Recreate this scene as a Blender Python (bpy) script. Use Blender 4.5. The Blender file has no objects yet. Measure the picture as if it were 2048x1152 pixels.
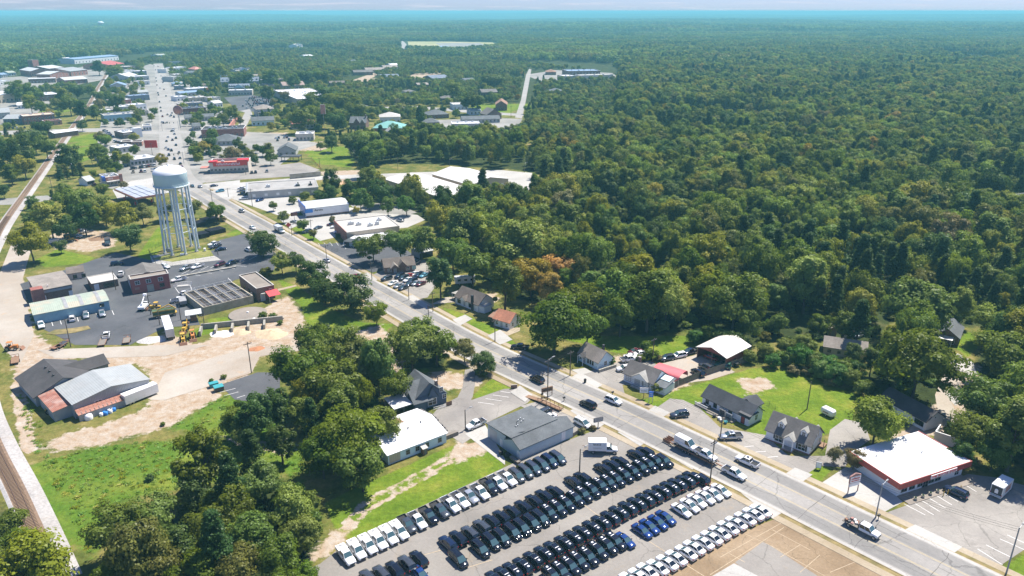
import bpy,bmesh,math,random
import numpy as np
from mathutils import Vector,Matrix
R=math.radians
random.seed(7);rng=np.random.default_rng(11)
SC=bpy.context.scene
COL=SC.collection
# ---------------------------------------------------------------- camera, sky, sun, exposure
FPX,CAMH,PITCH=1480.0,100.0,math.atan(554.0/1480.0)
cam=bpy.data.objects.new('camera',bpy.data.cameras.new('camera'));COL.objects.link(cam)
cam.location=(0,0,CAMH);cam.rotation_euler=(R(90)-PITCH,0,0)
cam.data.sensor_width=36;cam.data.lens=36*FPX/2048
cam.data.clip_start=1;cam.data.clip_end=90000
SC.camera=cam
SUN_EL,SUN_AZ=R(60),R(44)
w=bpy.data.worlds.new('World');SC.world=w;w.use_nodes=True
wn,wl=w.node_tree.nodes,w.node_tree.links
bg=wn['Background'];bg.inputs['Strength'].default_value=0.125
sky=wn.new('ShaderNodeTexSky');sky.sky_type='NISHITA';sky.sun_disc=False
sky.sun_elevation=SUN_EL;sky.sun_rotation=SUN_AZ;sky.altitude=300;sky.air_density=1.0;sky.dust_density=0.3;sky.ozone_density=4.0
# broken fair-weather cloud spread evenly over the whole sky dome
tc=wn.new('ShaderNodeTexCoord');sep=wn.new('ShaderNodeSeparateXYZ');wl.new(tc.outputs['Generated'],sep.inputs[0])
mx=wn.new('ShaderNodeMath');mx.operation='MAXIMUM';mx.inputs[1].default_value=0.0;wl.new(sep.outputs['Z'],mx.inputs[0])
ad=wn.new('ShaderNodeMath');ad.operation='ADD';ad.inputs[1].default_value=0.045;wl.new(mx.outputs[0],ad.inputs[0])
dvx=wn.new('ShaderNodeMath');dvx.operation='DIVIDE';wl.new(sep.outputs['X'],dvx.inputs[0]);wl.new(ad.outputs[0],dvx.inputs[1])
dvy=wn.new('ShaderNodeMath');dvy.operation='DIVIDE';wl.new(sep.outputs['Y'],dvy.inputs[0]);wl.new(ad.outputs[0],dvy.inputs[1])
cmb=wn.new('ShaderNodeCombineXYZ');wl.new(dvx.outputs[0],cmb.inputs[0]);wl.new(dvy.outputs[0],cmb.inputs[1])
cn=wn.new('ShaderNodeTexNoise');cn.inputs['Scale'].default_value=0.62;cn.inputs['Detail'].default_value=7;cn.inputs['Roughness'].default_value=0.55
wl.new(cmb.outputs[0],cn.inputs['Vector'])
cr=wn.new('ShaderNodeValToRGB');cr.color_ramp.elements[0].position=0.53;cr.color_ramp.elements[1].position=0.70
cr.color_ramp.elements[1].color=(0.62,0.62,0.62,1)
wl.new(cn.outputs['Fac'],cr.inputs['Fac'])
cmix=wn.new('ShaderNodeMixRGB');cmix.inputs['Color2'].default_value=(3.1,3.1,3.5,1)
stint=wn.new('ShaderNodeMixRGB');stint.blend_type='MULTIPLY';stint.inputs['Fac'].default_value=1.0;stint.inputs['Color2'].default_value=(0.30,0.37,0.60,1)
wl.new(sky.outputs['Color'],stint.inputs['Color1'])
wl.new(cr.outputs['Color'],cmix.inputs['Fac']);wl.new(stint.outputs['Color'],cmix.inputs['Color1']);wl.new(cmix.outputs['Color'],bg.inputs['Color'])
sun=bpy.data.objects.new('sun',bpy.data.lights.new('sun','SUN'));COL.objects.link(sun)
sun.data.energy=4.2;sun.data.angle=R(0.53);sun.data.color=(1.0,0.945,0.85)
sdir=Vector((math.sin(SUN_AZ)*math.cos(SUN_EL),math.cos(SUN_AZ)*math.cos(SUN_EL),math.sin(SUN_EL)))
sun.rotation_euler=sdir.to_track_quat('Z','Y').to_euler()
SC.view_settings.view_transform='Standard';SC.view_settings.look='None';SC.view_settings.gamma=1
SC.view_settings.use_curve_mapping=False;SC.view_settings.exposure=1.1
SC.render.engine='CYCLES'
cy=SC.cycles
cy.max_bounces=5;cy.diffuse_bounces=3;cy.glossy_bounces=2;cy.transmission_bounces=3;cy.transparent_max_bounces=6;cy.volume_bounces=0
cy.caustics_reflective=False;cy.caustics_refractive=False
cy.use_denoising=True
try:cy.denoiser='OPENIMAGEDENOISE';cy.denoising_input_passes='RGB_ALBEDO_NORMAL';cy.denoising_prefilter='ACCURATE'
except Exception:pass
cy.sample_clamp_indirect=6.0
# ---------------------------------------------------------------- the ground point seen at a photo pixel (2048 x 1152), on the plane at height z
SP,CP=math.sin(PITCH),math.cos(PITCH)
def at(px,py,z=0.0):
 u=(px-1024)/FPX;v=(py-576)/FPX
 t=(CAMH-z)/(SP+v*CP)
 return Vector((t*u,t*(CP-v*SP),z))
def depth(p):return p[1]*CP-(p[2]-CAMH)*SP
def topx(x,y,z=0.0):
 d=y*CP-(z-CAMH)*SP
 return 1024+FPX*x/d,576+FPX*(-y*SP-(z-CAMH)*CP)/d
# ---------------------------------------------------------------- materials
MATS={}
def newmat(name):
 m=bpy.data.materials.new(name);m.use_nodes=True;MATS[name]=m
 return m,m.node_tree.nodes,m.node_tree.links,m.node_tree.nodes['Principled BSDF']
def ramp(n,pts):
 r=n.new('ShaderNodeValToRGB');e=r.color_ramp.elements
 e[0].position,e[0].color=pts[0][0],(*pts[0][1],1);e[1].position,e[1].color=pts[-1][0],(*pts[-1][1],1)
 for p,c in pts[1:-1]:
  q=e.new(p);q.color=(*c,1)
 return r
def noise(n,l,scale,detail=4,rough=0.55,coord='Object',vec=None,stretch=None):
 t=n.new('ShaderNodeTexNoise');t.inputs['Scale'].default_value=scale;t.inputs['Detail'].default_value=detail;t.inputs['Roughness'].default_value=rough
 if vec is None:
  c=n.new('ShaderNodeTexCoord');vec=c.outputs[coord]
 if stretch:
  mp=n.new('ShaderNodeMapping');mp.inputs['Scale'].default_value=stretch;l.new(vec,mp.inputs['Vector']);vec=mp.outputs[0]
 l.new(vec,t.inputs['Vector'])
 return t
def mixc(n,l,fac,a,b,mode='MIX'):
 m=n.new('ShaderNodeMixRGB');m.blend_type=mode
 for k,x in(('Fac',fac),('Color1',a),('Color2',b)):
  if hasattr(x,'is_linked')or hasattr(x,'links'):l.new(x,m.inputs[k])
  elif k=='Fac':m.inputs[k].default_value=x
  else:m.inputs[k].default_value=(*x,1)
 return m.outputs[0]
def maths(n,l,op,a,b=None,c=None):
 m=n.new('ShaderNodeMath');m.operation=op
 for i,x in enumerate((a,b,c)):
  if x is None:continue
  if hasattr(x,'links'):l.new(x,m.inputs[i])
  else:m.inputs[i].default_value=x
 return m.outputs[0]
def mat(name,col,rough=0.7,metal=0.0,var=0.12,scale=0.6,bump=0.0,spec=0.5,bscale=None,streak=None,dirt=None):
 """a plain surface with blotchy wear: var = how far the colour wanders, dirt = (colour, amount) in patches"""
 m,n,l,b=newmat(name)
 t=noise(n,l,scale,6,0.6,stretch=streak)
 lo=tuple(max(0,c*(1-var))for c in col);hi=tuple(min(1,c*(1+var))for c in col)
 r=ramp(n,[(0.3,lo),(0.7,hi)]);l.new(t.outputs['Fac'],r.inputs['Fac'])
 out=r.outputs[0]
 if dirt:
  t2=noise(n,l,scale*0.35,8,0.68);r2=ramp(n,[(0.48,(0,0,0)),(0.68,(dirt[1],)*3)]);l.new(t2.outputs['Fac'],r2.inputs['Fac'])
  out=mixc(n,l,r2.outputs[0],out,dirt[0])
 l.new(out,b.inputs['Base Color'])
 b.inputs['Roughness'].default_value=rough;b.inputs['Metallic'].default_value=metal;b.inputs['Specular IOR Level'].default_value=spec
 if bump:
  t3=noise(n,l,bscale or scale*6,4);bp=n.new('ShaderNodeBump');bp.inputs['Strength'].default_value=bump;bp.inputs['Distance'].default_value=0.1
  l.new(t3.outputs['Fac'],bp.inputs['Height']);l.new(bp.outputs[0],b.inputs['Normal'])
 return m
def ribbed(name,col,pitch=0.4,axis='X',rough=0.5,metal=0.0,var=0.1,dirt=None,depth_=0.04,scale=0.5):
 """sheet metal or boards: ribs run across the given local axis"""
 m=mat(name,col,rough,metal,var,scale,dirt=dirt)
 n,l=m.node_tree.nodes,m.node_tree.links;b=n['Principled BSDF']
 tcx=n.new('ShaderNodeTexCoord');wv=n.new('ShaderNodeTexWave');wv.wave_type='BANDS';wv.bands_direction=axis
 wv.inputs['Scale'].default_value=0.314/pitch;l.new(tcx.outputs['Object'],wv.inputs['Vector'])
 bp=n.new('ShaderNodeBump');bp.inputs['Strength'].default_value=0.7;bp.inputs['Distance'].default_value=depth_
 l.new(wv.outputs['Fac'],bp.inputs['Height']);l.new(bp.outputs[0],b.inputs['Normal'])
 return m
def shingle(name,col,var=0.18):
 m,n,l,b=newmat(name)
 t=noise(n,l,2.2,6,0.7);r=ramp(n,[(0.3,tuple(c*(1-var)for c in col)),(0.7,tuple(c*(1+var)for c in col))]);l.new(t.outputs['Fac'],r.inputs['Fac'])
 t2=noise(n,l,0.25,5,0.6);r2=ramp(n,[(0.4,(0.8,)*3),(0.65,(1.12,)*3)]);l.new(t2.outputs['Fac'],r2.inputs['Fac'])
 l.new(mixc(n,l,1.0,r.outputs[0],r2.outputs[0],'MULTIPLY'),b.inputs['Base Color'])
 b.inputs['Roughness'].default_value=0.9
 t3=noise(n,l,6,3);bp=n.new('ShaderNodeBump');bp.inputs['Strength'].default_value=0.5;bp.inputs['Distance'].default_value=0.05
 l.new(t3.outputs['Fac'],bp.inputs['Height']);l.new(bp.outputs[0],b.inputs['Normal'])
 return m
def brickmat(name,col,mortar=(0.34,0.31,0.28)):
 m,n,l,b=newmat(name)
 tcx=n.new('ShaderNodeTexCoord');sp=n.new('ShaderNodeSeparateXYZ');l.new(tcx.outputs['Object'],sp.inputs[0])
 cb=n.new('ShaderNodeCombineXYZ');l.new(maths(n,l,'ADD',sp.outputs['X'],sp.outputs['Y']),cb.inputs[0]);l.new(sp.outputs['Z'],cb.inputs[1])
 bt=n.new('ShaderNodeTexBrick');bt.inputs['Scale'].default_value=1.0;bt.inputs['Brick Width'].default_value=0.45;bt.inputs['Row Height'].default_value=0.15;bt.inputs['Mortar Size'].default_value=0.012
 bt.inputs['Color1'].default_value=(*[c*0.85 for c in col],1);bt.inputs['Color2'].default_value=(*[c*1.12 for c in col],1);bt.inputs['Mortar'].default_value=(*mortar,1)
 l.new(cb.outputs[0],bt.inputs['Vector'])
 t=noise(n,l,0.5,6,0.6);r=ramp(n,[(0.3,(0.72,)*3),(0.7,(1.15,)*3)]);l.new(t.outputs['Fac'],r.inputs['Fac'])
 l.new(mixc(n,l,1.0,bt.outputs['Color'],r.outputs[0],'MULTIPLY'),b.inputs['Base Color']);b.inputs['Roughness'].default_value=0.85
 return m
def paint(name,col,rough=0.22,metal=0.0):
 m,n,l,b=newmat(name)
 b.inputs['Base Color'].default_value=(*col,1);b.inputs['Roughness'].default_value=rough;b.inputs['Metallic'].default_value=metal
 b.inputs['Coat Weight'].default_value=0.6;b.inputs['Coat Roughness'].default_value=0.08
 t=noise(n,l,3,4);r=ramp(n,[(0.35,tuple(c*0.9 for c in col)),(0.7,tuple(min(1,c*1.06)for c in col))]);l.new(t.outputs['Fac'],r.inputs['Fac']);l.new(r.outputs[0],b.inputs['Base Color'])
 return m
def paving(name,cols,spots=None,crack=0.5,crack_scale=0.09,rough=0.9,fine=0.10,spot_amt=0.5,tint=None):
 """asphalt or concrete: large blotches, fine grain, oil and patch stains, a web of cracks"""
 m,n,l,b=newmat(name)
 g=n.new('ShaderNodeNewGeometry');P=g.outputs['Position']
 t=noise(n,l,0.045,8,0.62,vec=P);r=ramp(n,[(0.32,cols[0]),(0.5,cols[1]),(0.68,cols[2])]);l.new(t.outputs['Fac'],r.inputs['Fac']);out=r.outputs[0]
 f=noise(n,l,1.7,6,0.7,vec=P);fr=ramp(n,[(0.3,(1-fine,)*3),(0.7,(1+fine,)*3)]);l.new(f.outputs['Fac'],fr.inputs['Fac']);out=mixc(n,l,1.0,out,fr.outputs[0],'MULTIPLY')
 if spots:
  s=noise(n,l,0.16,7,0.72,vec=P);sr=ramp(n,[(0.56,(0,0,0)),(0.70,(spot_amt,)*3)]);l.new(s.outputs['Fac'],sr.inputs['Fac']);out=mixc(n,l,sr.outputs[0],out,spots)
 if crack:
  wp=noise(n,l,0.35,4,vec=P);off=n.new('ShaderNodeVectorMath');off.operation='MULTIPLY_ADD';l.new(wp.outputs['Color'],off.inputs[0]);off.inputs[1].default_value=(3.0,3.0,0);l.new(P,off.inputs[2])
  v=n.new('ShaderNodeTexVoronoi');v.feature='DISTANCE_TO_EDGE';v.inputs['Scale'].default_value=crack_scale;l.new(off.outputs[0],v.inputs['Vector'])
  vr=ramp(n,[(0.002,(1-crack*.7,)*3),(0.0075,(1,1,1))]);l.new(v.outputs['Distance'],vr.inputs['Fac']);out=mixc(n,l,1.0,out,vr.outputs[0],'MULTIPLY')
 l.new(out,b.inputs['Base Color']);b.inputs['Roughness'].default_value=rough;b.inputs['Specular IOR Level'].default_value=0.3
 bp=n.new('ShaderNodeBump');bp.inputs['Strength'].default_value=0.25;bp.inputs['Distance'].default_value=0.03;l.new(f.outputs['Fac'],bp.inputs['Height']);l.new(bp.outputs[0],b.inputs['Normal'])
 return m
M=MATS
paving('lot_asphalt',[(0.185,0.17,0.15),(0.235,0.215,0.19),(0.285,0.265,0.235)],(0.30,0.235,0.16),0.45,0.07)
paving('worn_asphalt',[(0.19,0.175,0.16),(0.255,0.235,0.21),(0.33,0.305,0.27)],(0.14,0.125,0.11),0.45,0.1)
paving('dark_asphalt',[(0.062,0.064,0.07),(0.085,0.088,0.095),(0.115,0.116,0.12)],(0.15,0.14,0.125),0.3,0.08,spot_amt=0.35)
paving('road_surface',[(0.235,0.222,0.203),(0.285,0.268,0.245),(0.335,0.318,0.292)],(0.17,0.16,0.145),0.5,0.06)
paving('town_road',[(0.26,0.245,0.22),(0.30,0.285,0.26),(0.34,0.325,0.3)],None,0.3,0.05)
paving('lane_wear',[(0.175,0.168,0.157),(0.215,0.206,0.192),(0.26,0.248,0.23)],(0.28,0.26,0.23),0.5,0.06)
paving('concrete',[(0.32,0.305,0.275),(0.385,0.37,0.34),(0.44,0.425,0.39)],(0.38,0.31,0.22),0.35,0.12,spot_amt=0.4)
paving('tan_walk',[(0.27,0.21,0.135),(0.345,0.285,0.20),(0.41,0.355,0.27)],(0.27,0.2,0.11),0.3,0.2,spot_amt=0.5)
paving('old_slab',[(0.17,0.115,0.065),(0.245,0.175,0.105),(0.33,0.25,0.165)],(0.16,0.125,0.085),0.45,0.12,spot_amt=0.6,fine=0.16)
paving('sand_road',[(0.30,0.25,0.195),(0.35,0.305,0.25),(0.41,0.37,0.315)],(0.42,0.27,0.15),0.0,spot_amt=0.55)
paving('ballast',[(0.29,0.27,0.25),(0.36,0.34,0.32),(0.43,0.415,0.39)],(0.33,0.24,0.16),0.0,spot_amt=0.4,fine=0.28)
paving('town_paving',[(0.18,0.17,0.155),(0.25,0.24,0.215),(0.33,0.315,0.285)],(0.2,0.19,0.18),0.2,0.05)
paving('red_earth',[(0.36,0.2,0.1),(0.46,0.29,0.16),(0.52,0.4,0.28)],(0.5,0.44,0.36),0.0,spot_amt=0.5)
mat('white_paint',(0.74,0.73,0.70),0.6,var=0.1,scale=1.2,dirt=((0.4,0.38,0.35),0.35))
mat('yellow_line',(0.44,0.345,0.17),0.6,var=0.15,scale=1.5,dirt=((0.3,0.26,0.2),0.5))
mat('crack_line',(0.09,0.082,0.075),0.9,var=0.3,scale=2)
mat('pale_joint',(0.40,0.315,0.21),0.9,var=0.25,scale=1)
mat('kerb_stone',(0.40,0.33,0.235),0.9,var=0.2,scale=1,dirt=((0.2,0.15,0.09),0.5))
mat('white_wall',(0.76,0.76,0.74),0.8,var=0.06,scale=0.4,dirt=((0.5,0.47,0.42),0.25))
ribbed('white_siding',(0.74,0.75,0.75),0.18,'Z',0.7,var=0.05,depth_=0.02)
mat('white_roof',(0.68,0.68,0.68),0.6,var=0.03,scale=0.2,dirt=((0.6,0.58,0.54),0.2))
ribbed('white_metal_roof',(0.52,0.53,0.51),0.6,'X',0.5,var=0.05,dirt=((0.5,0.48,0.45),0.3))
ribbed('cream_metal_roof',(0.60,0.57,0.52),0.9,'X',0.5,var=0.05,dirt=((0.52,0.47,0.4),0.3))
ribbed('grey_metal_roof',(0.33,0.345,0.335),0.6,'X',0.5,var=0.1,dirt=((0.33,0.31,0.28),0.4))
ribbed('old_metal_roof',(0.38,0.36,0.34),0.5,'X',0.6,var=0.14,dirt=((0.55,0.53,0.5),0.6))
ribbed('pale_green_roof',(0.33,0.375,0.30),0.6,'X',0.6,var=0.1,dirt=((0.52,0.38,0.27),0.6))
ribbed('rust_roof',(0.30,0.125,0.085),0.35,'X',0.7,var=0.3,dirt=((0.45,0.35,0.3),0.7),scale=0.8)
ribbed('blue_siding',(0.24,0.40,0.47),0.4,'X',0.6,var=0.1,dirt=((0.35,0.5,0.52),0.4))
ribbed('blue_grey_siding',(0.40,0.49,0.53),0.3,'X',0.5,var=0.05)
ribbed('grey_siding',(0.32,0.33,0.35),0.4,'X',0.5,var=0.12,dirt=((0.42,0.4,0.37),0.4))
ribbed('navy_siding',(0.072,0.10,0.145),0.2,'Z',0.6,var=0.08,depth_=0.02)
ribbed('tan_siding',(0.50,0.43,0.31),0.6,'X',0.6,var=0.06)
ribbed('cream_siding',(0.55,0.47,0.31),0.2,'Z',0.7,var=0.08,depth_=0.02)
ribbed('aqua_siding',(0.60,0.74,0.76),0.18,'Z',0.7,var=0.05,depth_=0.02)
ribbed('red_siding',(0.27,0.06,0.05),0.35,'X',0.6,var=0.15)
ribbed('red_fascia',(0.36,0.065,0.055),0.42,'X',0.45,var=0.1,depth_=0.06)
mat('tan_wall',(0.47,0.40,0.30),0.85,var=0.1,scale=0.5)
mat('stucco',(0.58,0.52,0.43),0.85,var=0.08,scale=0.5)
mat('grey_wall',(0.42,0.42,0.41),0.85,var=0.1,scale=0.4)
mat('block_wall',(0.33,0.31,0.26),0.9,var=0.2,scale=0.5,dirt=((0.2,0.18,0.14),0.5))
mat('stained_concrete',(0.40,0.36,0.28),0.9,var=0.2,scale=0.6,dirt=((0.24,0.19,0.12),0.6))
brickmat('red_brick',(0.30,0.10,0.075));brickmat('dark_brick',(0.17,0.085,0.06));brickmat('orange_brick',(0.42,0.19,0.12));brickmat('brown_brick',(0.2,0.11,0.075))
mat('painted_red_brick',(0.33,0.09,0.08),0.8,var=0.12,scale=1.2,dirt=((0.25,0.1,0.08),0.5))
shingle('grey_shingle',(0.115,0.125,0.13));shingle('dark_shingle',(0.07,0.066,0.066));shingle('charcoal_shingle',(0.062,0.066,0.073));shingle('brown_shingle',(0.15,0.125,0.105))
shingle('taupe_shingle',(0.27,0.235,0.20));shingle('greige_shingle',(0.155,0.143,0.13));shingle('rust_shingle',(0.30,0.17,0.11));shingle('orange_shingle',(0.50,0.21,0.12));shingle('light_shingle',(0.33,0.32,0.29))
mat('grey_membrane',(0.33,0.32,0.30),0.9,var=0.15,scale=0.25,dirt=((0.2,0.18,0.16),0.6))
mat('brown_membrane',(0.25,0.215,0.18),0.9,var=0.12,scale=0.3,dirt=((0.14,0.12,0.1),0.5))
mat('pale_membrane',(0.46,0.44,0.40),0.9,var=0.1,scale=0.25,dirt=((0.42,0.38,0.33),0.5))
mat('black_membrane',(0.05,0.055,0.062),0.85,var=0.2,scale=0.3)
mat('teal_roof',(0.17,0.38,0.33),0.5,var=0.1,scale=0.3);mat('red_roof',(0.42,0.09,0.075),0.6,var=0.15,scale=0.4);mat('salmon_roof',(0.48,0.2,0.15),0.6,var=0.15,scale=0.4)
mat('blue_roof',(0.22,0.31,0.42),0.5,var=0.12,scale=0.3)
mat('trim_white',(0.78,0.78,0.76),0.6,var=0.04);mat('trim_dark',(0.045,0.045,0.05),0.6,var=0.2);mat('trim_grey',(0.3,0.3,0.3),0.6)
mat('door_grey',(0.42,0.44,0.45),0.5);mat('door_red',(0.3,0.05,0.05),0.6);mat('door_white',(0.7,0.7,0.68),0.5)
mat('red_canvas',(0.56,0.055,0.06),0.6,var=0.12,scale=1.0);mat('pink_metal',(0.56,0.13,0.14),0.45,var=0.08,scale=0.8)
mat('bright_red',(0.60,0.03,0.03),0.45,var=0.06);mat('sign_blue',(0.03,0.10,0.42),0.4);mat('bright_blue',(0.04,0.22,0.62),0.4);mat('yellow_post',(0.62,0.42,0.06),0.5)
mat('steel',(0.45,0.46,0.47),0.4,metal=0.6,var=0.12,scale=2);mat('galvanised',(0.55,0.57,0.58),0.45,metal=0.3,var=0.08,scale=1)
mat('dark_steel',(0.06,0.06,0.065),0.5,var=0.2);mat('rust_steel',(0.24,0.12,0.07),0.8,var=0.3,scale=2)
mat('tank_paint',(0.50,0.64,0.64),0.35,var=0.05,scale=0.15,dirt=((0.42,0.55,0.55),0.4));mat('tank_white',(0.80,0.81,0.80),0.4,var=0.03,scale=0.2);mat('tower_leg_paint',(0.56,0.63,0.65),0.4,var=0.06,scale=0.4)
mat('wood_pole',(0.135,0.105,0.08),0.9,var=0.25,scale=2,streak=(3,3,0.3));mat('wood_grey',(0.20,0.175,0.145),0.9,var=0.25,scale=1.5,streak=(4,4,0.4));mat('wood_brown',(0.24,0.145,0.085),0.85,var=0.2,scale=2);mat('sleeper_wood',(0.20,0.135,0.085),0.95,var=0.35,scale=3)
mat('rail_steel',(0.16,0.10,0.075),0.5,metal=0.4,var=0.2)
mat('black_pipe',(0.018,0.018,0.02),0.55,var=0.2);mat('yellow_machine',(0.52,0.33,0.045),0.55,var=0.2,scale=2,dirt=((0.3,0.19,0.08),0.5));mat('orange_machine',(0.52,0.2,0.05),0.6,var=0.2,scale=2,dirt=((0.35,0.15,0.07),0.5))
mat('green_steel',(0.07,0.12,0.055),0.6,var=0.2);mat('teal_bin',(0.04,0.28,0.30),0.5);mat('wire',(0.03,0.03,0.03),0.6)
mat('rubble',(0.5,0.48,0.45),0.95,var=0.35,scale=2.5);mat('white_sand',(0.66,0.62,0.56),0.95,var=0.12,scale=1.2);mat('tan_sand',(0.50,0.39,0.25),0.95,var=0.15,scale=1);mat('red_clay',(0.38,0.17,0.08),0.95,var=0.25,scale=1.5)
mat('solar_panel',(0.40,0.42,0.45),0.35,var=0.08,scale=1);mat('bark',(0.10,0.078,0.058),0.95,var=0.3,scale=4,streak=(4,4,0.5))
mat('decal_white',(0.82,0.82,0.81),0.5,var=0.02);mat('stone_red',(0.36,0.2,0.17),0.9,var=0.2,scale=2)
m,n,l,b=newmat('glass_dark');b.inputs['Base Color'].default_value=(0.012,0.016,0.02,1);b.inputs['Roughness'].default_value=0.06;b.inputs['Specular IOR Level'].default_value=0.8
m,n,l,b=newmat('car_glass');b.inputs['Base Color'].default_value=(0.010,0.014,0.018,1);b.inputs['Roughness'].default_value=0.05;b.inputs['Specular IOR Level'].default_value=0.9
m,n,l,b=newmat('windshield_glass');b.inputs['Base Color'].default_value=(0.05,0.095,0.105,1);b.inputs['Roughness'].default_value=0.07;b.inputs['Specular IOR Level'].default_value=0.9
m,n,l,b=newmat('lamp_clear');b.inputs['Base Color'].default_value=(0.3,0.31,0.33,1);b.inputs['Roughness'].default_value=0.1
m,n,l,b=newmat('lamp_red');b.inputs['Base Color'].default_value=(0.3,0.01,0.01,1);b.inputs['Roughness'].default_value=0.15
mat('tyre',(0.016,0.016,0.017),0.85);mat('wheel_rim',(0.38,0.38,0.39),0.35,metal=0.7);mat('black_plastic',(0.02,0.02,0.022),0.6);mat('bed_liner',(0.022,0.022,0.024),0.8)
for nm,c,ro,me in(('white',(0.78,0.78,0.77),.3,0),('black',(0.008,0.009,0.012),.16,0),('graphite',(0.085,0.095,0.105),.25,.5),('silver',(0.42,0.44,0.46),.28,.5),('navy',(0.013,0.022,0.055),.18,.2),('blue',(0.02,0.055,0.20),.18,.3),
     ('slate',(0.06,0.072,0.095),.22,.4),('red',(0.30,0.02,0.02),.25,.1),('maroon',(0.11,0.02,0.03),.25,.2),('orange',(0.42,0.09,0.03),.3,.1),('sky',(0.12,0.34,0.45),.3,.2),('tan',(0.38,0.32,0.24),.3,.2),('green',(0.03,0.12,0.08),.3,.1)):
 paint('paint_'+nm,c,ro,me)
# ---------------------------------------------------------------- mesh and object helpers
class MB:
 def __init__(s):s.v,s.f,s.m,s.sm=[],[],[],[]
 def add(s,verts,faces,mi=0,smooth=False):
  o=len(s.v);s.v+=[tuple(p)for p in verts]
  for f in faces:s.f.append(tuple(i+o for i in f));s.m.append(mi);s.sm.append(smooth)
  return s
 def quad(s,*p,mi=0):return s.add(p,[tuple(range(len(p)))],mi)
 def box(s,x0,x1,y0,y1,z0,z1,mi=0):
  return s.add([(x0,y0,z0),(x1,y0,z0),(x1,y1,z0),(x0,y1,z0),(x0,y0,z1),(x1,y0,z1),(x1,y1,z1),(x0,y1,z1)],
     [(0,3,2,1),(4,5,6,7),(0,1,5,4),(1,2,6,5),(2,3,7,6),(3,0,4,7)],mi)
 def hexa(s,p,mi=0):return s.add(p,[(0,3,2,1),(4,5,6,7),(0,1,5,4),(1,2,6,5),(2,3,7,6),(3,0,4,7)],mi)
 def prism(s,poly,z0,z1,mi=0):
  k=len(poly);v=[(p[0],p[1],z0)for p in poly]+[(p[0],p[1],z1)for p in poly]
  return s.add(v,[tuple(reversed(range(k))),tuple(range(k,2*k))]+[(i,(i+1)%k,(i+1)%k+k,i+k)for i in range(k)],mi)
 def tube(s,p,q,r,r2=None,n=6,mi=0,cap=True,smooth=True):
  p,q=Vector(p),Vector(q);r2=r if r2 is None else r2;d=(q-p)
  if d.length<1e-6:return s
  d.normalize();a=d.orthogonal().normalized();b=d.cross(a)
  v=[]
  for c,rr in((p,r),(q,r2)):
   for i in range(n):
    t=2*math.pi*i/n;v.append(c+a*(rr*math.cos(t))+b*(rr*math.sin(t)))
  s.add(v,[(i,(i+1)%n,(i+1)%n+n,i+n)for i in range(n)],mi,smooth)
  if cap:s.add(v[n:],[tuple(range(n))],mi);s.add(v[:n],[tuple(reversed(range(n)))],mi)
  return s
 def lathe(s,prof,n=24,mi=0,c=(0,0),smooth=True):
  v=[]
  for r,z in prof:
   for i in range(n):
    t=2*math.pi*i/n;v.append((c[0]+r*math.cos(t),c[1]+r*math.sin(t),z))
  fs=[]
  for j in range(len(prof)-1):
   for i in range(n):
    fs.append((j*n+i,j*n+(i+1)%n,(j+1)*n+(i+1)%n,(j+1)*n+i))
  return s.add(v,fs,mi,smooth)
 def mesh(s,name,mats):
  me=bpy.data.meshes.new(name);me.from_pydata(s.v,[],s.f)
  for m_ in(mats if isinstance(mats,(list,tuple))else[mats]):me.materials.append(M[m_]if isinstance(m_,str)else m_)
  if len(me.polygons)==len(s.m):
   me.polygons.foreach_set('material_index',s.m);me.polygons.foreach_set('use_smooth',s.sm)
  me.update();return me
 def build(s,name,mats,parent=None,loc=(0,0,0),rot=(0,0,0)):
  return link(name,s.mesh(name,mats),parent,loc,rot)
def link(name,me,parent=None,loc=(0,0,0),rot=(0,0,0),scale=None):
 o=bpy.data.objects.new(name,me);COL.objects.link(o);o.parent=parent;o.location=loc;o.rotation_euler=rot
 if scale:o.scale=scale
 return o
LAND=[] # (label phrase, x, y): what a tree can be described beside
def tag(o,label=None,cat=None,group=None,kind=None):
 if label:o['label']=label
 if cat:o['category']=cat
 if group:o['group']=group
 if kind:o['kind']=kind
 return o
def thing(name,label,cat,loc=(0,0,0),rz=0.0,group=None):
 o=bpy.data.objects.new(name,None);COL.objects.link(o);o.location=loc;o.rotation_euler=(0,0,rz);o.empty_display_size=0.5
 return tag(o,label,cat,group)
def kids(root):
 return[c for c in COL.objects if c.parent==root]
KIDS={}
def dup(root,loc,rz,label=None,group=None,slot=None,skip=()):
 """copy a thing, its parts and their parts; slot = {part name: material} for pieces of another colour"""
 r=root.copy();COL.objects.link(r);r.location=loc;r.rotation_euler=(0,0,rz)
 if label:r['label']=label
 if group:r['group']=group
 if root.name not in KIDS:KIDS[root.name]=[(c,list(c.children))for c in root.children]
 for c,gs in KIDS[root.name]:
  st=c.name.split('.')[0]
  if st in skip:continue
  k=c.copy();COL.objects.link(k);k.parent=r
  if slot and st in slot:k.material_slots[0].link='OBJECT';k.material_slots[0].material=slot[st]
  for g in gs:
   h=g.copy();COL.objects.link(h);h.parent=k
 return r
ORD=['first','second','third','fourth','fifth','sixth','seventh','eighth','ninth','tenth','eleventh','twelfth','thirteenth','fourteenth','fifteenth','sixteenth','seventeenth','eighteenth','nineteenth','twentieth',
 'twenty-first','twenty-second','twenty-third','twenty-fourth','twenty-fifth','twenty-sixth','twenty-seventh','twenty-eighth','twenty-ninth','thirtieth']
ORD+=['thirty-'+q for q in ORD[:9]]+['fortieth']+['forty-'+q for q in ORD[:9]]+['fiftieth']
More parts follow.
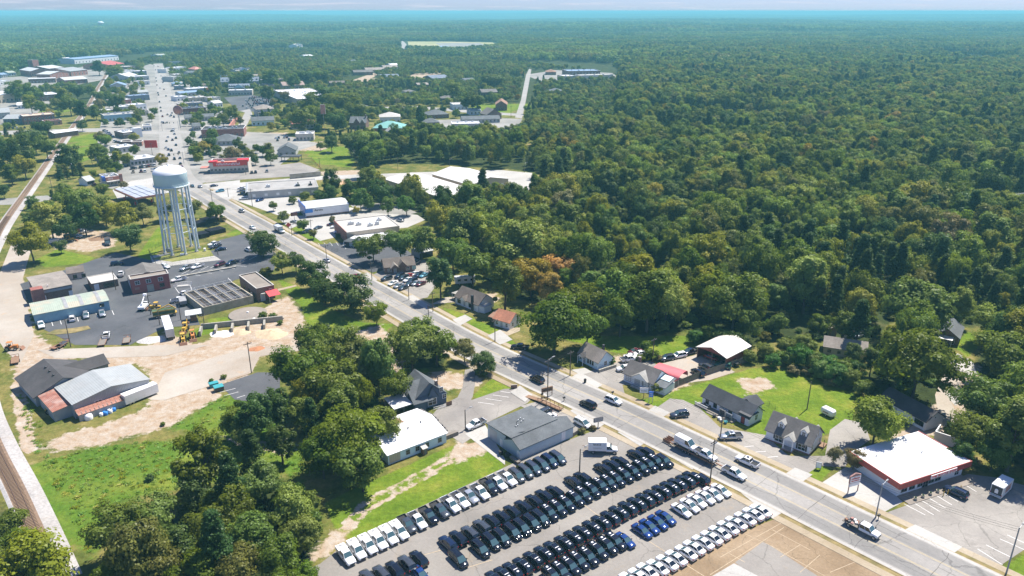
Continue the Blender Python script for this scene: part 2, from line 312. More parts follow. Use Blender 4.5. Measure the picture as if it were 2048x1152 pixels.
def flat(name,pts,mname,z=0.02,px=True,parent=None,kind='structure',thick=0.0):
 """a flat sheet over a polygon of photo pixels (on the ground) or metres"""
 P=[at(*p)for p in pts]if px else[Vector((*p[:2],0))for p in pts]
 a=sum(P[i].x*P[(i+1)%len(P)].y-P[(i+1)%len(P)].x*P[i].y for i in range(len(P)))
 if a<0:P.reverse()
 mb=MB();z+=len(ZS)*.0004
 if thick:mb.prism(P,z-thick,z)
 else:mb.quad(*[(p.x,p.y,z)for p in P])
 o=mb.build(name,mname,parent)
 ZS[o.name]=z
 if kind and parent is None:o['kind']=kind
 if name!='town_block':PAVED.append([(p.x,p.y)for p in P])
 return o
PAVED=[];ZS={};ZL=[0]
def line_px(parent,name,mname,a,b,wd=0.12,z=None,px=True):
 ZL[0]+=.00005;z=ZS.get(parent.name,.03)+.008+ZL[0]%.002
 A,B=(at(*a),at(*b))if px else(Vector((*a,0)),Vector((*b,0)))
 d=(B-A).normalized();s=Vector((-d.y,d.x,0))*wd/2
 mb=MB();mb.quad(*[(q.x,q.y,z)for q in(A-s,B-s,B+s,A+s)])
 return mb.build(name,mname,parent)
def offset_line(P,dist):
 out=[]
 for i,p in enumerate(P):
  d=(P[min(i+1,len(P)-1)]-P[max(i-1,0)]).normalized();out.append(p+Vector((d.y,-d.x,0))*dist)
 return out
def resample(P,step):
 out=[P[0]]
 for i in range(len(P)-1):
  L=(P[i+1]-P[i]).length;k=max(1,int(round(L/step)))
  for j in range(1,k+1):out.append(P[i].lerp(P[i+1],j/k))
 return out
def strip(mb,P,d0,d1,z,mi=0,z1=None):
 A,B=offset_line(P,d0),offset_line(P,d1);z1=z if z1 is None else z1
 o=[(p.x,p.y,z)for p in A]+[(p.x,p.y,z1)for p in B];k=len(P)
 return mb.add(o,[(i,i+k,i+1+k,i+1)for i in range(k-1)],mi)
# ---------------------------------------------------------------- the ground: one sheet to the horizon
def axis(lo,hi,step,far,back=None):
 a=list(np.arange(lo,hi+1e-6,step));s=step;x=a[-1]
 while x<far:s*=1.16;x+=s;a.append(x)
 s=step;x=a[0];b=[]
 while x>-(back or far):s*=1.25 if back else 1.16;x-=s;b.append(x)
 return np.array(b[::-1]+a)
GX=axis(-255,200,1.5,45000);GY=axis(92,470,1.5,60000,3000)
gx,gy=np.meshgrid(GX,GY);VX,VY=gx.ravel(),gy.ravel()
def inside(poly,x,y):
 c=np.zeros(len(x),bool);k=len(poly)
 for i in range(k):
  (x0,y0),(x1,y1)=poly[i],poly[(i+1)%k]
  if y0==y1:continue
  t=(y0>y)!=(y1>y);c^=t&(x<(x1-x0)*(y-y0)/(y1-y0)+x0)
 return c
def segdist(poly,x,y,closed=True):
 d=np.full(len(x),1e9);k=len(poly)
 for i in range(k if closed else k-1):
  (x0,y0),(x1,y1)=poly[i],poly[(i+1)%k];dx,dy=x1-x0,y1-y0
  t=np.clip(((x-x0)*dx+(y-y0)*dy)/(dx*dx+dy*dy+1e-9),0,1);d=np.minimum(d,np.hypot(x-x0-t*dx,y-y0-t*dy))
 return d
def wpoly(pts):return[tuple(at(*p)[:2])for p in pts]
def paintmask(polys,soft=3.0,lines=()):
 a=np.zeros(len(VX))
 for pts in polys:
  P=wpoly(pts);xs=[p[0]for p in P];ys=[p[1]for p in P]
  s=np.nonzero((VX>min(xs)-2*soft)&(VX<max(xs)+2*soft)&(VY>min(ys)-2*soft)&(VY<max(ys)+2*soft))[0]
  if not len(s):continue
  d=segdist(P,VX[s],VY[s]);sd=np.where(inside(P,VX[s],VY[s]),d,-d)
  a[s]=np.maximum(a[s],np.clip(0.5+sd/(2*soft),0,1))
 for pts,wd in lines:
  P=wpoly(pts);xs=[p[0]for p in P];ys=[p[1]for p in P]
  s=np.nonzero((VX>min(xs)-9)&(VX<max(xs)+9)&(VY>min(ys)-9)&(VY<max(ys)+9))[0]
  d=segdist(P,VX[s],VY[s],False);a[s]=np.maximum(a[s],np.clip(0.5+(wd-d)/2.2,0,1))
 return a
DIRT=[[(0,540),(40,545),(58,610),(66,665),(100,690),(160,702),(300,692),(330,665),(395,690),(480,652),(555,600),(575,592),(598,620),(611,655),(600,690),(560,702),(512,716),(503,748),(425,778),(395,800),(335,852),(300,830),(300,745),(270,725),(210,742),(180,715),(120,720),(75,745),(70,762),(34,745),(18,690),(8,620)],
  [(92,888),(130,868),(200,852),(310,812),(340,790),(440,772),(440,792),(372,832),(330,858),(255,872),(215,888),(105,902)],
  [(640,1090),(668,1062),(700,1052),(690,1078),(650,1112),(600,1138)],[(895,912),(925,878),(962,884),(975,905),(940,915),(915,925)],
  [(1300,742),(1400,706),(1462,742),(1400,757),(1330,790)],[(830,760),(880,742),(965,756),(955,772),(890,780)],[(1780,880),(1900,790),(1925,720),(1960,730),(1940,800),(1880,870)],
  [(430,870),(520,880),(600,895),(560,905),(480,890)],[(740,935),(820,905),(890,880),(880,872),(790,905),(745,920)],[(1180,735),(1230,712),(1290,712),(1285,722),(1210,745)],
  [(100,470),(150,455),(222,465),(232,492),(180,503),(110,497)],[(640,343),(720,340),(720,362),(660,366)],[(690,155),(750,150),(760,166),(700,168)],[(820,150),(880,150),(880,160),(825,162)],
  [(470,258),(560,268),(640,285),(660,305),(590,300),(500,285)],[(900,600),(990,585),(1000,600),(940,615)],[(1180,585),(1215,580),(1210,592)],[(1260,465),(1290,464),(1288,482),(1262,482)],[(740,728),(790,690),(800,735),(775,770)],
  [(1385,748),(1405,742),(1412,752),(1390,756)],[(1470,760),(1530,755),(1550,775),(1500,790)],[(585,692),(760,650),(790,690),(640,700)]]
DIRTL=[([(42,738),(36,780),(46,830),(58,900)],1.6),([(686,1054),(720,1010),(790,972),(860,935),(925,892)],0.55),([(698,1060),(733,1022),(800,983),(868,946),(935,898)],0.55)]
LAWN=[[(1275,802),(1400,767),(1510,735),(1600,740),(1650,768),(1722,790),(1700,850),(1560,905),(1520,872),(1400,824),(1300,814)],[(878,612),(930,628),(1000,660),(1035,690),(1020,700),(960,668)],
  [(552,556),(600,575),(650,612),(725,645),(790,648),(760,672),(650,672),(616,652),(602,612),(575,585)],[(700,1082),(668,1055),(648,1005),(790,942),(905,890),(965,892),(1012,932),(990,950),(760,1062)],
  [(945,790),(1000,744),(1052,778),(962,806)],[(1095,672),(1300,672),(1400,672),(1400,700),(1300,712),(1230,705),(1180,690)],[(270,520),(318,450),(330,470),(318,505),(290,528)],[(70,520),(115,498),(190,515),(175,525),(90,535)],
  [(605,298),(690,291),(716,312),(702,336),(630,326)],[(450,470),(480,455),(492,465),(465,472)],[(1630,925),(1672,930),(1640,965),(1604,957)],[(1985,1150),(2060,1100),(2100,1200),(1990,1190)],[(600,435),(650,490),(620,480),(575,450)],
  [(1905,690),(1940,660),(1960,690),(1935,715)],[(930,215),(1040,205),(1045,225),(940,230)],[(1040,210),(1060,140),(1170,152),(1070,156),(1055,215)],[(150,270),(190,255),(200,300),(160,330),(130,330)],[(385,500),(440,500),(425,515),(340,525)],
  [(160,205),(185,165),(195,175),(175,225)],[(80,190),(130,188),(130,198),(80,200)],[(70,230),(110,218),(115,232),(70,238)],[(335,160),(350,205),(362,205),(345,160)],[(380,660),(420,650),(440,665),(395,672)],[(415,638),(470,632),(465,645),(420,650)],[(200,700),(330,714),(330,718),(200,720)],[(775,690),(850,720),(860,745),(800,745)]]
WILD=[[(1290,222),(1500,224),(1570,250),(1420,246),(1300,241)],[(1195,420),(1230,408),(1245,440),(1200,450)],[(1370,427),(1440,414),(1455,436),(1390,447)],[(1400,512),(1450,505),(1460,520),(1410,526)],[(38,935),(200,893),(430,872),(610,895),(600,965),(520,920),(440,960),(250,1000),(190,1110),(118,1080),(70,1000)],[(340,855),(450,790),(560,800),(560,900),(440,880)]]
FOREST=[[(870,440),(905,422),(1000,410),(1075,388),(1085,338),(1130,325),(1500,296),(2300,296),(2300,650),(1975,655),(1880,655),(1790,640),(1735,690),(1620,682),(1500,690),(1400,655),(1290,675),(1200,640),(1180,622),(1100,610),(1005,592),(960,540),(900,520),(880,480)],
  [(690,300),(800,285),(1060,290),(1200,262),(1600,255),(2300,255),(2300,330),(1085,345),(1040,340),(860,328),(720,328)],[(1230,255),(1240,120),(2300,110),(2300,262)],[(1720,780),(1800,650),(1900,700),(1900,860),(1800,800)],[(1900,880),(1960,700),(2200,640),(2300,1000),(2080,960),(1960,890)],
  [(590,800),(640,700),(830,665),(895,700),(885,735),(790,740),(755,820),(730,935),(640,935),(620,860)],[(230,1115),(290,1040),(440,1000),(560,960),(635,1030),(640,1100),(600,1190),(160,1250)],[(0,1000),(60,1090),(150,1130),(150,1300),(-100,1300)],
  [(640,400),(720,385),(835,395),(870,440),(780,440),(720,410)]]
nz=np.clip((VY-3600)/5000,0,1)
VZ=nz*(20*np.sin(VX/1900+1)*np.sin(VY/2300)+13*np.sin(VX/830+VY/1700+2)*np.cos(VY/1100)+9*np.sin(VX/420)*np.sin(VY/640+1))-6*nz+np.clip((VY-9000)/26000,0,1)*16*np.sin(VX/3100+.6)
me=bpy.data.meshes.new('ground');nx,ny=len(GX),len(GY)
me.vertices.add(nx*ny);me.vertices.foreach_set('co',np.stack([VX,VY,VZ],1).ravel())
ii,jj=np.meshgrid(np.arange(nx-1),np.arange(ny-1));k0=(jj*nx+ii).ravel();qf=np.stack([k0,k0+1,k0+1+nx,k0+nx],1)
me.loops.add(qf.size);me.loops.foreach_set('vertex_index',qf.ravel());me.polygons.add(len(qf));me.polygons.foreach_set('loop_start',np.arange(0,qf.size,4));me.polygons.foreach_set('use_smooth',np.ones(len(qf),bool))
far_=(VY>900)|(np.abs(VX)>900)
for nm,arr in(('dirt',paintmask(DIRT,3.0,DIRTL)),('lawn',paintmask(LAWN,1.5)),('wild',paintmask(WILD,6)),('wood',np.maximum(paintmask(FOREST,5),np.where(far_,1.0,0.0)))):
 at_=me.attributes.new(nm,'FLOAT','POINT');at_.data.foreach_set('value',arr.astype(np.float32))
me.update();me.validate()
ground=link('ground',me);ground['kind']='structure'
m,n,l,b=newmat('ground');g=n.new('ShaderNodeNewGeometry');P=g.outputs['Position']
def attr(nm):
 a=n.new('ShaderNodeAttribute');a.attribute_name=nm;return a.outputs['Fac']
def edge(a,nz_,k,lo=0.42,hi=0.58):
 s=maths(n,l,'MULTIPLY_ADD',maths(n,l,'SUBTRACT',nz_,0.5),k,a);r=ramp(n,[(lo,(0,0,0)),(hi,(1,1,1))]);l.new(s,r.inputs['Fac']);return r.outputs[0]
n1=noise(n,l,0.11,9,0.65,vec=P);n2=noise(n,l,0.9,6,0.7,vec=P);n3=noise(n,l,0.028,6,0.6,vec=P);n4=noise(n,l,0.35,7,0.7,vec=P)
gr=ramp(n,[(0.30,(0.060,0.085,0.016)),(0.45,(0.11,0.125,0.028)),(0.58,(0.19,0.165,0.05)),(0.72,(0.31,0.24,0.115))]);l.new(n1.outputs['Fac'],gr.inputs['Fac'])
lw=ramp(n,[(0.3,(0.075,0.135,0.012)),(0.5,(0.125,0.185,0.018)),(0.64,(0.19,0.215,0.03)),(0.76,(0.30,0.255,0.08))]);l.new(n1.outputs['Fac'],lw.inputs['Fac'])
wi=ramp(n,[(0.3,(0.05,0.11,0.014)),(0.46,(0.085,0.155,0.017)),(0.58,(0.17,0.20,0.03)),(0.72,(0.27,0.24,0.06))]);l.new(n3.outputs['Fac'],wi.inputs['Fac'])
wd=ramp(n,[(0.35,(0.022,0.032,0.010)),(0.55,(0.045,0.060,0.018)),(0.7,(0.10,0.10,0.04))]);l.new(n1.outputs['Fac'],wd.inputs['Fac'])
di=ramp(n,[(0.28,(0.25,0.15,0.08)),(0.40,(0.345,0.25,0.165)),(0.56,(0.40,0.33,0.255)),(0.72,(0.46,0.415,0.36))]);l.new(n4.outputs['Fac'],di.inputs['Fac'])
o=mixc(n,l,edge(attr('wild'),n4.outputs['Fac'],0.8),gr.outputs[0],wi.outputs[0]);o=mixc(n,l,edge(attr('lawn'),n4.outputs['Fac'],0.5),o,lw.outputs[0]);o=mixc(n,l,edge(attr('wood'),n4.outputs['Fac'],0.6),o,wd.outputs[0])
fr=ramp(n,[(0.28,(0.66,)*3),(0.72,(1.28,)*3)]);l.new(n2.outputs['Fac'],fr.inputs['Fac']);o=mixc(n,l,1.0,o,fr.outputs[0],'MULTIPLY')
d2=ramp(n,[(0.25,(0.86,)*3),(0.75,(1.1,)*3)]);l.new(n2.outputs['Fac'],d2.inputs['Fac'])
o=mixc(n,l,edge(attr('dirt'),n4.outputs['Fac'],1.5,0.40,0.56),o,mixc(n,l,1.0,di.outputs[0],d2.outputs[0],'MULTIPLY'))
l.new(o,b.inputs['Base Color']);b.inputs['Roughness'].default_value=1.0;b.inputs['Specular IOR Level'].default_value=0.1
bp=n.new('ShaderNodeBump');bp.inputs['Strength'].default_value=0.9;bp.inputs['Distance'].default_value=0.35;l.new(n2.outputs['Fac'],bp.inputs['Height']);l.new(bp.outputs[0],b.inputs['Normal'])
me.materials.append(m)
# ---------------------------------------------------------------- the main road
FAR=[(323,127),(339,184),(349,227),(364,315),(379,353),(400,371),(429,386),(460,404),(502,427),(540,447),(572,465),(630,497),(660,514),(707,540),(790,583),(850,615),(958,674),(1022,704),(1137,754),(1200,781),(1290,820),(1375,859),(1450,895),(1560,945),(1600,963),(1711,1017),(1808,1062),(1901,1106),(1998,1152),(2120,1210)]
RP=[at(*q)for q in FAR];near_dir=(RP[-1]-RP[14]).normalized()
RP=resample(RP,6.0)
for _ in range(4):RP=[RP[0]]+[(RP[i-1]+RP[i]*2+RP[i+1])/4 for i in range(1,len(RP)-1)]+[RP[-1]]
mb=MB();strip(mb,RP,-0.35,13.35,0.15);road=mb.build('road','road_surface');road['kind']='structure'
PAVED.append([tuple(p[:2])for p in offset_line(RP,-4)]+[tuple(p[:2])for p in offset_line(RP,17)][::-1])
NEARI=next(i for i,p in enumerate(RP)if p.y<440)
RN=RP[NEARI:]
for d0,d1 in((0.75,4.0),(9.0,12.2)):
 mb=MB();strip(mb,RN,d0,d1,0.155);mb.build('lane','lane_wear',road)
mb=MB();strip(mb,RP[:NEARI+1],-2.2,15.0,0.156);mb.build('lane','town_road',road)
for d in(4.35,4.62,8.38,8.65):
 mb=MB();strip(mb,RN,d-0.05,d+0.05,0.161);mb.build('centre_line','yellow_line',road)
for d0,d1,nm in((-0.42,0.42,'gutter'),(12.6,13.42,'gutter')):
 mb=MB();strip(mb,RN,d0,d1,0.162);mb.build(nm,'concrete',road)
mb=MB();rr=random.Random(3)
for i in range(2,len(RN)-1,2):
 p,q=offset_line(RN[i-1:i+2],0.5)[1],offset_line(RN[i-1:i+2],12.5)[1];a=p
 for s in range(1,7):
  c=p.lerp(q,s/6)+Vector((rr.uniform(-.35,.35),rr.uniform(-.35,.35),0));e=(c-a).normalized();t=Vector((-e.y,e.x,0))*rr.uniform(.03,.075)
  mb.quad(*[(v.x,v.y,0.166)for v in(a-t,c-t,c+t,a+t)]);a=c
for d in(6.5,2.4,10.6):
 for i in range(1,len(RN)-2):
  if rr.random()<.55:
   a,c=offset_line(RN[i-1:i+3],d+rr.uniform(-.3,.3))[1],offset_line(RN[i-1:i+3],d+rr.uniform(-.3,.3))[2];e=(c-a).normalized();t=Vector((-e.y,e.x,0))*rr.uniform(.025,.06)
   mb.quad(*[(v.x,v.y,0.167)for v in(a-t,c-t,c+t,a+t)])
o=mb.build('road_crack','crack_line',road);o['kind']='stuff'
# pavements: kerb, verge and walk on both sides, and the aprons that cut through them
for nm,dk,dv,dw in(('sidewalk',(-0.58,-0.42),(-0.58,-1.7),(-1.7,-3.5)),('sidewalk',(13.42,13.58),(13.58,14.7),(14.7,16.6))):
 mb=MB();strip(mb,RN,dw[0],dw[1],0.10);strip(mb,RN,dw[1],dw[1]+0.05*(1 if dw[1]>0 else-1),0.10,z1=0.0);sw=mb.build(nm,'tan_walk');sw['kind']='structure'
 mb=MB();strip(mb,RN,dk[0],dk[1],0.17);strip(mb,RN,dk[1 if dk[0]<0 else 0],dk[1 if dk[0]<0 else 0],0.05,z1=0.17);mb.build('kerb','kerb_stone',sw)
 mb=MB();strip(mb,RN,dv[0],dv[1],0.085);mb.build('verge','verge',sw)if 'verge' in M else mb.build('verge',mat('verge',(0.22,0.17,0.07),1.0,var=0.35,scale=0.5,dirt=((0.09,0.10,0.025),0.8)),sw)
def apron(pts):o=flat('driveway',pts,'concrete',0.135);return o
for pts in([(1560,955),(1590,936),(1625,950),(1600,968)],[(1800,1065),(1830,1050),(1925,1095),(1900,1112)],[(1137,758),(1160,745),(1205,770),(1180,786)],[(1290,826),(1310,812),(1340,826),(1315,842)],
   [(905,640),(930,630),(945,638),(920,652)],[(1000,660),(1025,680),(1000,690),(975,672)],
   [(1040,772),(1065,790),(1050,805),(1020,785)],[(1140,822),(1160,812),(1215,845),(1195,858)],[(1235,865),(1260,855),(1300,880),(1280,893)],[(1480,985),(1500,975),(1575,1020),(1545,1038)],[(1350,920),(1370,908),(1400,925),(1385,940)],
   [(705,560),(735,545),(755,560),(728,575)],[(800,600),(825,590),(860,612),(835,625)],[(560,440),(590,428),(612,446),(580,458)],[(420,385),(440,375),(470,393),(450,405)]):apron(pts)
# ---------------------------------------------------------------- car parks, yards and side streets
car_lot=flat('car_park',[(590,1150),(640,1128),(692,1086),(755,1054),(900,986),(1045,918),(1122,886),(1170,868),(1215,852),(1330,922),(1392,955),(1475,998),(1545,1036),(1250,1160),(1180,1230),(560,1230)],'lot_asphalt',0.03)
for a,b_ in(((1165,1008),(1240,1064)),((1290,1078),(1420,1160)),((840,1112),(900,1096)),((920,1140),(985,1120))):line_px(car_lot,'lot_seam','pale_joint',a,b_,0.16,0.036)
slab=flat('old_building_slab',[(1545,1040),(1598,1047),(1735,1116),(1860,1180),(1900,1240),(1180,1240),(1230,1165)],'old_slab',0.034)
for a,b_ in(((1440,1115),(1565,1045)),((1525,1083),(1568,1055)),((1525,1083),(1420,1150)),((1525,1083),(1700,1180)),((1490,1068),(1560,1100)),((1600,1090),(1560,1115)),((1640,1110),(1600,1145)),((1625,1065),(1720,1115)),((1500,1050),(1530,1035)),((1660,1145),(1720,1120)),((1455,1105),(1490,1125)),((1545,1060),(1620,1100))):line_px(slab,'slab_joint','pale_joint',a,b_,0.13,0.04)
flat('patch_asphalt',[(1527,1083),(1632,1150),(1690,1200),(1600,1240),(1470,1125)],'lot_asphalt',0.042)
flat('patch_concrete',[(1468,1127),(1515,1152),(1600,1240),(1330,1240),(1425,1152)],'concrete',0.044)
shop_lot=flat('shop_car_park',[(1760,1030),(1810,1012),(1835,1000),(1935,948),(1990,955),(2100,985),(2200,1080),(2060,1092),(1995,1135),(1975,1140),(1925,1094),(1830,1050)],'worn_asphalt',0.03)
for k in range(9):
 t=k/8;a=(1823+t*(1925-1823),1003-t*(1003-953));line_px(shop_lot,'parking_line','white_paint',a,(a[0]+44-4*t,a[1]+27-3*t))
for a,b_ in(((1955,1098),(2005,1130)),((1972,1090),(2022,1115)),((2000,1078),(2060,1105)),((2014,1070),(2070,1096)),((1808,1008),(1850,1030))):line_px(shop_lot,'parking_line','white_paint',a,b_)
flat('shop_forecourt',[(1634,972),(1690,935),(1728,935),(1806,1004),(1758,1030)],'concrete',0.032)
front_lot=flat('house_car_park',[(1298,826),(1340,797),(1366,800),(1398,815),(1440,855),(1530,870),(1575,910),(1640,930),(1602,957),(1578,943),(1420,876),(1320,838)],'worn_asphalt',0.03)
for a,b_ in(((1478,895),(1508,892)),((1500,905),(1532,903)),((1524,916),(1556,913))):line_px(front_lot,'parking_line','white_paint',a,b_)
flat('side_drive',[(1575,912),(1650,912),(1660,860),(1690,838),(1730,848),(1740,880),(1705,905),(1690,935),(1640,932)],'worn_asphalt',0.028)
flat('gravel_drive',[(1150,758),(1195,735),(1290,712),(1320,735),(1300,770),(1245,770),(1250,790),(1290,805),(1262,800),(1205,778),(1180,768)],'worn_asphalt',0.026)
flat('gravel_yard',[(1290,745),(1320,728),(1400,708),(1470,744),(1420,760),(1340,770)],'sand_road',0.022)
flat('concrete_pad',[(1142,740),(1170,736),(1184,744),(1162,750)],'concrete',0.036)
dog_lot=flat('blue_house_car_park',[(860,835),(880,812),(925,790),(944,800),(1008,778),(1050,776),(1070,790),(1055,806),(965,850),(962,864),(925,888),(895,868)],'worn_asphalt',0.03)
for k in range(4):line_px(dog_lot,'parking_line','white_paint',(1001-k*15,783+k*7.2),(1033-k*15,787.5+k*7.2))
flat('blue_house_drive',[(915,795),(925,775),(930,740),(950,735),(950,770),(945,795),(935,808)],'worn_asphalt',0.034)
flat('shed_car_park',[(1040,812),(1095,798),(1190,850),(1145,872),(1080,830)],'worn_asphalt',0.03)
flat('concrete_apron',[(930,868),(968,846),(1010,918),(1010,930)],'concrete',0.04)
flat('cottage_drive',[(975,671),(1010,657),(1040,655),(1040,662),(1015,672),(1003,690)],'tan_walk',0.04)
flat('house_drive',[(860,610),(890,595),(945,590),(940,603),(900,605)],'sand_road',0.028)
dealer=flat('dealer_car_park',[(735,555),(790,528),(850,520),(880,560),(855,595),(820,602),(790,578)],'worn_asphalt',0.03)
store_lot=flat('store_car_park',[(632,490),(740,480),(800,490),(840,520),(745,545),(700,525)],'dark_asphalt',0.03)
for k in range(4):line_px(store_lot,'parking_line','white_paint',(636+k*12,486-k*0.6),(641+k*12,493-k*0.6))
for a,b_ in(((686,490),(692,498)),((698,490),(704,497)),((680,518),(688,515)),((715,506),(727,512))):line_px(store_lot,'parking_line','white_paint',a,b_)
flat('strip_car_park',[(590,433),(660,424),(700,415),(835,430),(850,440),(815,455),(690,470),(640,482),(610,460)],'concrete',0.028)
flat('rear_car_park',[(700,410),(780,405),(835,425),(815,430),(720,425)],'town_paving',0.030)
flat('service_car_park',[(405,368),(480,360),(480,390),(600,395),(600,425),(560,432),(470,400)],'concrete',0.027)
works=flat('works_car_park',[(40,568),(130,540),(230,505),(300,520),(350,512),(430,500),(440,480),(500,465),(560,490),(548,540),(470,560),(385,610),(400,650),(330,655),(260,690),(150,690),(80,655),(60,610)],'dark_asphalt',0.03)
for k in range(8):line_px(works,'parking_line','white_paint',(362+k*19.5,549-k*4.2),(378+k*19.5,541-k*4.2),0.14)
for k in range(6):line_px(works,'parking_line','white_paint',(350+k*23,552.5-k*4.4),(378+k*23,555.5-k*4.4),0.14)
for k in range(4):line_px(works,'parking_line','white_paint',(103+k*17,643-k*3),(106+k*17,652-k*3),0.16)
for a,b_ in(((192,627),(197,636)),((224,621),(228,630)),((456,556),(466,566)),((350,575),(358,586)),((352,575),(380,570)),((358,586),(384,580)),((380,570),(384,580))):line_px(works,'parking_line','white_paint',a,b_,0.16)
island=flat('grass_island',[(92,668),(110,660),(150,656),(176,652),(182,658),(150,666),(110,670)],'verge',0.12,thick=0.12)
flat('tower_pad',[(300,512),(350,505),(430,512),(442,520),(340,532),(305,526)],'concrete',0.034)
flat('tower_grass',[(303,518),(345,506),(420,500),(428,512),(345,524)],'tower_grass',0.040)if 'tower_grass' in M else flat('tower_grass',[(303,518),(345,506),(420,500),(428,512),(345,524)],mat('tower_grass',(0.17,0.18,0.035),1.0,var=0.3,scale=0.4,dirt=((0.3,0.25,0.1),0.6)),0.040)
blue_lot=flat('yard_car_park',[(440,770),(515,745),(560,745),(560,810),(470,800)],'dark_asphalt',0.03)
for a,b_ in(((440,785),(471,777)),((448,792),(477,784)),((474,796),(490,791))):line_px(blue_lot,'parking_line','white_paint',a,b_,0.15)
flat('yard_road',[(300,800),(330,745),(480,700),(600,690),(660,672),(690,690),(520,712),(505,742),(420,772),(330,800)],'sand_road',0.024)
flat('yard_street',[(75,700),(330,690),(420,690),(330,712),(200,716),(110,716)],'sand_road',0.023)
flat('side_street',[(-60,600),(0,545),(30,470),(62,500),(45,560),(56,620),(68,670),(40,730),(10,700)],'sand_road',0.022)
flat('level_crossing',[(-60,400),(10,397),(95,391),(108,398),(60,408),(-60,412)],'town_paving',0.05)
flat('cul_de_sac',[(1895,720),(1915,707),(1945,722),(1955,748),(1925,758),(1890,742)],'concrete',0.03);flat('back_street',[(1890,742),(1925,758),(1900,800),(1930,860),(1880,850),(1870,790)],'sand_road',0.026)
flat('backyard_patio',[(1893,790),(1920,775),(1945,785),(1910,812)],'concrete',0.03)
flat('lawn_path',[(555,578),(592,570),(593,573),(557,582)],'tan_walk',0.04)
flat('garage_forecourt',[(225,380),(262,362),(330,352),(340,385),(290,395),(235,398)],'concrete',0.03)
# town: pale paved ground either side of the street, cross streets, car parks
flat('town_block',[(232,150),(300,128),(308,130),(320,190),(336,318),(340,350),(262,362),(225,378),(196,372),(225,330),(215,300),(195,285),(200,255),(210,215),(225,175)],'town_paving',0.024)
flat('town_block',[(325,135),(365,150),(420,205),(470,225),(470,262),(560,268),(640,288),(600,300),(560,330),(480,345),(400,368),(384,352),(366,310),(352,230),(340,184)],'town_paving',0.025)
flat('cross_street',[(0,262),(130,258),(225,256),(330,262),(470,262),(470,268),(330,270),(225,264),(130,265),(0,270)],'town_road',0.046)
flat('mill_yard',[(0,155),(90,150),(180,130),(240,125),(205,160),(140,172),(70,178),(0,185)],'town_paving',0.02)
flat('depot_yard',[(0,205),(90,195),(115,200),(60,235),(0,250)],'town_paving',0.02)
burger_lot=flat('restaurant_car_park',[(398,345),(450,335),(500,325),(560,330),(600,325),(640,340),(600,352),(470,360),(412,366)],'worn_asphalt',0.03)
flat('first_street',[(400,372),(640,352),(840,345),(1060,346),(1060,352),(840,352),(640,360),(410,380)],'concrete',0.048)
flat('warehouse_yard',[(820,345),(1000,340),(1065,346),(1060,380),(960,392),(850,380)],'concrete',0.03)
market_lot=flat('supermarket_car_park',[(448,195),(505,190),(545,200),(560,215),(540,225),(475,222)],'dark_asphalt',0.03)
flat('bank_street',[(470,262),(490,225),(480,222),(500,218),(505,228),(485,268)],'town_road',0.049)
flat('long_street',[(700,216),(830,212),(1000,225),(1050,228),(1050,232),(990,230),(830,217),(700,220)],'town_road',0.046)
flat('hill_street',[(1030,235),(1042,200),(1052,150),(1058,138),(1063,138),(1060,155),(1052,200),(1044,237)],'town_road',0.05)
flat('far_street',[(803,108),(812,108),(813,88),(806,82),(803,82)],'town_road',0.05)
flat('office_car_park',[(870,240),(1000,236),(1045,238),(1030,262),(900,264)],'town_paving',0.03)
flat('school_ground',[(1050,150),(1110,140),(1225,146),(1240,158),(1080,162)],'town_paving',0.03)
flat('sports_field',[(815,83),(880,83),(985,85),(1000,92),(960,101),(880,103),(820,102)],mat('sports_field',(0.30,0.30,0.13),1.0,var=0.25,scale=0.02,dirt=((0.45,0.37,0.24),0.7)),0.06)
flat('ball_court',[(870,86),(960,86),(975,92),(950,102),(900,102)],'town_paving',0.09)
flat('grass_lot_parking',[(688,292),(720,290),(735,305),(712,308)],'dark_asphalt',0.03)
flat('red_bank',[(850,360),(640,372),(660,364),(840,355)],'red_earth',0.026)
lake=flat('lake',[(1862,103),(1900,106),(1960,113),(2010,124),(2008,128),(1975,128),(1900,117),(1850,108)],'lake',0.3)if 'lake' in M else None
if lake is None:
 m,n,l,b=newmat('lake');b.inputs['Base Color'].default_value=(0.05,0.07,0.075,1);b.inputs['Roughness'].default_value=0.12
 t=noise(n,l,0.2,3,coord='Object');bp=n.new('ShaderNodeBump');bp.inputs['Strength'].default_value=0.15;l.new(t.outputs['Fac'],bp.inputs['Height']);l.new(bp.outputs[0],b.inputs['Normal'])
 for k,pts in enumerate(([(1862,103),(1900,106),(1960,113),(2010,124),(2008,129),(1975,129),(1900,117),(1850,108)],[(1706,77),(1758,77),(1760,80),(1708,80)])):flat('lake',pts,'lake',0.4)
flat('woods_lot',[(1556,271),(1580,266),(1612,272),(1612,287),(1588,288),(1576,280)],'town_paving',.03);flat('woods_lot',[(1885,303),(1898,299),(1912,305),(1905,313),(1888,313)],'town_paving',.03);flat('woods_lot',[(2022,312),(2060,305),(2060,322),(2026,322)],'white_roof',.03)
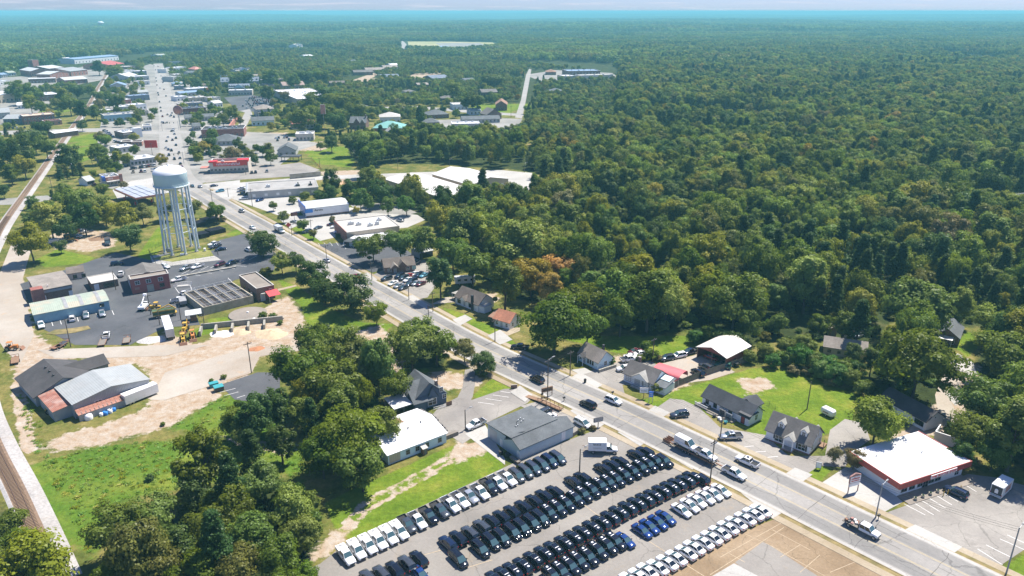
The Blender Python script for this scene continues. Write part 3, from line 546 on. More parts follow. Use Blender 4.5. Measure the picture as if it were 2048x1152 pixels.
# ---------------------------------------------------------------- the railway
TR=[at(*q)for q in((222,140),(213,148),(196,175),(181,204),(166,227),(150,247),(135,268),(110,302),(80,345),(50,387),(20,428),(0,458),(-50,560),(-62,700),(-35,840),(0,922),(20,958),(40,1000),(60,1047),(82,1098),(110,1170))]
TR=resample(TR,4.0)
for _ in range(5):TR=[TR[0]]+[(TR[i-1]+TR[i]*2+TR[i+1])/4 for i in range(1,len(TR)-1)]+[TR[-1]]
mb=MB();strip(mb,TR,-4.6,-2.4,0.012,z1=0.25);strip(mb,TR,-2.4,1.7,0.25);strip(mb,TR,1.7,2.4,0.25,z1=0.012);tb=mb.build('track_bed','ballast');tb['kind']='structure'
PAVED.append([tuple(p[:2])for p in offset_line(TR,-7)]+[tuple(p[:2])for p in offset_line(TR,5)][::-1])
def track(T,name,label,near=True,shift=0.0):
 t=thing(name,label,'railway track',(0,0,0))
 mb=MB();strip(mb,T,shift-1.9,shift+1.55,0.27);mb.build('stained_ballast',mat('stained_ballast',(0.20,0.135,0.09),1.0,var=0.3,scale=0.8)if 'stained_ballast' not in M else 'stained_ballast',t)
 for d in(-0.72,0.72):
  mb=MB();strip(mb,T,shift+d-.05,shift+d+.05,0.50);strip(mb,T,shift+d+.05,shift+d+.05,0.32,z1=0.5);strip(mb,T,shift+d-.05,shift+d-.05,0.5,z1=0.32);mb.build('rail','rail_steel',t)
 S=resample(T,0.62);sm=MB().box(-1.3,1.3,-.13,.13,0,.16).mesh('sleeper','sleeper_wood');rest=MB();cnt=0
 for i in range(len(S)-2,1,-1):
  p=offset_line(S[i-1:i+2],shift)[1];d=(S[i+1]-S[i-1]).normalized();a=math.atan2(d.y,d.x)+R(90)+rr.uniform(-.02,.02)
  x,y=topx(p.x,p.y)
  if p.y>480:continue
  if near and cnt<290 and-40<x<2090 and-20<y<1190:link('sleeper',sm,t,(p.x,p.y,0.25),(0,0,a));cnt+=1
  elif p.y<480:
   ca,sa=math.cos(a),math.sin(a);q=[(p.x+u*ca-v*sa,p.y+u*sa+v*ca,0.40)for u,v in((-1.3,-.13),(1.3,-.13),(1.3,.13),(-1.3,.13))];rest.quad(*q)
 if rest.v:o=rest.build('sleeper_row','sleeper_wood',t);o['kind']='stuff'
 return t
track(TR,'railway_track','rusty single railway line on pale ballast along the town edge')
LAND.append(('the railway line',-150,300))
# ---------------------------------------------------------------- buildings
FOOT=[] # world footprints, for keeping trees off
WCACHE={}
def wmesh(kind,w_,h_,fm,pm):
 k=(kind,round(w_,2),round(h_,2),fm,pm)
 if k not in WCACHE:
  f=MB();t=min(0.12,w_*.14)
  f.box(-w_/2-t,w_/2+t,-.05,.045,-t,0);f.box(-w_/2-t,w_/2+t,-.05,.045,h_,h_+t);f.box(-w_/2-t,-w_/2,-.05,.045,0,h_);f.box(w_/2,w_/2+t,-.05,.045,0,h_)
  if kind=='window' and w_>.7:f.box(-.035,.035,.015,.04,0,h_);f.box(-w_/2,w_/2,.015,.038,h_/2-.03,h_/2+.03)
  p=MB().box(-w_/2,w_/2,-.02,.02,0,h_)
  WCACHE[k]=(f.mesh(kind,fm),p.mesh('pane',pm))
 return WCACHE[k]
def opening(root,face,dims,u,z,w_,h_,kind='window',fm='trim_white',pm='glass_dark'):
 """face f/r/b/l of a box (L x D): u runs left to right as seen from outside"""
 L,D=dims
 loc,rz={'f':((u,0,z),R(180)),'b':((L-u,D,z),0),'r':((L,u,z),R(-90)),'l':((0,D-u,z),R(90))}[face]
 fm_,pm_=wmesh(kind,w_,h_,fm,pm)
 o=link(kind,fm_,root,loc,(0,0,rz));link('pane' if pm=='glass_dark' else 'leaf',pm_,o)
 return o
def roof_gable(L,D,h,rise,along,ov,th=0.18):
 """a closed pitched roof with overhang; along x or y"""
 mb=MB()
 if along=='x':
  y0,y1,ym=-ov,D+ov,D/2;zo=h-rise*ov/(D/2)
  a=[(-ov,y0,zo),(L+ov,y0,zo),(L+ov,ym,h+rise),(-ov,ym,h+rise)];c=[(-ov,ym,h+rise),(L+ov,ym,h+rise),(L+ov,y1,zo),(-ov,y1,zo)]
 else:
  x0,x1,xm=-ov,L+ov,L/2;zo=h-rise*ov/(L/2)
  a=[(x0,D+ov,zo),(x0,-ov,zo),(xm,-ov,h+rise),(xm,D+ov,h+rise)];c=[(xm,D+ov,h+rise),(xm,-ov,h+rise),(x1,-ov,zo),(x1,D+ov,zo)]
 for q in(a,c):mb.hexa(q+[(p[0],p[1],p[2]+th)for p in q])
 return mb
def roof_hip(L,D,h,rise,ov,th=0.16):
 mb=MB();b0=[(-ov,-ov),(L+ov,-ov),(L+ov,D+ov),(-ov,D+ov)];zo=h-0.1
 if L>=D:r0,r1=(D/2,D/2),(L-D/2,D/2);fs=[(0,1,5,4),(1,2,5),(2,3,4,5),(3,0,4)]
 else:r0,r1=(L/2,L/2),(L/2,D-L/2);fs=[(0,1,4),(1,2,5,4),(2,3,5),(3,0,4,5)]
 v=[(*p,zo)for p in b0]+[(*r0,h+rise),(*r1,h+rise)]
 mb.add(v,fs);mb.add([(*p,zo)for p in b0]+[(*p,zo-th)for p in b0],[(0,4,5,1),(1,5,6,2),(2,6,7,3),(3,7,4,0),(7,6,5,4)])
 return mb
def walls(L,D,h,rise=0,along=None,open_=()):
 mb=MB()
 if 'f' not in open_:mb.quad((0,0,0),(L,0,0),(L,0,h),(0,0,h))
 if 'r' not in open_:mb.quad((L,0,0),(L,D,0),(L,D,h),(L,0,h))
 if 'b' not in open_:mb.quad((L,D,0),(0,D,0),(0,D,h),(L,D,h))
 if 'l' not in open_:mb.quad((0,D,0),(0,0,0),(0,0,h),(0,D,h))
 e=0.01
 if rise and along=='x':mb.add([(L,0,h),(L,D,h),(L,D/2,h+rise-e)],[(0,1,2)]);mb.add([(0,D,h),(0,0,h),(0,D/2,h+rise-e)],[(0,1,2)])
 if rise and along=='y':mb.add([(0,0,h),(L,0,h),(L/2,0,h+rise-e)],[(0,1,2)]);mb.add([(L,D,h),(0,D,h),(L/2,D,h+rise-e)],[(0,1,2)])
 return mb
def place(A,B,za=0.0):
 a,b=at(*A,za),at(*B,za);d=b-a
 return(a.x,a.y,0),math.atan2(d.y,d.x),math.hypot(d.x,d.y)
def bld(name,label,cat,A,B,D,h,roof='flat',wm='grey_wall',rm='grey_membrane',rise=2.0,ov=0.4,za=0.0,win=None,par=0.5,group=None,units=0,L=None,trim='trim_white',world=None,open_=(),lm=None,cope=None):
 """A -> B is the front foot of the building in the photo (left to right); D metres deep, h metres to the eaves.
    win: list of (face, count, z, w, h[, kind, frame, pane]) spread along that face, or (face, [u...], z, w, h...)"""
 loc,rz,LL=place(A,B,za)if world is None else world
 L=L or LL
 t=thing(name,label,cat,loc,rz,group);dims=(L,D)
 c,s=math.cos(rz),math.sin(rz);FOOT.append([(loc[0]+u*c-v*s,loc[1]+u*s+v*c)for u,v in((-1,-1),(L+1,-1),(L+1,D+1),(-1,D+1))])
 if roof.startswith('gable'):
  al=roof[-1];walls(L,D,h,rise,al,open_).build('wall',wm,t);roof_gable(L,D,h,rise,al,ov).build('roof',rm,t)
 elif roof=='hip':walls(L,D,h,open_=open_).build('wall',wm,t);roof_hip(L,D,h,rise,ov).build('roof',rm,t)
 elif roof=='shed':
  walls(L,D,h,open_=open_).build('wall',wm,t);mb=MB();q=[(-ov,-ov,h),(L+ov,-ov,h),(L+ov,D+ov,h+rise),(-ov,D+ov,h+rise)];mb.hexa(q+[(p[0],p[1],p[2]+.15)for p in q]);mb.build('roof',rm,t)
  if rise:w2=MB();w2.quad((L,D,h),(0,D,h),(0,D,h+rise),(L,D,h+rise));w2.add([(L,0,h),(L,D,h),(L,D,h+rise)],[(0,1,2)]);w2.add([(0,D,h),(0,0,h),(0,D,h+rise)],[(0,1,2)]);w2.build('upper_wall',wm,t)
 else:
  walls(L,D,h+par,open_=open_).build('wall',wm,t);MB().box(.05,L-.05,.05,D-.05,h-.2,h).build('roof',rm,t)
  mb=MB();k=.28;z0,z1=h+par,h+par+.12
  mb.box(-.08,L+.08,-.08,k,z0,z1);mb.box(-.08,L+.08,D-k,D+.08,z0,z1);mb.box(-.08,k,k,D-k,z0,z1);mb.box(L-k,L+.08,k,D-k,z0,z1);mb.build('coping',cope or trim,t)
  w2=MB();w2.quad((0.04,0.04,h),(0.04,D-.04,h),(.04,D-.04,z0),(.04,.04,z0));w2.quad((L-.04,D-.04,h),(L-.04,.04,h),(L-.04,.04,z0),(L-.04,D-.04,z0));w2.quad((L-.04,.04,h),(.04,.04,h),(.04,.04,z0),(L-.04,.04,z0));w2.quad((.04,D-.04,h),(L-.04,D-.04,h),(L-.04,D-.04,z0),(.04,D-.04,z0));w2.build('parapet_lining',wm,t)
  ru=random.Random(hash(label)%1000)
  for i in range(units):
   u,v=L*(.12+.76*(i+.5)/units)+ru.uniform(-.8,.8),D*ru.uniform(.3,.75);a,b_=ru.uniform(.8,1.5),ru.uniform(.6,1.0)
   mb=MB().box(u-a,u+a,v-b_,v+b_,h,h+ru.uniform(.9,1.5));mb.lathe([(.42,h+1.2),(.42,h+1.62),(0,h+1.62)],10,c=(u,v));mb.build('roof_unit','galvanised',t)
 for wsp in(win or()):
  face,cnt,z,ww,wh=wsp[:5];kind=wsp[5]if len(wsp)>5 else 'window';fm=wsp[6]if len(wsp)>6 else trim;pm=wsp[7]if len(wsp)>7 else 'glass_dark'
  W=L if face in 'fb' else D;us=cnt if isinstance(cnt,(list,tuple))else[W*(i+.5)/cnt for i in range(cnt)]
  for u in us:opening(t,face,dims,u,z,ww,wh,kind,fm,pm)
 if lm:LAND.append((lm,loc[0]+math.cos(rz)*L/2-math.sin(rz)*D/2,loc[1]+math.sin(rz)*L/2+math.cos(rz)*D/2))
 return t,L,D
def vent(t,u,v,z,r=.15,h=.6,m_='galvanised',name='roof_vent'):
 mb=MB();mb.lathe([(r,z-.3),(r,z+h),(r*1.6,z+h),(r*1.6,z+h+r),(0,z+h+r*1.5)],8,c=(u,v));return mb.build(name,m_,t)
def text(parent,body,size,loc,rot,m_,name='lettering',ext=0.05):
 cu=bpy.data.curves.new(name,'FONT');cu.body=body;cu.size=size;cu.extrude=ext;cu.align_x='CENTER';cu.align_y='CENTER';cu.resolution_u=3
 tmp=bpy.data.objects.new('tmp',cu);COL.objects.link(tmp);dg=bpy.context.evaluated_depsgraph_get();dg.update();me=bpy.data.meshes.new_from_object(tmp.evaluated_get(dg));bpy.data.objects.remove(tmp)
 me.materials.clear();me.materials.append(M[m_]);me.name=name
 return link(name,me,parent,loc,rot)

def letterish(parent,n_,hgt,width,loc,m_,seed=1):
 """sign lettering too small in the photograph to be read: upright strokes of uneven width"""
 q=random.Random(seed);mb=MB();x=-width/2;st=width/n_
 for k in range(n_):
  w_=st*q.uniform(.5,.82);hh=hgt*q.choice((1,.78,.78,.9));mb.box(x,x+w_*.35,-.04,0,0,hh);mb.box(x+w_*.35,x+w_,-.04,0,0 if k%2 else hh*.7,hh*.3 if k%2 else hh);mb.box(x+w_*.8,x+w_,-.04,0,hh*.3 if k%2 else 0,hh if k%2 else hh*.7);x+=st
 return mb.build('lettering',m_,parent,loc)
# ----- the bottle shop, on the far side of the road: a low white box under a deep red metal fascia
t,L,D=bld('bottle_shop','white flat roofed shop with a deep red metal fascia and THE BOTTLE SHOP sign','shop',(1793,993),(1922,950),12.6,2.7,'flat','white_wall','white_roof',par=0.0,cope='trim_white',lm='the red-fascia shop',
  win=[('f',[18.6],.6,1.3,1.3),('l',[1.0],1.4,.6,.6)])
t2=t;mb=MB();ov=1.1;z0,z1=2.72,4.15
for q in(((-ov,-ov),(L+ov,-ov),(L+ov,-ov+.2),(-ov,-ov+.2)),((-ov,-ov+.2),(-ov+.2,-ov+.2),(-ov+.2,D+.5),(-ov,D+.5)),((L+ov-.2,-ov+.2),(L+ov,-ov+.2),(L+ov,D+.5),(L+ov-.2,D+.5))):mb.prism(q,z0,z1)
mb.build('fascia','red_fascia',t);MB().box(-ov+.2,L+ov-.2,-ov+.2,D+.4,3.85,4.05).build('roof_deck','white_roof',t);MB().box(-ov+.2,L+ov-.2,-ov+.2,-.02,2.75,2.9).build('soffit','trim_white',t)
mb=MB()
for k in range(int(L/0.62)):mb.box(-ov+.3+k*.64,-ov+.36+k*.64,-ov-.05,-ov,z0,z1-.02)
for k in range(int(D/0.62)+2):mb.box(-ov-.05,-ov,-ov+.2+k*.64,-ov+.26+k*.64,z0,z1-.02)
mb.build('fascia_rib','red_fascia',t)
sg=MB().box(L*.40,L*.80,-ov-.22,-ov-.08,3.02,3.92).build('shop_sign','trim_white',t);text(sg,'THE BOTTLE SHOP',.92,(L*.6,-ov-.235,3.47),(R(90),0,0),'bright_red')
for k,u in enumerate((2.0,4.4,7.0,8.6,10.4,12.5)):
 f_,p_=wmesh('window',1.7,1.5,'trim_grey','glass_dark');o=link('window' if k!=3 else 'door',f_,t,(u,0,.7 if k!=3 else.1),(0,0,R(180)));link('pane',p_,o)
MB().box(0,L,-3.4,-.02,0.02,.16).build('front_walk','brown_membrane',t)
for u,v in((3,9),(9,10),(14,6)):vent(t,u,v,4.05,.12,.4)
for k in range(4):
 p=(2.6+k*2.3,-2.6);o=thing('stone_planter',f'round stone planter on the front walk of the bottle shop, {ORD[k]} from the road','planter',t.matrix_basis@Vector((p[0],p[1],.16)),0,'planters in front of the bottle shop')
 MB().lathe([(.28,0),(.42,.55),(.34,.55),(.3,.42),(0,.42)],12).build('pot','stained_concrete',o);MB().lathe([(0,.42),(.24,.5),(.2,.72),(0,.85)],8).build('plant','green_steel',o)
for k in range(5):
 q=t.matrix_basis@Vector((9.6+k*1.35,-3.9,0.02));o=MB().lathe([(.09,0),(.09,1.15),(.06,1.22),(0,1.24)],10).build('bollard','yellow_post',None,q);tag(o,f'yellow steel bollard before the bottle shop walk, {ORD[k]} counting away from the road','bollard','bollards before the bottle shop')
# ----- white and grey houses on the far side
def shutters(t,dims,face,us,z,wh,w_=.32,off=.85,m_='trim_dark'):
 for u in us:
  for s in(-1,1):
   loc,rz={'f':((u+s*off,-.05,z),0),'r':((dims[0]+.05,u+s*off,z),R(90))}[face];MB().box(-w_/2,w_/2,-.03,.03,0,wh).build('shutter',m_,t,loc,(0,0,rz))
def dormer(t,x,y,z,w_,d_,h_,wallm,roofm,rise=.8):
 p=MB();p.quad((-w_/2,0,0),(w_/2,0,0),(w_/2,0,h_),(-w_/2,0,h_));p.quad((w_/2,0,0),(w_/2,d_,0),(w_/2,d_,h_),(w_/2,0,h_));p.quad((-w_/2,d_,0),(-w_/2,0,0),(-w_/2,0,h_),(-w_/2,d_,h_));p.add([(-w_/2,0,h_),(w_/2,0,h_),(0,0,h_+rise)],[(0,1,2)])
 o=p.build('dormer',wallm,t,(x,y,z));rf=MB();ov=.2
 for s in(-1,1):
  q=[(s*(w_/2+ov),-ov,h_-.15),(s*(w_/2+ov),d_+1.2,h_-.15),(0,d_+1.2,h_+rise),(0,-ov,h_+rise)];q=q if s>0 else q[::-1];rf.hexa(q+[(a,b_,c+.1)for a,b_,c in q])
 rf.build('dormer_roof',roofm,o);f_,p_=wmesh('window',w_*.5,h_*.75,'trim_white','glass_dark');k=link('dormer_window',f_,o,(0,0,h_*.2),(0,0,R(180)))
 MB().box(-w_*.25,w_*.25,-.02,.02,h_*.0,h_*.75).build('dormer_pane','glass_dark',o,(0,0.0,h_*.2))
 return o
def gablet(t,x,y,z,w_,d_,rise,roofm,wallm='trim_white',name='porch_roof'):
 rf=MB()
 for s in(-1,1):
  q=[(s*w_/2,0,0),(s*w_/2,d_,0),(0,d_,rise),(0,0,rise)];q=q if s>0 else q[::-1];rf.hexa(q+[(a,b_,c+.12)for a,b_,c in q])
 rf.build(name,roofm,t,(x,y,z));g_=MB();g_.add([(-w_/2+.15,.12,0.02),(w_/2-.15,.12,0.02),(0,.12,rise-.05)],[(0,1,2)]);g_.build('porch_gable',wallm,t,(x,y,z))
def post(t,x,y,z0,z1,r=.1,m_='trim_white'):return MB().box(-r,r,-r,r,z0,z1).build('post',m_,t,(x,y,0))
t,L,D=bld('dormer_house','white cape house with two dormers and a small columned entrance by the car park','house',(1531,878),(1618,911),7.6,2.9,'gable-x','white_siding','greige_shingle',3.3,.45,lm='the white dormer house',
  win=[('f',[3.2,8.9],.7,1.7,1.5),('r',[3.3,4.4],3.5,.7,1.3),('r',[1.4,6.2],.9,.9,1.4)])
MB().box(-.02,L+.02,-.03,D+.02,0,.35).build('foundation','red_brick',t)
for u in(3.0,8.6):dormer(t,u,1.1,3.55,1.5,2.2,1.5,'white_siding','light_shingle',.75)
gablet(t,6.1,-1.6,2.75,2.8,4.2,1.3,'light_shingle');post(t,5.0,-1.4,0,2.75,.13);post(t,7.2,-1.4,0,2.75,.13);MB().box(4.8,7.4,-1.9,-.02,0,.3).build('porch_step','red_brick',t)
opening(t,'f',(L,D),6.1,.35,1.0,2.05,'door','trim_white','door_white');shutters(t,(L,D),'f',(3.2,8.9),.7,1.5,.4,1.12)
pr=MB();pr.box(-.2,2.2,-.1,.0,.35,1.1);pr.build('porch_rail','trim_white',t)
for u,v,a in((4.2,D,0),(9.6,D,0)):gablet(t,u,D-2.6,3.6,1.8,2.7,.9,'light_shingle',name='rear_dormer_roof')
o=MB().box(L+.1,L+1.5,D-2.6,D-.2,.0,.5).build('side_stair','wood_brown',t);post(t,L+1.4,D-2.4,0,2.6,.07,'wood_brown')
t,L,D=bld('porch_house','white ranch house with a charcoal shingle roof and a railed front porch piled with goods','house',(1404,808),(1496,853),6.0,2.6,'gable-x','white_siding','charcoal_shingle',2.3,.45,lm='the charcoal-roofed porch house',
  win=[('f',[1.6,4.2,9.0],.8,.9,1.4,'window','trim_dark'),('f',[6.3],.2,1.0,2.0,'door','trim_grey','door_grey'),('f',[13.0],.2,.95,2.0,'door','trim_dark','door_red'),('r',[3.2],.8,1.0,1.5),('b',3,.8,1.0,1.2)])
MB().box(L-3.0,L+.5,-.52,3.5,3.0,3.16).build('step_flashing','trim_dark',t)
rx=MB();rx.quad((0,0,0),(4.4,0,0),(4.4,0,2.4),(0,0,2.4));rx.quad((4.4,0,0),(4.4,3.6,0),(4.4,3.6,2.4),(4.4,0,2.4));rx.quad((0,3.6,0),(0,0,0),(0,0,2.4),(0,3.6,2.4));rx.quad((4.4,3.6,0),(0,3.6,0),(0,3.6,2.4),(4.4,3.6,2.4));wo=rx.build('rear_wing','white_siding',t,(7.6,D,0));roof_gable(4.4,3.6,2.4,1.3,'y',.4).build('wing_roof','charcoal_shingle',wo)
MB().box(-.9,L-3.4,-2.1,-.03,0,.38).build('porch_deck','wood_grey',t)
pr=MB()
for k in range(26):pr.box(-.85+k*.16,-.80+k*.16,-2.06,-2.0,.38,1.15)
pr.box(-.9,3.4,-2.08,-1.98,1.12,1.2);pr.build('porch_rail','trim_white',t)
MB().box(3.5,7.5,-2.9,-2.2,0,.2).build('ramp','wood_grey',t)
mp=t.matrix_basis
for k,(u,v,nm,lab,c,mm,s)in enumerate(((1.6,-1.2,'rocking_chair','dark rocking chair on the house porch','chair','trim_dark',.55),(3.3,-1.2,'rocking_chair','dark rocking chair on the porch by the front door','chair','trim_dark',.55),(7.4,-1.0,'clothes_rack','crowded rack of dark clothes standing on the porch','clothes rack','trim_dark',.8),(9.6,-1.3,'clothes_rack','long rack of dark clothes at the porch end','clothes rack','navy_siding',.9),(8.0,-3.0,'white_tub','white tub of goods on the paving by the porch','tub','trim_white',.5),(9.0,-3.3,'white_tub','second white tub on the paving beside a teal bin','tub','trim_white',.45),(10.2,-3.3,'plastic_bin','teal plastic bin on the paving before the porch','bin','teal_bin',.5),(6.4,-3.0,'dark_crate','dark crate on the paving at the porch ramp','crate','trim_dark',.5))):
 q=mp@Vector((u,v,.38 if v>-2 else.03));o=thing(nm,lab,c,q,t.rotation_euler.z)
 if nm=='rocking_chair':MB().box(-.3,.3,-.3,.3,.35,.45).build('seat',mm,o);MB().box(-.3,.3,.22,.3,.45,1.05).build('backrest',mm,o);MB().box(-.3,-.24,-.4,.4,0,.08).build('rocker',mm,o);MB().box(.24,.3,-.4,.4,0,.08).build('rocker',mm,o)
 elif nm=='clothes_rack':
  MB().box(-s,s,-.03,.03,1.5,1.56).build('rail','steel',o)
  for x in(-s,s):MB().box(x-.03,x+.03,-.3,.3,0,1.5).build('upright','steel',o)
  MB().box(-s+.1,s-.1,-.22,.22,.5,1.48).build('garments',mm,o)
 else:MB().lathe([(s*.7,0),(s,s*1.3),(s*.9,s*1.3),(s*.65,.1),(0,.1)],10).build('tub',mm,o);MB().box(-s*.3,s*.3,-.04,.04,s*1.3,s*1.4).build('handle','trim_grey',o)
# office cottage (white with grey shingles, blue rear extension)
t,L,D=bld('office_cottage','white office cottage with a dark shingle roof, front gable and sloping entrance walk','house',(1247,762),(1305,784),7.2,2.7,'gable-x','white_siding','greige_shingle',2.7,.4,lm='the white office cottage',
  win=[('f',[1.6],.7,1.5,1.4,'window','trim_grey','door_white'),('f',[7.4],.8,1.5,1.4,'window','trim_grey','door_white'),('f',[4.6],.3,1.9,2.0,'door','trim_white','door_grey'),('r',[3.4],.8,1.0,1.3)])
gablet(t,5.6,-.9,2.62,5.6,4.2,1.9,'light_shingle');shutters(t,(L,D),'f',(7.4,),.8,1.4,.4,1.05,'trim_grey');MB().box(1.4,2.3,4.6,5.3,2.8,6.6).build('chimney','dark_brick',t)
MB().box(3.4,10,-1.6,-.95,0,.5).build('entrance_ramp','concrete',t)
w_=MB().box(L+.02,L+3.6,.4,5.6,0,2.2).build('side_wing','white_siding',t);MB().hexa([(L-.3,.1,2.25),(L+3.9,.1,2.25),(L+3.9,5.9,3.2),(L-.3,5.9,3.2),(L-.3,.1,2.4),(L+3.9,.1,2.4),(L+3.9,5.9,3.35),(L-.3,5.9,3.35)]).build('wing_roof','grey_shingle',w_)
MB().hexa([(L+.3,3.2,3.02),(L+3.2,3.2,3.02),(L+3.2,5.6,3.42),(L+.3,5.6,3.42),(L+.3,3.2,3.1),(L+3.2,3.2,3.1),(L+3.2,5.6,3.5),(L+.3,5.6,3.5)]).build('blue_tarp','aqua_siding',w_)
# aqua cottage
t,L,D=bld('aqua_cottage','small cottage with aqua gable wall and brown shingle roof under the big trees','house',(1157,721),(1196,741),6.0,2.7,'gable-x','aqua_siding','taupe_shingle',2.6,.4,lm='the aqua cottage',
  win=[('f',[4.2,5.2,6.2],.8,.6,1.3,'window','trim_grey'),('f',[2.6],.2,.9,2.0,'door','trim_white','door_grey'),('r',[3.0],.8,1.0,1.4),('f',[.9],.9,.7,1.0)])
gablet(t,2.2,-1.6,2.5,2.6,3.2,1.1,'dark_shingle');post(t,1.1,-1.45,0,2.5,.07);post(t,3.3,-1.45,0,2.5,.07);MB().box(5.6,6.2,4.2,4.8,2.7,6.2).build('chimney','trim_dark',t)
# orange-roofed cottage and the white house with the chimney
t,L,D=bld('orange_roof_cottage','small white cottage with a rust orange roof on the lawn beside the road','house',(988,651),(1019,660),6.4,2.7,'gable-x','white_siding','orange_shingle',2.3,.4,lm='the orange-roofed cottage',
  win=[('f',[3.2],.2,.9,2.0,'door','trim_white','door_grey'),('f',[1.2,5.3],.8,.8,1.2),('r',[1.8,4.4],.8,.9,1.2)])
MB().hexa([(-3.0,.5,2.3),(-.1,.5,2.3),(-.1,6,3.4),(-3,6,3.4),(-3,.5,2.45),(-.1,.5,2.45),(-.1,6,3.55),(-3,6,3.55)]).build('lean_to_roof','rust_shingle',t);post(t,-2.8,.7,0,2.3,.08,'wood_brown');post(t,-2.8,5.8,0,3.3,.08,'wood_brown')
t,L,D=bld('chimney_house','white house with dark shingle roof, black chimney and bay front above a lawn','house',(911,607),(957,625),7.6,2.9,'gable-x','white_siding','brown_shingle',2.9,.4,lm='the white chimney house',
  win=[('f',[2.0,8.0],.8,1.5,1.3,'window','trim_dark'),('f',[4.9],.4,1.0,2.0,'door','trim_white','door_grey'),('r',[2.0,5.6],.8,.9,1.3)])
gablet(t,4.9,-1.1,2.8,3.2,3.6,1.5,'brown_shingle');MB().box(9.0,9.8,-.6,.1,0,5.9).build('chimney','black_membrane',t);MB().hexa([(-4.6,2,2.3),(-.1,2,2.5),(-.1,8,2.5),(-4.6,8,2.3),(-4.6,2,2.42),(-.1,2,2.62),(-.1,8,2.62),(-4.6,8,2.42)]).build('carport_roof','light_shingle',t)
for v in(2.3,7.7):post(t,-4.4,v,0,2.3,.07)
b_=MB();b_.prism([(L+.02,.2),(L+2.2,.8),(L+2.2,4.2),(L+.02,5.0)],0,2.5);b_.build('sun_room','white_siding',t);MB().prism([(L-.1,0),(L+2.5,.6),(L+2.5,4.4),(L-.1,5.2)],2.5,2.66).build('sun_room_roof','pale_membrane',t)
# navy house
t,L,D=bld('navy_house','dark blue house with steep grey shingle roofs and white trimmed windows','house',(827,825),(893,806),9.0,3.2,'gable-y','navy_siding','grey_shingle',4.3,.35,lm='the navy blue house',
  win=[('f',[2.0],.9,1.2,1.5),('f',[5.6],.7,2.4,1.8),('f',[8.4],3.9,.8,1.3),('f',[9.2],1.8,1.0,1.2),('r',[3,7],1.2,1.0,1.4)])
gb=MB();gb.quad((0,-1.0,0),(3.2,-1.0,0),(3.2,-1.0,2.9),(0,-1.0,2.9));gb.quad((3.2,-1,0),(3.2,0,0),(3.2,0,2.9),(3.2,-1,2.9));gb.quad((0,0,0),(0,-1,0),(0,-1,2.9),(0,0,2.9));wo=gb.build('front_bay','navy_siding',t)
mb=MB();mb.hexa([(-.4,-1.4,2.85),(5.4,-1.4,2.85),(5.4,4.2,6.9),(-.4,4.2,6.9),(-.4,-1.4,3.0),(5.4,-1.4,3.0),(5.4,4.2,7.05),(-.4,4.2,7.05)]);mb.build('front_roof','grey_shingle',t)
gablet(t,5.6,-.7,3.0,3.4,5.0,3.2,'grey_shingle','navy_siding');MB().box(7.2,7.9,1.0,1.7,3.2,6.9).build('chimney','dark_brick',t);vent(t,8.6,2.6,6.2,.1,.8,'trim_dark');opening(t,'f',(L,D),1.6,.9,1.2,1.4)
pr=MB();pr.box(5.0,8.6,-1.9,-1.82,.85,.95);pr.box(5.0,8.6,-1.9,-1.82,.3,.38)
for k in range(10):pr.box(5.02+k*.39,5.08+k*.39,-1.9,-1.82,0,.95)
pr.build('porch_rail','trim_white',t);MB().box(8.9,10.6,-1.7,-1.6,0,1.3).build('gate','wood_brown',t)
mb=MB();mb.hexa([(-5.6,-.6,2.75),(-.05,-.6,2.95),(-.05,6.6,2.95),(-5.6,6.6,2.75),(-5.6,-.6,2.9),(-.05,-.6,3.1),(-.05,6.6,3.1),(-5.6,6.6,2.9)]);mb.build('carport_roof','white_roof',t)
for u,v in((-5.4,-.4),(-5.4,6.4),(-2.8,-.4)):post(t,u,v,0,2.75,.08,'trim_grey')
MB().box(-5.4,-.1,3.0,6.4,0,.06).build('carport_floor','stained_concrete',t)
# white-roofed long building
t,L,D=bld('white_roof_hall','long low building with a bright white metal roof and small dark windows','building',(777,930),(893,885),14.4,2.7,'gable-x','aqua_siding','white_roof',1.5,.35,lm='the white-roofed hall',trim='trim_grey',
  win=[('f',[5.3,7.9,10.6,14.2],.9,.9,1.1),('f',[9.3],1.6,.35,.35),('r',[4.0],.9,1.0,1.1)])
MB().box(.3,3.2,-.06,-.01,.2,2.4).build('sliding_door','tan_siding',t);MB().hexa([(3.0,9.0,3.98),(9.5,9.0,3.98),(9.5,13.4,3.06),(3,13.4,3.06),(3,9.0,4.06),(9.5,9.0,4.06),(9.5,13.4,3.14),(3,13.4,3.14)]).build('bare_deck','wood_brown',t)
for u,v,z in((5,5,3.9),(8.6,5.5,3.95),(12.5,6,4.0)):vent(t,u,v,z,.13,.4,'trim_dark')
mb=MB();rr2=random.Random(5)
for k in range(12):y0=.8+k*1.08;mb.box(L+.1,L+.8+rr2.uniform(-.1,.3),y0,y0+.9,2.3+1.5*(1-abs(y0-D/2)/(D/2)),2.62+1.5*(1-abs(y0-D/2)/(D/2))+rr2.uniform(0,.12))
mb.build('verge_tiles','greige_shingle',t);MB().box(L+.1,L+4.2,1.0,1.1,.0,1.1).build('ramp_rail','wood_grey',t);MB().box(L+.1,L+4.2,1.1,2.6,.0,.7).build('ramp','wood_grey',t)
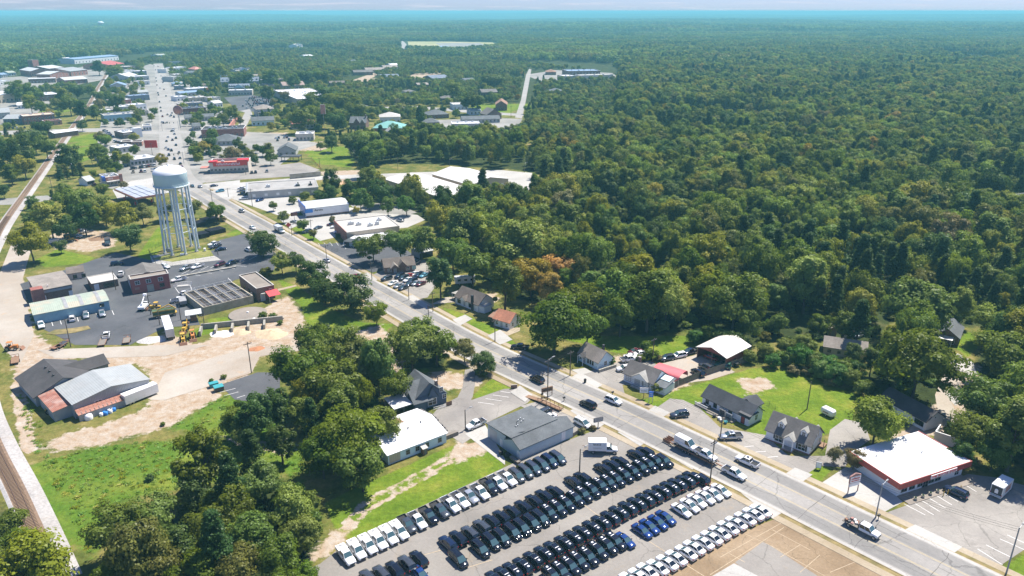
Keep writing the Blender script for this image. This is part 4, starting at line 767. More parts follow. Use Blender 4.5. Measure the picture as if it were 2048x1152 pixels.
q=t.matrix_basis@Vector((9.2,-.9,0));o=thing('tool_shed','tiny wooden shed against the wall of the white-roofed hall','shed',q,t.rotation_euler.z);MB().box(-.6,.6,-.6,.6,0,1.7).build('wall','wood_brown',o);MB().hexa([(-.75,-.75,1.65),(.75,-.75,1.65),(.75,.75,2.0),(-.75,.75,2.0),(-.75,-.75,1.75),(.75,-.75,1.75),(.75,.75,2.1),(-.75,.75,2.1)]).build('roof','pale_membrane',o);MB().box(-.3,.3,-.64,-.6,0,1.5).build('door','wood_grey',o)
# blue-grey metal building at the edge of the car park
t,L,D=bld('blue_grey_hall','pale blue metal building with two joined grey shingle roofs beside the car park','building',(1040,921),(1146,874),5.6,3.1,'gable-x','blue_grey_siding','grey_shingle',1.35,.3,lm='the blue-grey metal hall',trim='trim_white',
  win=[('f',[13.7],.5,1.0,2.1,'door','trim_white','door_white'),('l',[5.0],.1,.9,2.0,'door','trim_white','door_white')])
L2,D2=L-3.0,7.4;wo=MB()
wo.quad((0,D,0),(0,D+D2,0),(0,D+D2,3.9),(0,D,3.9));wo.quad((L2,D+D2,0),(L2,D,0),(L2,D,3.9),(L2,D+D2,3.9));wo.quad((0,D+D2,0),(L2,D+D2,0),(L2,D+D2,3.9),(0,D+D2,3.9));wo.f=[tuple(reversed(f))for f in wo.f];wl_=wo.build('rear_hall_wall','blue_grey_siding',t)
mb=MB();q=[(-.35,D/2+.1,4.62),(L2+.3,D/2+.1,4.62),(L2+.3,D+D2+.3,3.86),(-.35,D+D2+.3,3.86)];mb.hexa(q+[(a,b2,c+.2)for a,b2,c in q]);mb.build('rear_roof','grey_shingle',t)
for u,v in((6.4,D+2.0),(7.4,D+2.4),(6.2,D+3.0),(7.2,D+3.4),(4.0,D+1.0),(4.6,D+1.2)):vent(t,u,v,4.55,.09,.25,'trim_white')
vent(t,4.4,D+1.4,4.5,.06,1.1,'trim_dark');MB().box(-.05,-.01,D+3.4,D+6.6,.2,3.3).build('roller_door','door_grey',t);MB().box(-.06,-.012,D+1.2,D+2.3,.1,2.2).build('side_door','door_white',t);MB().add([(2.0,D*.72,4.86),(4.4,D*.6,4.9),(3.4,D*.58,5.05)],[(0,1,2)]).build('ridge_flap','trim_dark',t)
for k,(u,v)in enumerate(((-2.2,4.6),(-1.6,2.8))):
 o=thing('wheelie_bin',f'dark {"wheeled bin nearer the roller door" if k == 0 else "bin nearer the corner"} behind the blue-grey metal hall','bin',t.matrix_basis@Vector((u,v,.04)),.4,'bins behind the blue-grey hall');MB().hexa([(-.35,-.35,.1),(.35,-.35,.1),(.35,.35,.1),(-.35,.35,.1),(-.45,-.45,1.1),(.45,-.45,1.1),(.45,.45,1.1),(-.45,.45,1.1)]).build('body','black_plastic',o);MB().box(-.48,.48,-.48,.48,1.1,1.18).build('lid','black_plastic',o)
o=thing('wooden_bench','weathered wooden planter bench behind the blue-grey metal hall','bench',t.matrix_basis@Vector((-1.2,.4,.04)),t.rotation_euler.z+R(90));MB().box(-1.6,1.6,-.4,.4,.1,.7).build('box','wood_grey',o);MB().box(-1.7,1.7,-.5,-.38,.7,.8).build('rim','wood_grey',o);MB().box(-1.7,1.7,.38,.5,.7,.8).build('rim','wood_grey',o)
# fence and ramp beside it, with the timber sign
o=thing('board_ramp','stepped brown timber ramp with rails between the road and the car park','ramp',at(1085,806),R(-42))
MB().box(-1.0,6.5,-.8,.8,.5,.65).build('deck','wood_brown',o);MB().hexa([(-6,-.8,0),(-1,-.8,.5),(-1,.8,.5),(-6,.8,0),(-6,-.8,.1),(-1,-.8,.65),(-1,.8,.65),(-6,.8,.1)]).build('slope','wood_brown',o)
for k in range(6):
 MB().box(-1+k*1.5-.05,-1+k*1.5+.05,-.85,-.75,0,1.6).build('post','wood_brown',o);MB().box(-1+k*1.5-.05,-1+k*1.5+.05,.75,.85,0,1.6).build('post','wood_brown',o)
MB().box(-1,6.5,-.83,-.77,1.45,1.58).build('rail','wood_brown',o);MB().box(-1,6.5,.77,.83,1.45,1.58).build('rail','wood_brown',o);MB().box(-1,6.5,-.82,-.78,.8,.9).build('rail','wood_brown',o)
# carport barn with red walls, red tent and their fence
t,L,D=bld('red_barn','open red walled pole barn with a pale metal roof behind the fenced yard','barn',(1395,694),(1453,716),12.6,3.6,'gable-y','red_siding','cream_metal_roof',1.6,.4,lm='the red-walled pole barn',open_=('f',),za=3.6)
for u in(.15,L*.52,L-.15):post(t,u,.1,0,3.6,.12,'wood_brown')
MB().box(1,L-1,3,D-1,.01,.05).build('floor','stained_concrete',t)
o=thing('canopy_tent','red barrel roofed canopy tent in the fenced yard','tent',at(1338,757),R(-38));mb=MB();n_=9;Lh,Wh=4.3,3.0
pf=[(Wh*math.cos(math.pi*i/(n_-1)),2.1+1.15*math.sin(math.pi*i/(n_-1))**.8)for i in range(n_)];v=[(-Lh,y,z)for y,z in pf]+[(Lh,y,z)for y,z in pf];mb.add(v,[(i,i+1,i+1+n_,i+n_)for i in range(n_-1)],smooth=True);mb.quad((-Lh,Wh,2.1),(-Lh,Wh,1.2),(Lh,Wh,1.2),(Lh,Wh,2.1));mb.quad((-Lh,-Wh,2.1),(Lh,-Wh,2.1),(Lh,-Wh,1.2),(-Lh,-Wh,1.2));mb.build('canopy','pink_metal',o)
for x in(-Lh,0,Lh):
 for y in(-Wh,Wh):MB().box(x-.05,x+.05,y-.05,y+.05,0,2.1).build('pole','steel',o)
# tan block house, grey house, dark-roofed white house behind the shop
t,L,D=bld('tan_block_house','long tan house with a mossy pale roof and small windows backing onto the hedge','house',(1646,708),(1730,721),7.0,2.7,'gable-x','cream_siding','taupe_shingle',2.0,.4,lm='the tan long house',win=[('f',[1.6,4.4,6.8],1.0,.8,.7,'window','trim_dark'),('f',[8.8],.2,.9,2.0,'door','trim_dark','glass_dark'),('l',[4.0],.2,.9,2.0,'door','trim_dark','door_red')])
t,L,D=bld('grey_gable_house','grey gabled house with a white porch awning at the end of the back street','house',(1868,682),(1914,692),10.8,2.8,'gable-y','brown_brick','grey_shingle',2.2,.5,lm='the grey-gabled back street house',win=[('f',[3.0],.7,1.0,1.4),('f',[5.0],.2,.9,2.0,'door'),('r',3,.8,.9,1.2)])
MB().hexa([(.4,-2.2,2.2),(L-1.4,-2.2,2.2),(L-1.4,-.02,2.6),(.4,-.02,2.6),(.4,-2.2,2.3),(L-1.4,-2.2,2.3),(L-1.4,-.02,2.7),(.4,-.02,2.7)]).build('porch_awning','trim_white',t);post(t,.6,-2.0,0,2.2,.07);post(t,L-1.6,-2.0,0,2.2,.07)
t,L,D=bld('dark_roof_house','long pale green house with a black shingle roof behind the white-roofed shop','house',(1758,812),(1848,862),6.3,2.8,'gable-x','white_siding','dark_shingle',2.1,.4,lm='the black-roofed house',win=[('f',[11.4,12.7],.9,1.1,1.2,'window','trim_dark'),('f',[5.0],.2,.9,2.0,'door','trim_white','door_grey'),('r',[3.2],3.0,.4,.4)])
o=thing('block_enclosure','roofless pale block enclosure at the back of the bottle shop','wall',at(1866,882),R(-42));mb=MB();mb.box(0,5.4,0,.25,0,2.8);mb.box(5.15,5.4,.25,4.5,0,2.8);mb.box(0,.25,.25,4.5,0,2.8);mb.build('wall','white_wall',o);MB().box(.25,5.15,.25,4.5,0,.06).build('floor','concrete',o);MB().box(.3,1.6,2.0,3.2,.06,1.2).build('cooling_unit','galvanised',o)
bld('timber_shed','small dark timber shed among trees behind the tan house','shed',(1657,672),(1672,673),3.0,2.4,'gable-y','wood_brown','taupe_shingle',.8,.25,win=[('f',[1.2],.1,.9,1.8,'door','wood_grey','wood_grey')]);bld('beige_shed','small beige shed among trees beside a parked car','shed',(1688,675),(1706,677),3.2,2.4,'gable-y','stucco','greige_shingle',.8,.25,win=[('f',[1.6],.1,.9,1.8,'door','trim_white','door_white')])
bld('hidden_shed','pale shed roof showing between the trees behind the lawn','shed',(1196,592),(1210,600),5,2.4,'gable-y','dark_brick','white_metal_roof',.8,.3)
# ----- the municipal works at the left: brick shops, treatment basins, tower
t,L,D=bld('brick_workshop','low brick workshop with a wide taupe shingle roof and square brick tower corner','building',(78,606),(147,592),19.0,4.6,'gable-x','dark_brick','taupe_shingle',.9,.5,lm='the brick workshop',win=[('f',[2.0,10.6],.1,1.0,2.1,'door','trim_white','door_white'),('r',[5,11],1.2,1.2,1.2)])
MB().box(-1.6,2.2,-1.4,2.4,0,5.6).build('stair_tower','red_brick',t);vent(t,4.0,1.6,5.0,.14,.5,'trim_white');MB().box(2.3,L+.2,-.5,-.02,3.4,4.3).build('eave_panel','trim_grey',t)
t,L,D=bld('small_tan_annex','small tan block annex with a rusty shed roof between the brick buildings','building',(137,561),(170,556),6.0,2.6,'shed','stucco','brown_shingle',.9,.3,win=[('f',[2.5,5.5],.5,1.2,1.3,'window','trim_dark')])
t,L,D=bld('flat_pump_house','low flat roofed pump house with a stained pale roof among the works buildings','building',(186,582),(238,572),10.0,2.8,'flat','brown_brick','pale_membrane',par=.05,cope='pale_membrane',lm='the flat-roofed pump house',win=[('f',[1.5],.1,1.4,2.2,'door','trim_white','door_white'),('f',[6.0],.6,4.0,1.4,'window','trim_dark')])
t,L,D=bld('red_brick_office','two storey painted red brick office block with small white windows','building',(266,589),(342,576),5.2,5.6,'flat','painted_red_brick','brown_membrane',par=.35,cope='pale_membrane',lm='the red brick office block',win=[('f',[2.2,6.0,10.2],3.6,1.5,1.3),('f',[10.4],1.2,1.5,1.3,'window','trim_dark'),('f',[6.3],.1,2.1,2.6,'door','trim_grey','stained_concrete'),('f',[1.8],1.7,1.3,.7,'window','stone_red','stone_red')])
c0=t.matrix_basis@Vector((0,D+.05,0));t2,L2_,D2_=bld('gabled_office_wing','gabled wing with a taupe shingle roof joined behind the red brick office','building',(0,0),(0,0),13.0,4.3,'gable-y','grey_wall','greige_shingle',1.9,.35,world=((c0.x,c0.y,0),t.rotation_euler.z,L-.6),win=[('l',3,1.0,1.0,1.2),('r',3,1.0,1.0,1.2)])
t,L,D=bld('blue_workshop','long blue metal workshop with pale green stained roof and dark skylight strips','building',(72,650),(221,620),13.0,3.6,'gable-x','blue_siding','pale_green_roof',1.0,.25,lm='the blue metal workshop',win=[('f',[20.5],1.9,1.2,1.0,'window','trim_dark')])
for u in(9.4,14.2,19.6):MB().hexa([(u,.2,3.83),(u+1.1,.2,3.83),(u+1.1,D/2-.1,4.8),(u,D/2-.1,4.8),(u,.2,3.89),(u+1.1,.2,3.89),(u+1.1,D/2-.1,4.87),(u,D/2-.1,4.87)]).build('skylight_strip','tan_siding' if 0 else 'trim_grey',t)
for u in(9.4,14.2,19.6):MB().hexa([(u,D/2+.1,4.8),(u+1.1,D/2+.1,4.8),(u+1.1,D-.2,3.83),(u,D-.2,3.83),(u,D/2+.1,4.87),(u+1.1,D/2+.1,4.87),(u+1.1,D-.2,3.89),(u,D-.2,3.89)]).build('skylight_strip','trim_grey',t)
t,L,D=bld('filter_building','brick filter building with a flat brown roof, white coping and red door canopy','building',(516,604),(551,596),18.5,4.9,'flat','dark_brick','brown_membrane',par=.3,cope='pale_membrane',lm='the brick filter building',win=[('f',[2.0],.1,1.4,2.6,'door','trim_white','door_grey'),('f',[5.2],3.2,.9,.9),('l',[5,10,15],1.2,1.2,1.4,'window','trim_dark')])
mb=MB();mb.hexa([(3.0,-4.0,2.5),(L+.8,-4.0,2.5),(L+.8,-.05,3.5),(3.0,-.05,3.5),(3.0,-4.0,2.58),(L+.8,-4.0,2.58),(L+.8,-.05,3.58),(3.0,-.05,3.58)]);mb.build('door_canopy','red_canvas',t)
for u in(3.1,L+.7):post(t,u,-3.9,0,2.5,.06,'steel')
MB().box(1.3,2.9,-.9,-.05,2.95,3.1).build('door_hood','pale_membrane',t);LAND.append(('the red door canopy',at(545,590).x,at(545,590).y))
# the open settling basins beside it
a0,a1=at(409,631),at(508,606);dv=(a1-a0);BL=dv.length;br=math.atan2(dv.y,dv.x)
o=thing('settling_basin','raised concrete settling basins crossed by pale walkways and rails','water treatment basin',a0,br);LAND.append(('the settling basins',a0.x+5,a0.y+8));BD=19.5
FOOT.append([tuple((o.matrix_basis@Vector(p+(0,)))[:2])for p in((0,0),(BL,0),(BL,BD),(0,BD))])if False else None
mb=MB();mb.box(0,BL,0,.4,0,3.0);mb.box(0,BL,BD-.4,BD,0,3.0);mb.box(0,.4,.4,BD-.4,0,3.0);mb.box(BL-.4,BL,.4,BD-.4,0,3.0);mb.build('basin_wall','stained_concrete',o);MB().box(.4,BL-.4,.4,BD-.4,.02,2.3).build('basin_water','basin_water',o)if 'basin_water' in M else MB().box(.4,BL-.4,.4,BD-.4,.02,2.3).build('basin_water',mat('basin_water',(0.085,0.065,0.045),.35,var=.3,scale=.4),o)
for k in range(1,5):MB().box(BL*k/5-.15,BL*k/5+.15,.4,BD-.4,2.7,2.95).build('walkway','stained_concrete',o)
MB().box(.4,BL-.4,BD/2-.2,BD/2+.2,2.72,2.97).build('walkway','stained_concrete',o)
for k in range(14):MB().box(.4+(BL-.8)*k/14,.46+(BL-.8)*k/14,.4,BD-.4,2.5,2.56).build('launder','galvanised',o)
def railing(parent,p,q,z,h=1.05,n=8,m_='galvanised'):
 p,q=Vector(p),Vector(q);mb=MB()
 for k in range(n+1):c=p.lerp(q,k/n);mb.tube((c.x,c.y,z),(c.x,c.y,z+h),.035,n=4)
 for hh in(h,h*.55):mb.tube((p.x,p.y,z+hh),(q.x,q.y,z+hh),.035,n=4)
 return mb.build('handrail',m_,parent)
for p,q in(((.2,.2,0),(BL-.2,.2,0)),((.2,BD-.2,0),(BL-.2,BD-.2,0)),((.2,.2,0),(.2,BD-.2,0))):railing(o,p,q,3.0,n=12)
for k in range(1,5):railing(o,(BL*k/5-.14,.4,0),(BL*k/5-.14,BD-.4,0),2.95,.95);railing(o,(BL*k/5+.14,.4,0),(BL*k/5+.14,BD-.4,0),2.95,.95)
railing(o,(.4,BD/2,0),(BL-.4,BD/2,0),2.97,.9,14)
o=MB().lathe([(0,.75),(6.3,.35),(6.5,.35),(6.5,0)],40).build('round_tank','brown_membrane',None,at(496,629));tag(o,'low round brown roofed tank sunk in the yard below the basins','tank');MB().box(-.3,.3,-.3,.3,.7,1.1).build('hatch','trim_white',o);MB().lathe([(.6,.3),(.6,.5),(0,.55)],12,c=(3.6,-4.6)).build('hatch','trim_white',o)
# block-walled storage bays with heaps
bp0,bp1=at(400,668),at(572,650);bd=(bp1-bp0);ba=math.atan2(bd.y,bd.x);o=thing('storage_bay','row of open storage bays with grey block walls holding sand heaps','storage bays',bp0,ba);bl=bd.length;LAND.append(('the block storage bays',bp0.x+8,bp0.y))
bm_=MB().box(-.75,.75,-.3,.3,0,.6).mesh('block','block_wall')
for k in range(int(bl/1.55)):
 for c in range(3):link('block',bm_,o,(k*1.55+.8+(.3 if c%2 else 0),4.2,c*.62),(0,0,0))
for u in(0.3,5.0,10.2,15.3,20.4):
 for k in range(4):
  for c in range(3 if k>0 else 2):link('block',bm_,o,(u,3.2-k*1.55,c*.62),(0,0,R(90)))
def heap(name,label,cat,x,y,r,h,mname,sx=1.0,seed=0):
 mb=MB();n_,m_=22,8;q=random.Random(seed);v=[]
 ph=[q.uniform(0,6.28)for _ in range(4)]
 for j in range(m_+1):
  for i in range(n_):
   a=2*math.pi*i/n_;rr_=r*(1-j/m_)*(1+.12*math.sin(2*a+ph[0])+.08*math.sin(5*a+ph[1]))+.02;v.append((sx*rr_*math.cos(a),rr_*math.sin(a),h*(1-(1-j/m_)**1.15)**1.0*(1+.06*math.sin(4*a+ph[2]))+q.uniform(-.03,.03)-.03))
 mb.add(v,[(j*n_+i,j*n_+(i+1)%n_,(j+1)*n_+(i+1)%n_,(j+1)*n_+i)for j in range(m_)for i in range(n_)],smooth=True);ob=mb.build(name,mname,None,(x,y,0));return tag(ob,label,cat)
for nm,lab,px,py,r,h,mm in(('white_sand_heap','heap of white sand in the first storage bay',444,668,3.2,1.1,'white_sand'),('sand_heap','heap of pale stained sand in the middle storage bay',482,664,2.8,1.0,'tan_sand'),('clay_heap','broad heap of tan and red clay beside the last storage bay',542,668,4.6,1.3,'tan_sand'),('rubble_heap','heap of grey broken rubble beside the white trailer',304,680,3.4,1.2,'rubble'),('red_clay_heap','low streak of red clay on the yard road by the utility pole',513,698,2.2,.5,'red_clay'),('brown_mulch_heap','brown mulch heap on the cleared ground among the left trees',203,477,4.5,1.3,'wood_brown')):
 p=at(px,py);heap(nm,lab,'heap',p.x,p.y,r,h,mm,1.2,px)
# ----- grey sheds below the yard
t,L,D=bld('grey_shed_hall','large grey metal shed with pale roof panels and a red lean-to strip','building',(152,838),(303,786),13.5,4.2,'gable-y','grey_siding','grey_metal_roof',1.6,.25,lm='the grey metal shed hall',open_=(),win=[('f',[6.0],1.2,1.6,1.9,'window','trim_white')])
MB().hexa([(-.2,-.3,4.35),(6.4,-.3,4.42),(6.4,D*.55,4.5),(-.2,D*.55,4.45),(-.2,-.3,4.45),(6.4,-.3,4.52),(6.4,D*.55,4.6),(-.2,D*.55,4.55)])
pm_=MB().hexa([(0,-2.6,1.9),(1.02,-2.6,1.9),(1.02,-.05,2.7),(0,-.05,2.7),(0,-2.6,1.98),(1.02,-2.6,1.98),(1.02,-.05,2.78),(0,-.05,2.78)]).mesh('roof_panel','rust_roof');ao=MB().box(.2,11.6,-2.45,-2.35,0,1.9).build('lean_to_wall','grey_siding',t)
for k in range(11):link('roof_panel',pm_,ao,(k*1.06+.1,0,0),(0,0,0))
for k in range(12):MB().box(k*1.06+.05,k*1.06+.1,-2.6,-.06,2.3,2.36).build('panel_seam','pale_membrane',ao)
MB().box(L-.05,L+.0,2,9,0.1,3.6).build('roller_door','trim_grey',t)
mb=MB();mb.hexa([(-4.4,2.0,2.9),(-.05,2.0,3.4),(-.05,D+.6,3.9),(-4.4,D+.6,3.2),(-4.4,2.0,3.0),(-.05,2.0,3.5),(-.05,D+.6,4.0),(-4.4,D+.6,3.3)]);mb.build('rust_lean_to_roof','rust_roof',t);w2=MB();w2.quad((-4.2,2.3,0),(0,2.3,0),(0,2.3,3.4),(-4.2,2.3,2.95));w2.quad((-4.2,D+.4,0),(-4.2,2.3,0),(-4.2,2.3,2.95),(-4.2,D+.4,3.25));w2.build('lean_to_side','grey_siding',t)
c0=t.matrix_basis@Vector((-5.0,D+1.0,0));t2,L2_,D2_=bld('dark_gable_hall','dark shingle roofed hall with stepped gables behind the grey metal shed','building',(0,0),(0,0),16.0,3.0,'gable-y','grey_siding','dark_shingle',3.0,.6,world=((c0.x,c0.y,0),t.rotation_euler.z,15.0),lm='the dark-roofed hall',win=[('f',[4,10],1,1,1.2)])
for k in range(3):vent(t2,L2_*.42,4+k*3.4,5.3,.22,.5,'trim_dark')
wg=MB();wg.quad((0,0,0),(6.0,0,0),(6,0,3),(0,0,3));wg.quad((6,0,0),(6,7,0),(6,7,3),(6,0,3));wg.quad((6,7,0),(0,7,0),(0,7,3),(6,7,3));wo=wg.build('cross_wing','grey_siding',t2,(L2_,7,0));mb=MB();v0=[(-7.5,-.4,2.9),(6.4,-.4,2.9),(6.4,3.5,4.9),(-7.5,3.5,4.9)];v1=[(-7.5,3.5,4.9),(6.4,3.5,4.9),(6.4,7.4,2.9),(-7.5,7.4,2.9)]
for q in(v0,v1):mb.hexa(q+[(a,b2,c+.16)for a,b2,c in q])
mb.build('cross_roof','dark_shingle',wo)
# ----- shops along the near right side of the street
t,L,D=bld('blue_front_shop','long white metal shop with blue front corner, blue strip sign and dark lettering','shop',(613,436),(699,426),16.0,4.8,'gable-x','white_siding','white_metal_roof',1.2,.2,lm='the blue-cornered shop',win=[('l',[4,8,12],.3,2.2,2.4,'window','sign_blue')])
MB().box(-.4,3.5,-.3,-.05,2.6,4.3).build('strip_sign','bright_blue',t);MB().box(-.45,-.03,-.3,D+.3,2.5,6.2).build('front_parapet','sign_blue',t);text(t,'Aarons',1.5,(6.6,-.12,3.5),(R(90),0,0),'dark_steel');MB().box(0,L,-.06,-.02,0,1.0).build('base_band','brown_brick',t)
t,L,D=bld('tan_shop','tan shop with a pale flat roof, red brick front and roof units','shop',(695,487),(800,473),22.5,5.0,'flat','tan_wall','pale_membrane',par=.15,units=5,cope='pale_membrane',lm='the tan flat-roofed shop',win=[('l',[3,6,9,12,15],.3,1.8,2.6,'window','trim_dark')])
MB().box(-.35,-.03,-.1,D+.1,0,5.6).build('brick_front','red_brick',t)
t,L,D=bld('grey_awning_store','small store with a grey shingled mansard and white roof behind the dark car park','shop',(699,492),(760,498),14.0,3.2,'flat','white_wall','white_roof',par=.1,lm='the grey mansard store',win=[('f',3,.5,2.0,2.0),('l',4,.5,2.0,2.0)])
MB().hexa([(-2.0,-2.0,2.4),(L+.5,-2.0,2.4),(L+.5,0,3.4),(-.1,0,3.4),(-2.0,-2.0,2.6),(L+.5,-2.0,2.6),(L+.5,-.02,3.7),(-.02,-.02,3.7)]).build('mansard','grey_shingle',t);MB().hexa([(-2.0,D,2.4),(-2.0,-2.0,2.4),(-.1,-.0,3.4),(-.1,D,3.4),(-2.0,D,2.6),(-2.0,-2.0,2.6),(-.02,-.02,3.7),(-.02,D,3.7)]).build('mansard','grey_shingle',t);post(t,-1.8,-1.8,0,2.4,.1);post(t,3,-1.8,0,2.4,.1);post(t,-1.8,5,0,2.4,.1)
t,L,D=bld('grey_service_building','long low grey service building with flat grey roof and two roof stacks','shop',(497,399),(638,389),24.0,4.2,'flat','grey_wall','grey_membrane',par=.15,cope='grey_wall',units=2,lm='the long grey service building',win=[('f',6,1.4,1.4,1.2,'window','trim_white','door_white'),('l',4,.2,2.6,3.0,'door','trim_white','glass_dark')])
for u in(L*.72,L*.9):mb=MB();mb.tube((u,7,4),(u,7,6.6),.35);mb.box(u-1.2,u+1.0,6.4,7.6,4.2,5.2);mb.build('roof_stack','trim_dark',t)
mb=MB();mb.hexa([(-1.2,-.4,3.9),(0,-.4,4.6),(0,D+.4,4.6),(-1.2,D+.4,3.9),(-1.2,-.4,4.1),(0,-.4,4.8),(0,D+.4,4.8),(-1.2,D+.4,4.1)]);mb.build('front_awning','white_metal_roof',t)
t,L,D=bld('brick_bungalow_office','brown brick bungalow with dark shingle gables beside the crowded car lot','house',(770,548),(830,542),8.0,2.8,'gable-x','brown_brick','brown_shingle',2.4,.4,lm='the brick bungalow',win=[('f',[2,9.4],.8,1.3,1.2),('f',[4.2],.1,.9,2,'door','trim_white','door_grey'),('f',[12],.9,1.4,1.4,'window','trim_white','teal_roof'),('l',[3,6],.8,1,1.2)])
gablet(t,4.0,-1.8,2.5,3.6,4.0,1.6,'taupe_shingle','brown_brick');gablet(t,7.2,-1.2,2.7,4.0,5.0,2.2,'brown_shingle','brown_brick')
bld('carport_roof_shed','pale metal carport roof among trees beside the bungalow','carport',(840,518),(866,512),7,2.6,'gable-x','grey_siding','white_metal_roof',.8,.3,open_=('f','b'))
# warehouse: two joined halls
def wrl(x,y,deg,L):return((x,y,0),R(deg),L)
t,L,D=bld('tan_warehouse','tall tan warehouse hall with a white gabled roof and a roller door in the woods','warehouse',(0,0),(0,0),40.0,6.6,'gable-y','tan_siding','cream_metal_roof',2.8,.5,world=wrl(-23.6,417.2,39,27.5),lm='the white-roofed warehouse',win=[('f',[5.0],.1,4.6,4.4,'door','trim_dark','trim_dark'),('f',[21.5],.1,4.6,4.4,'door','trim_white','door_white')])
t,L,D=bld('low_warehouse','wide low warehouse wing with a nearly flat white roof beside the taller hall','warehouse',(0,0),(0,0),62.0,6.3,'gable-y','tan_siding','cream_metal_roof',.9,.5,world=wrl(-37.4,388.0,39,24.5),win=[('f',[17.5],.1,4.0,3.8,'door','trim_dark','trim_dark'),('l',5,.2,3.2,3.6,'door','trim_white','wood_grey')])
for u,v in((3,4),(9,40)):vent(t,u,v,6.7,.4,.8,'trim_dark')
MB().hexa([(12.3,8,7.45),(16.8,13,7.2),(16.9,13.6,7.2),(12.3,8.6,7.45),(12.3,8,7.5),(16.8,13,7.27),(16.9,13.6,7.27),(12.3,8.6,7.5)]).build('roof_patch','old_metal_roof',t)
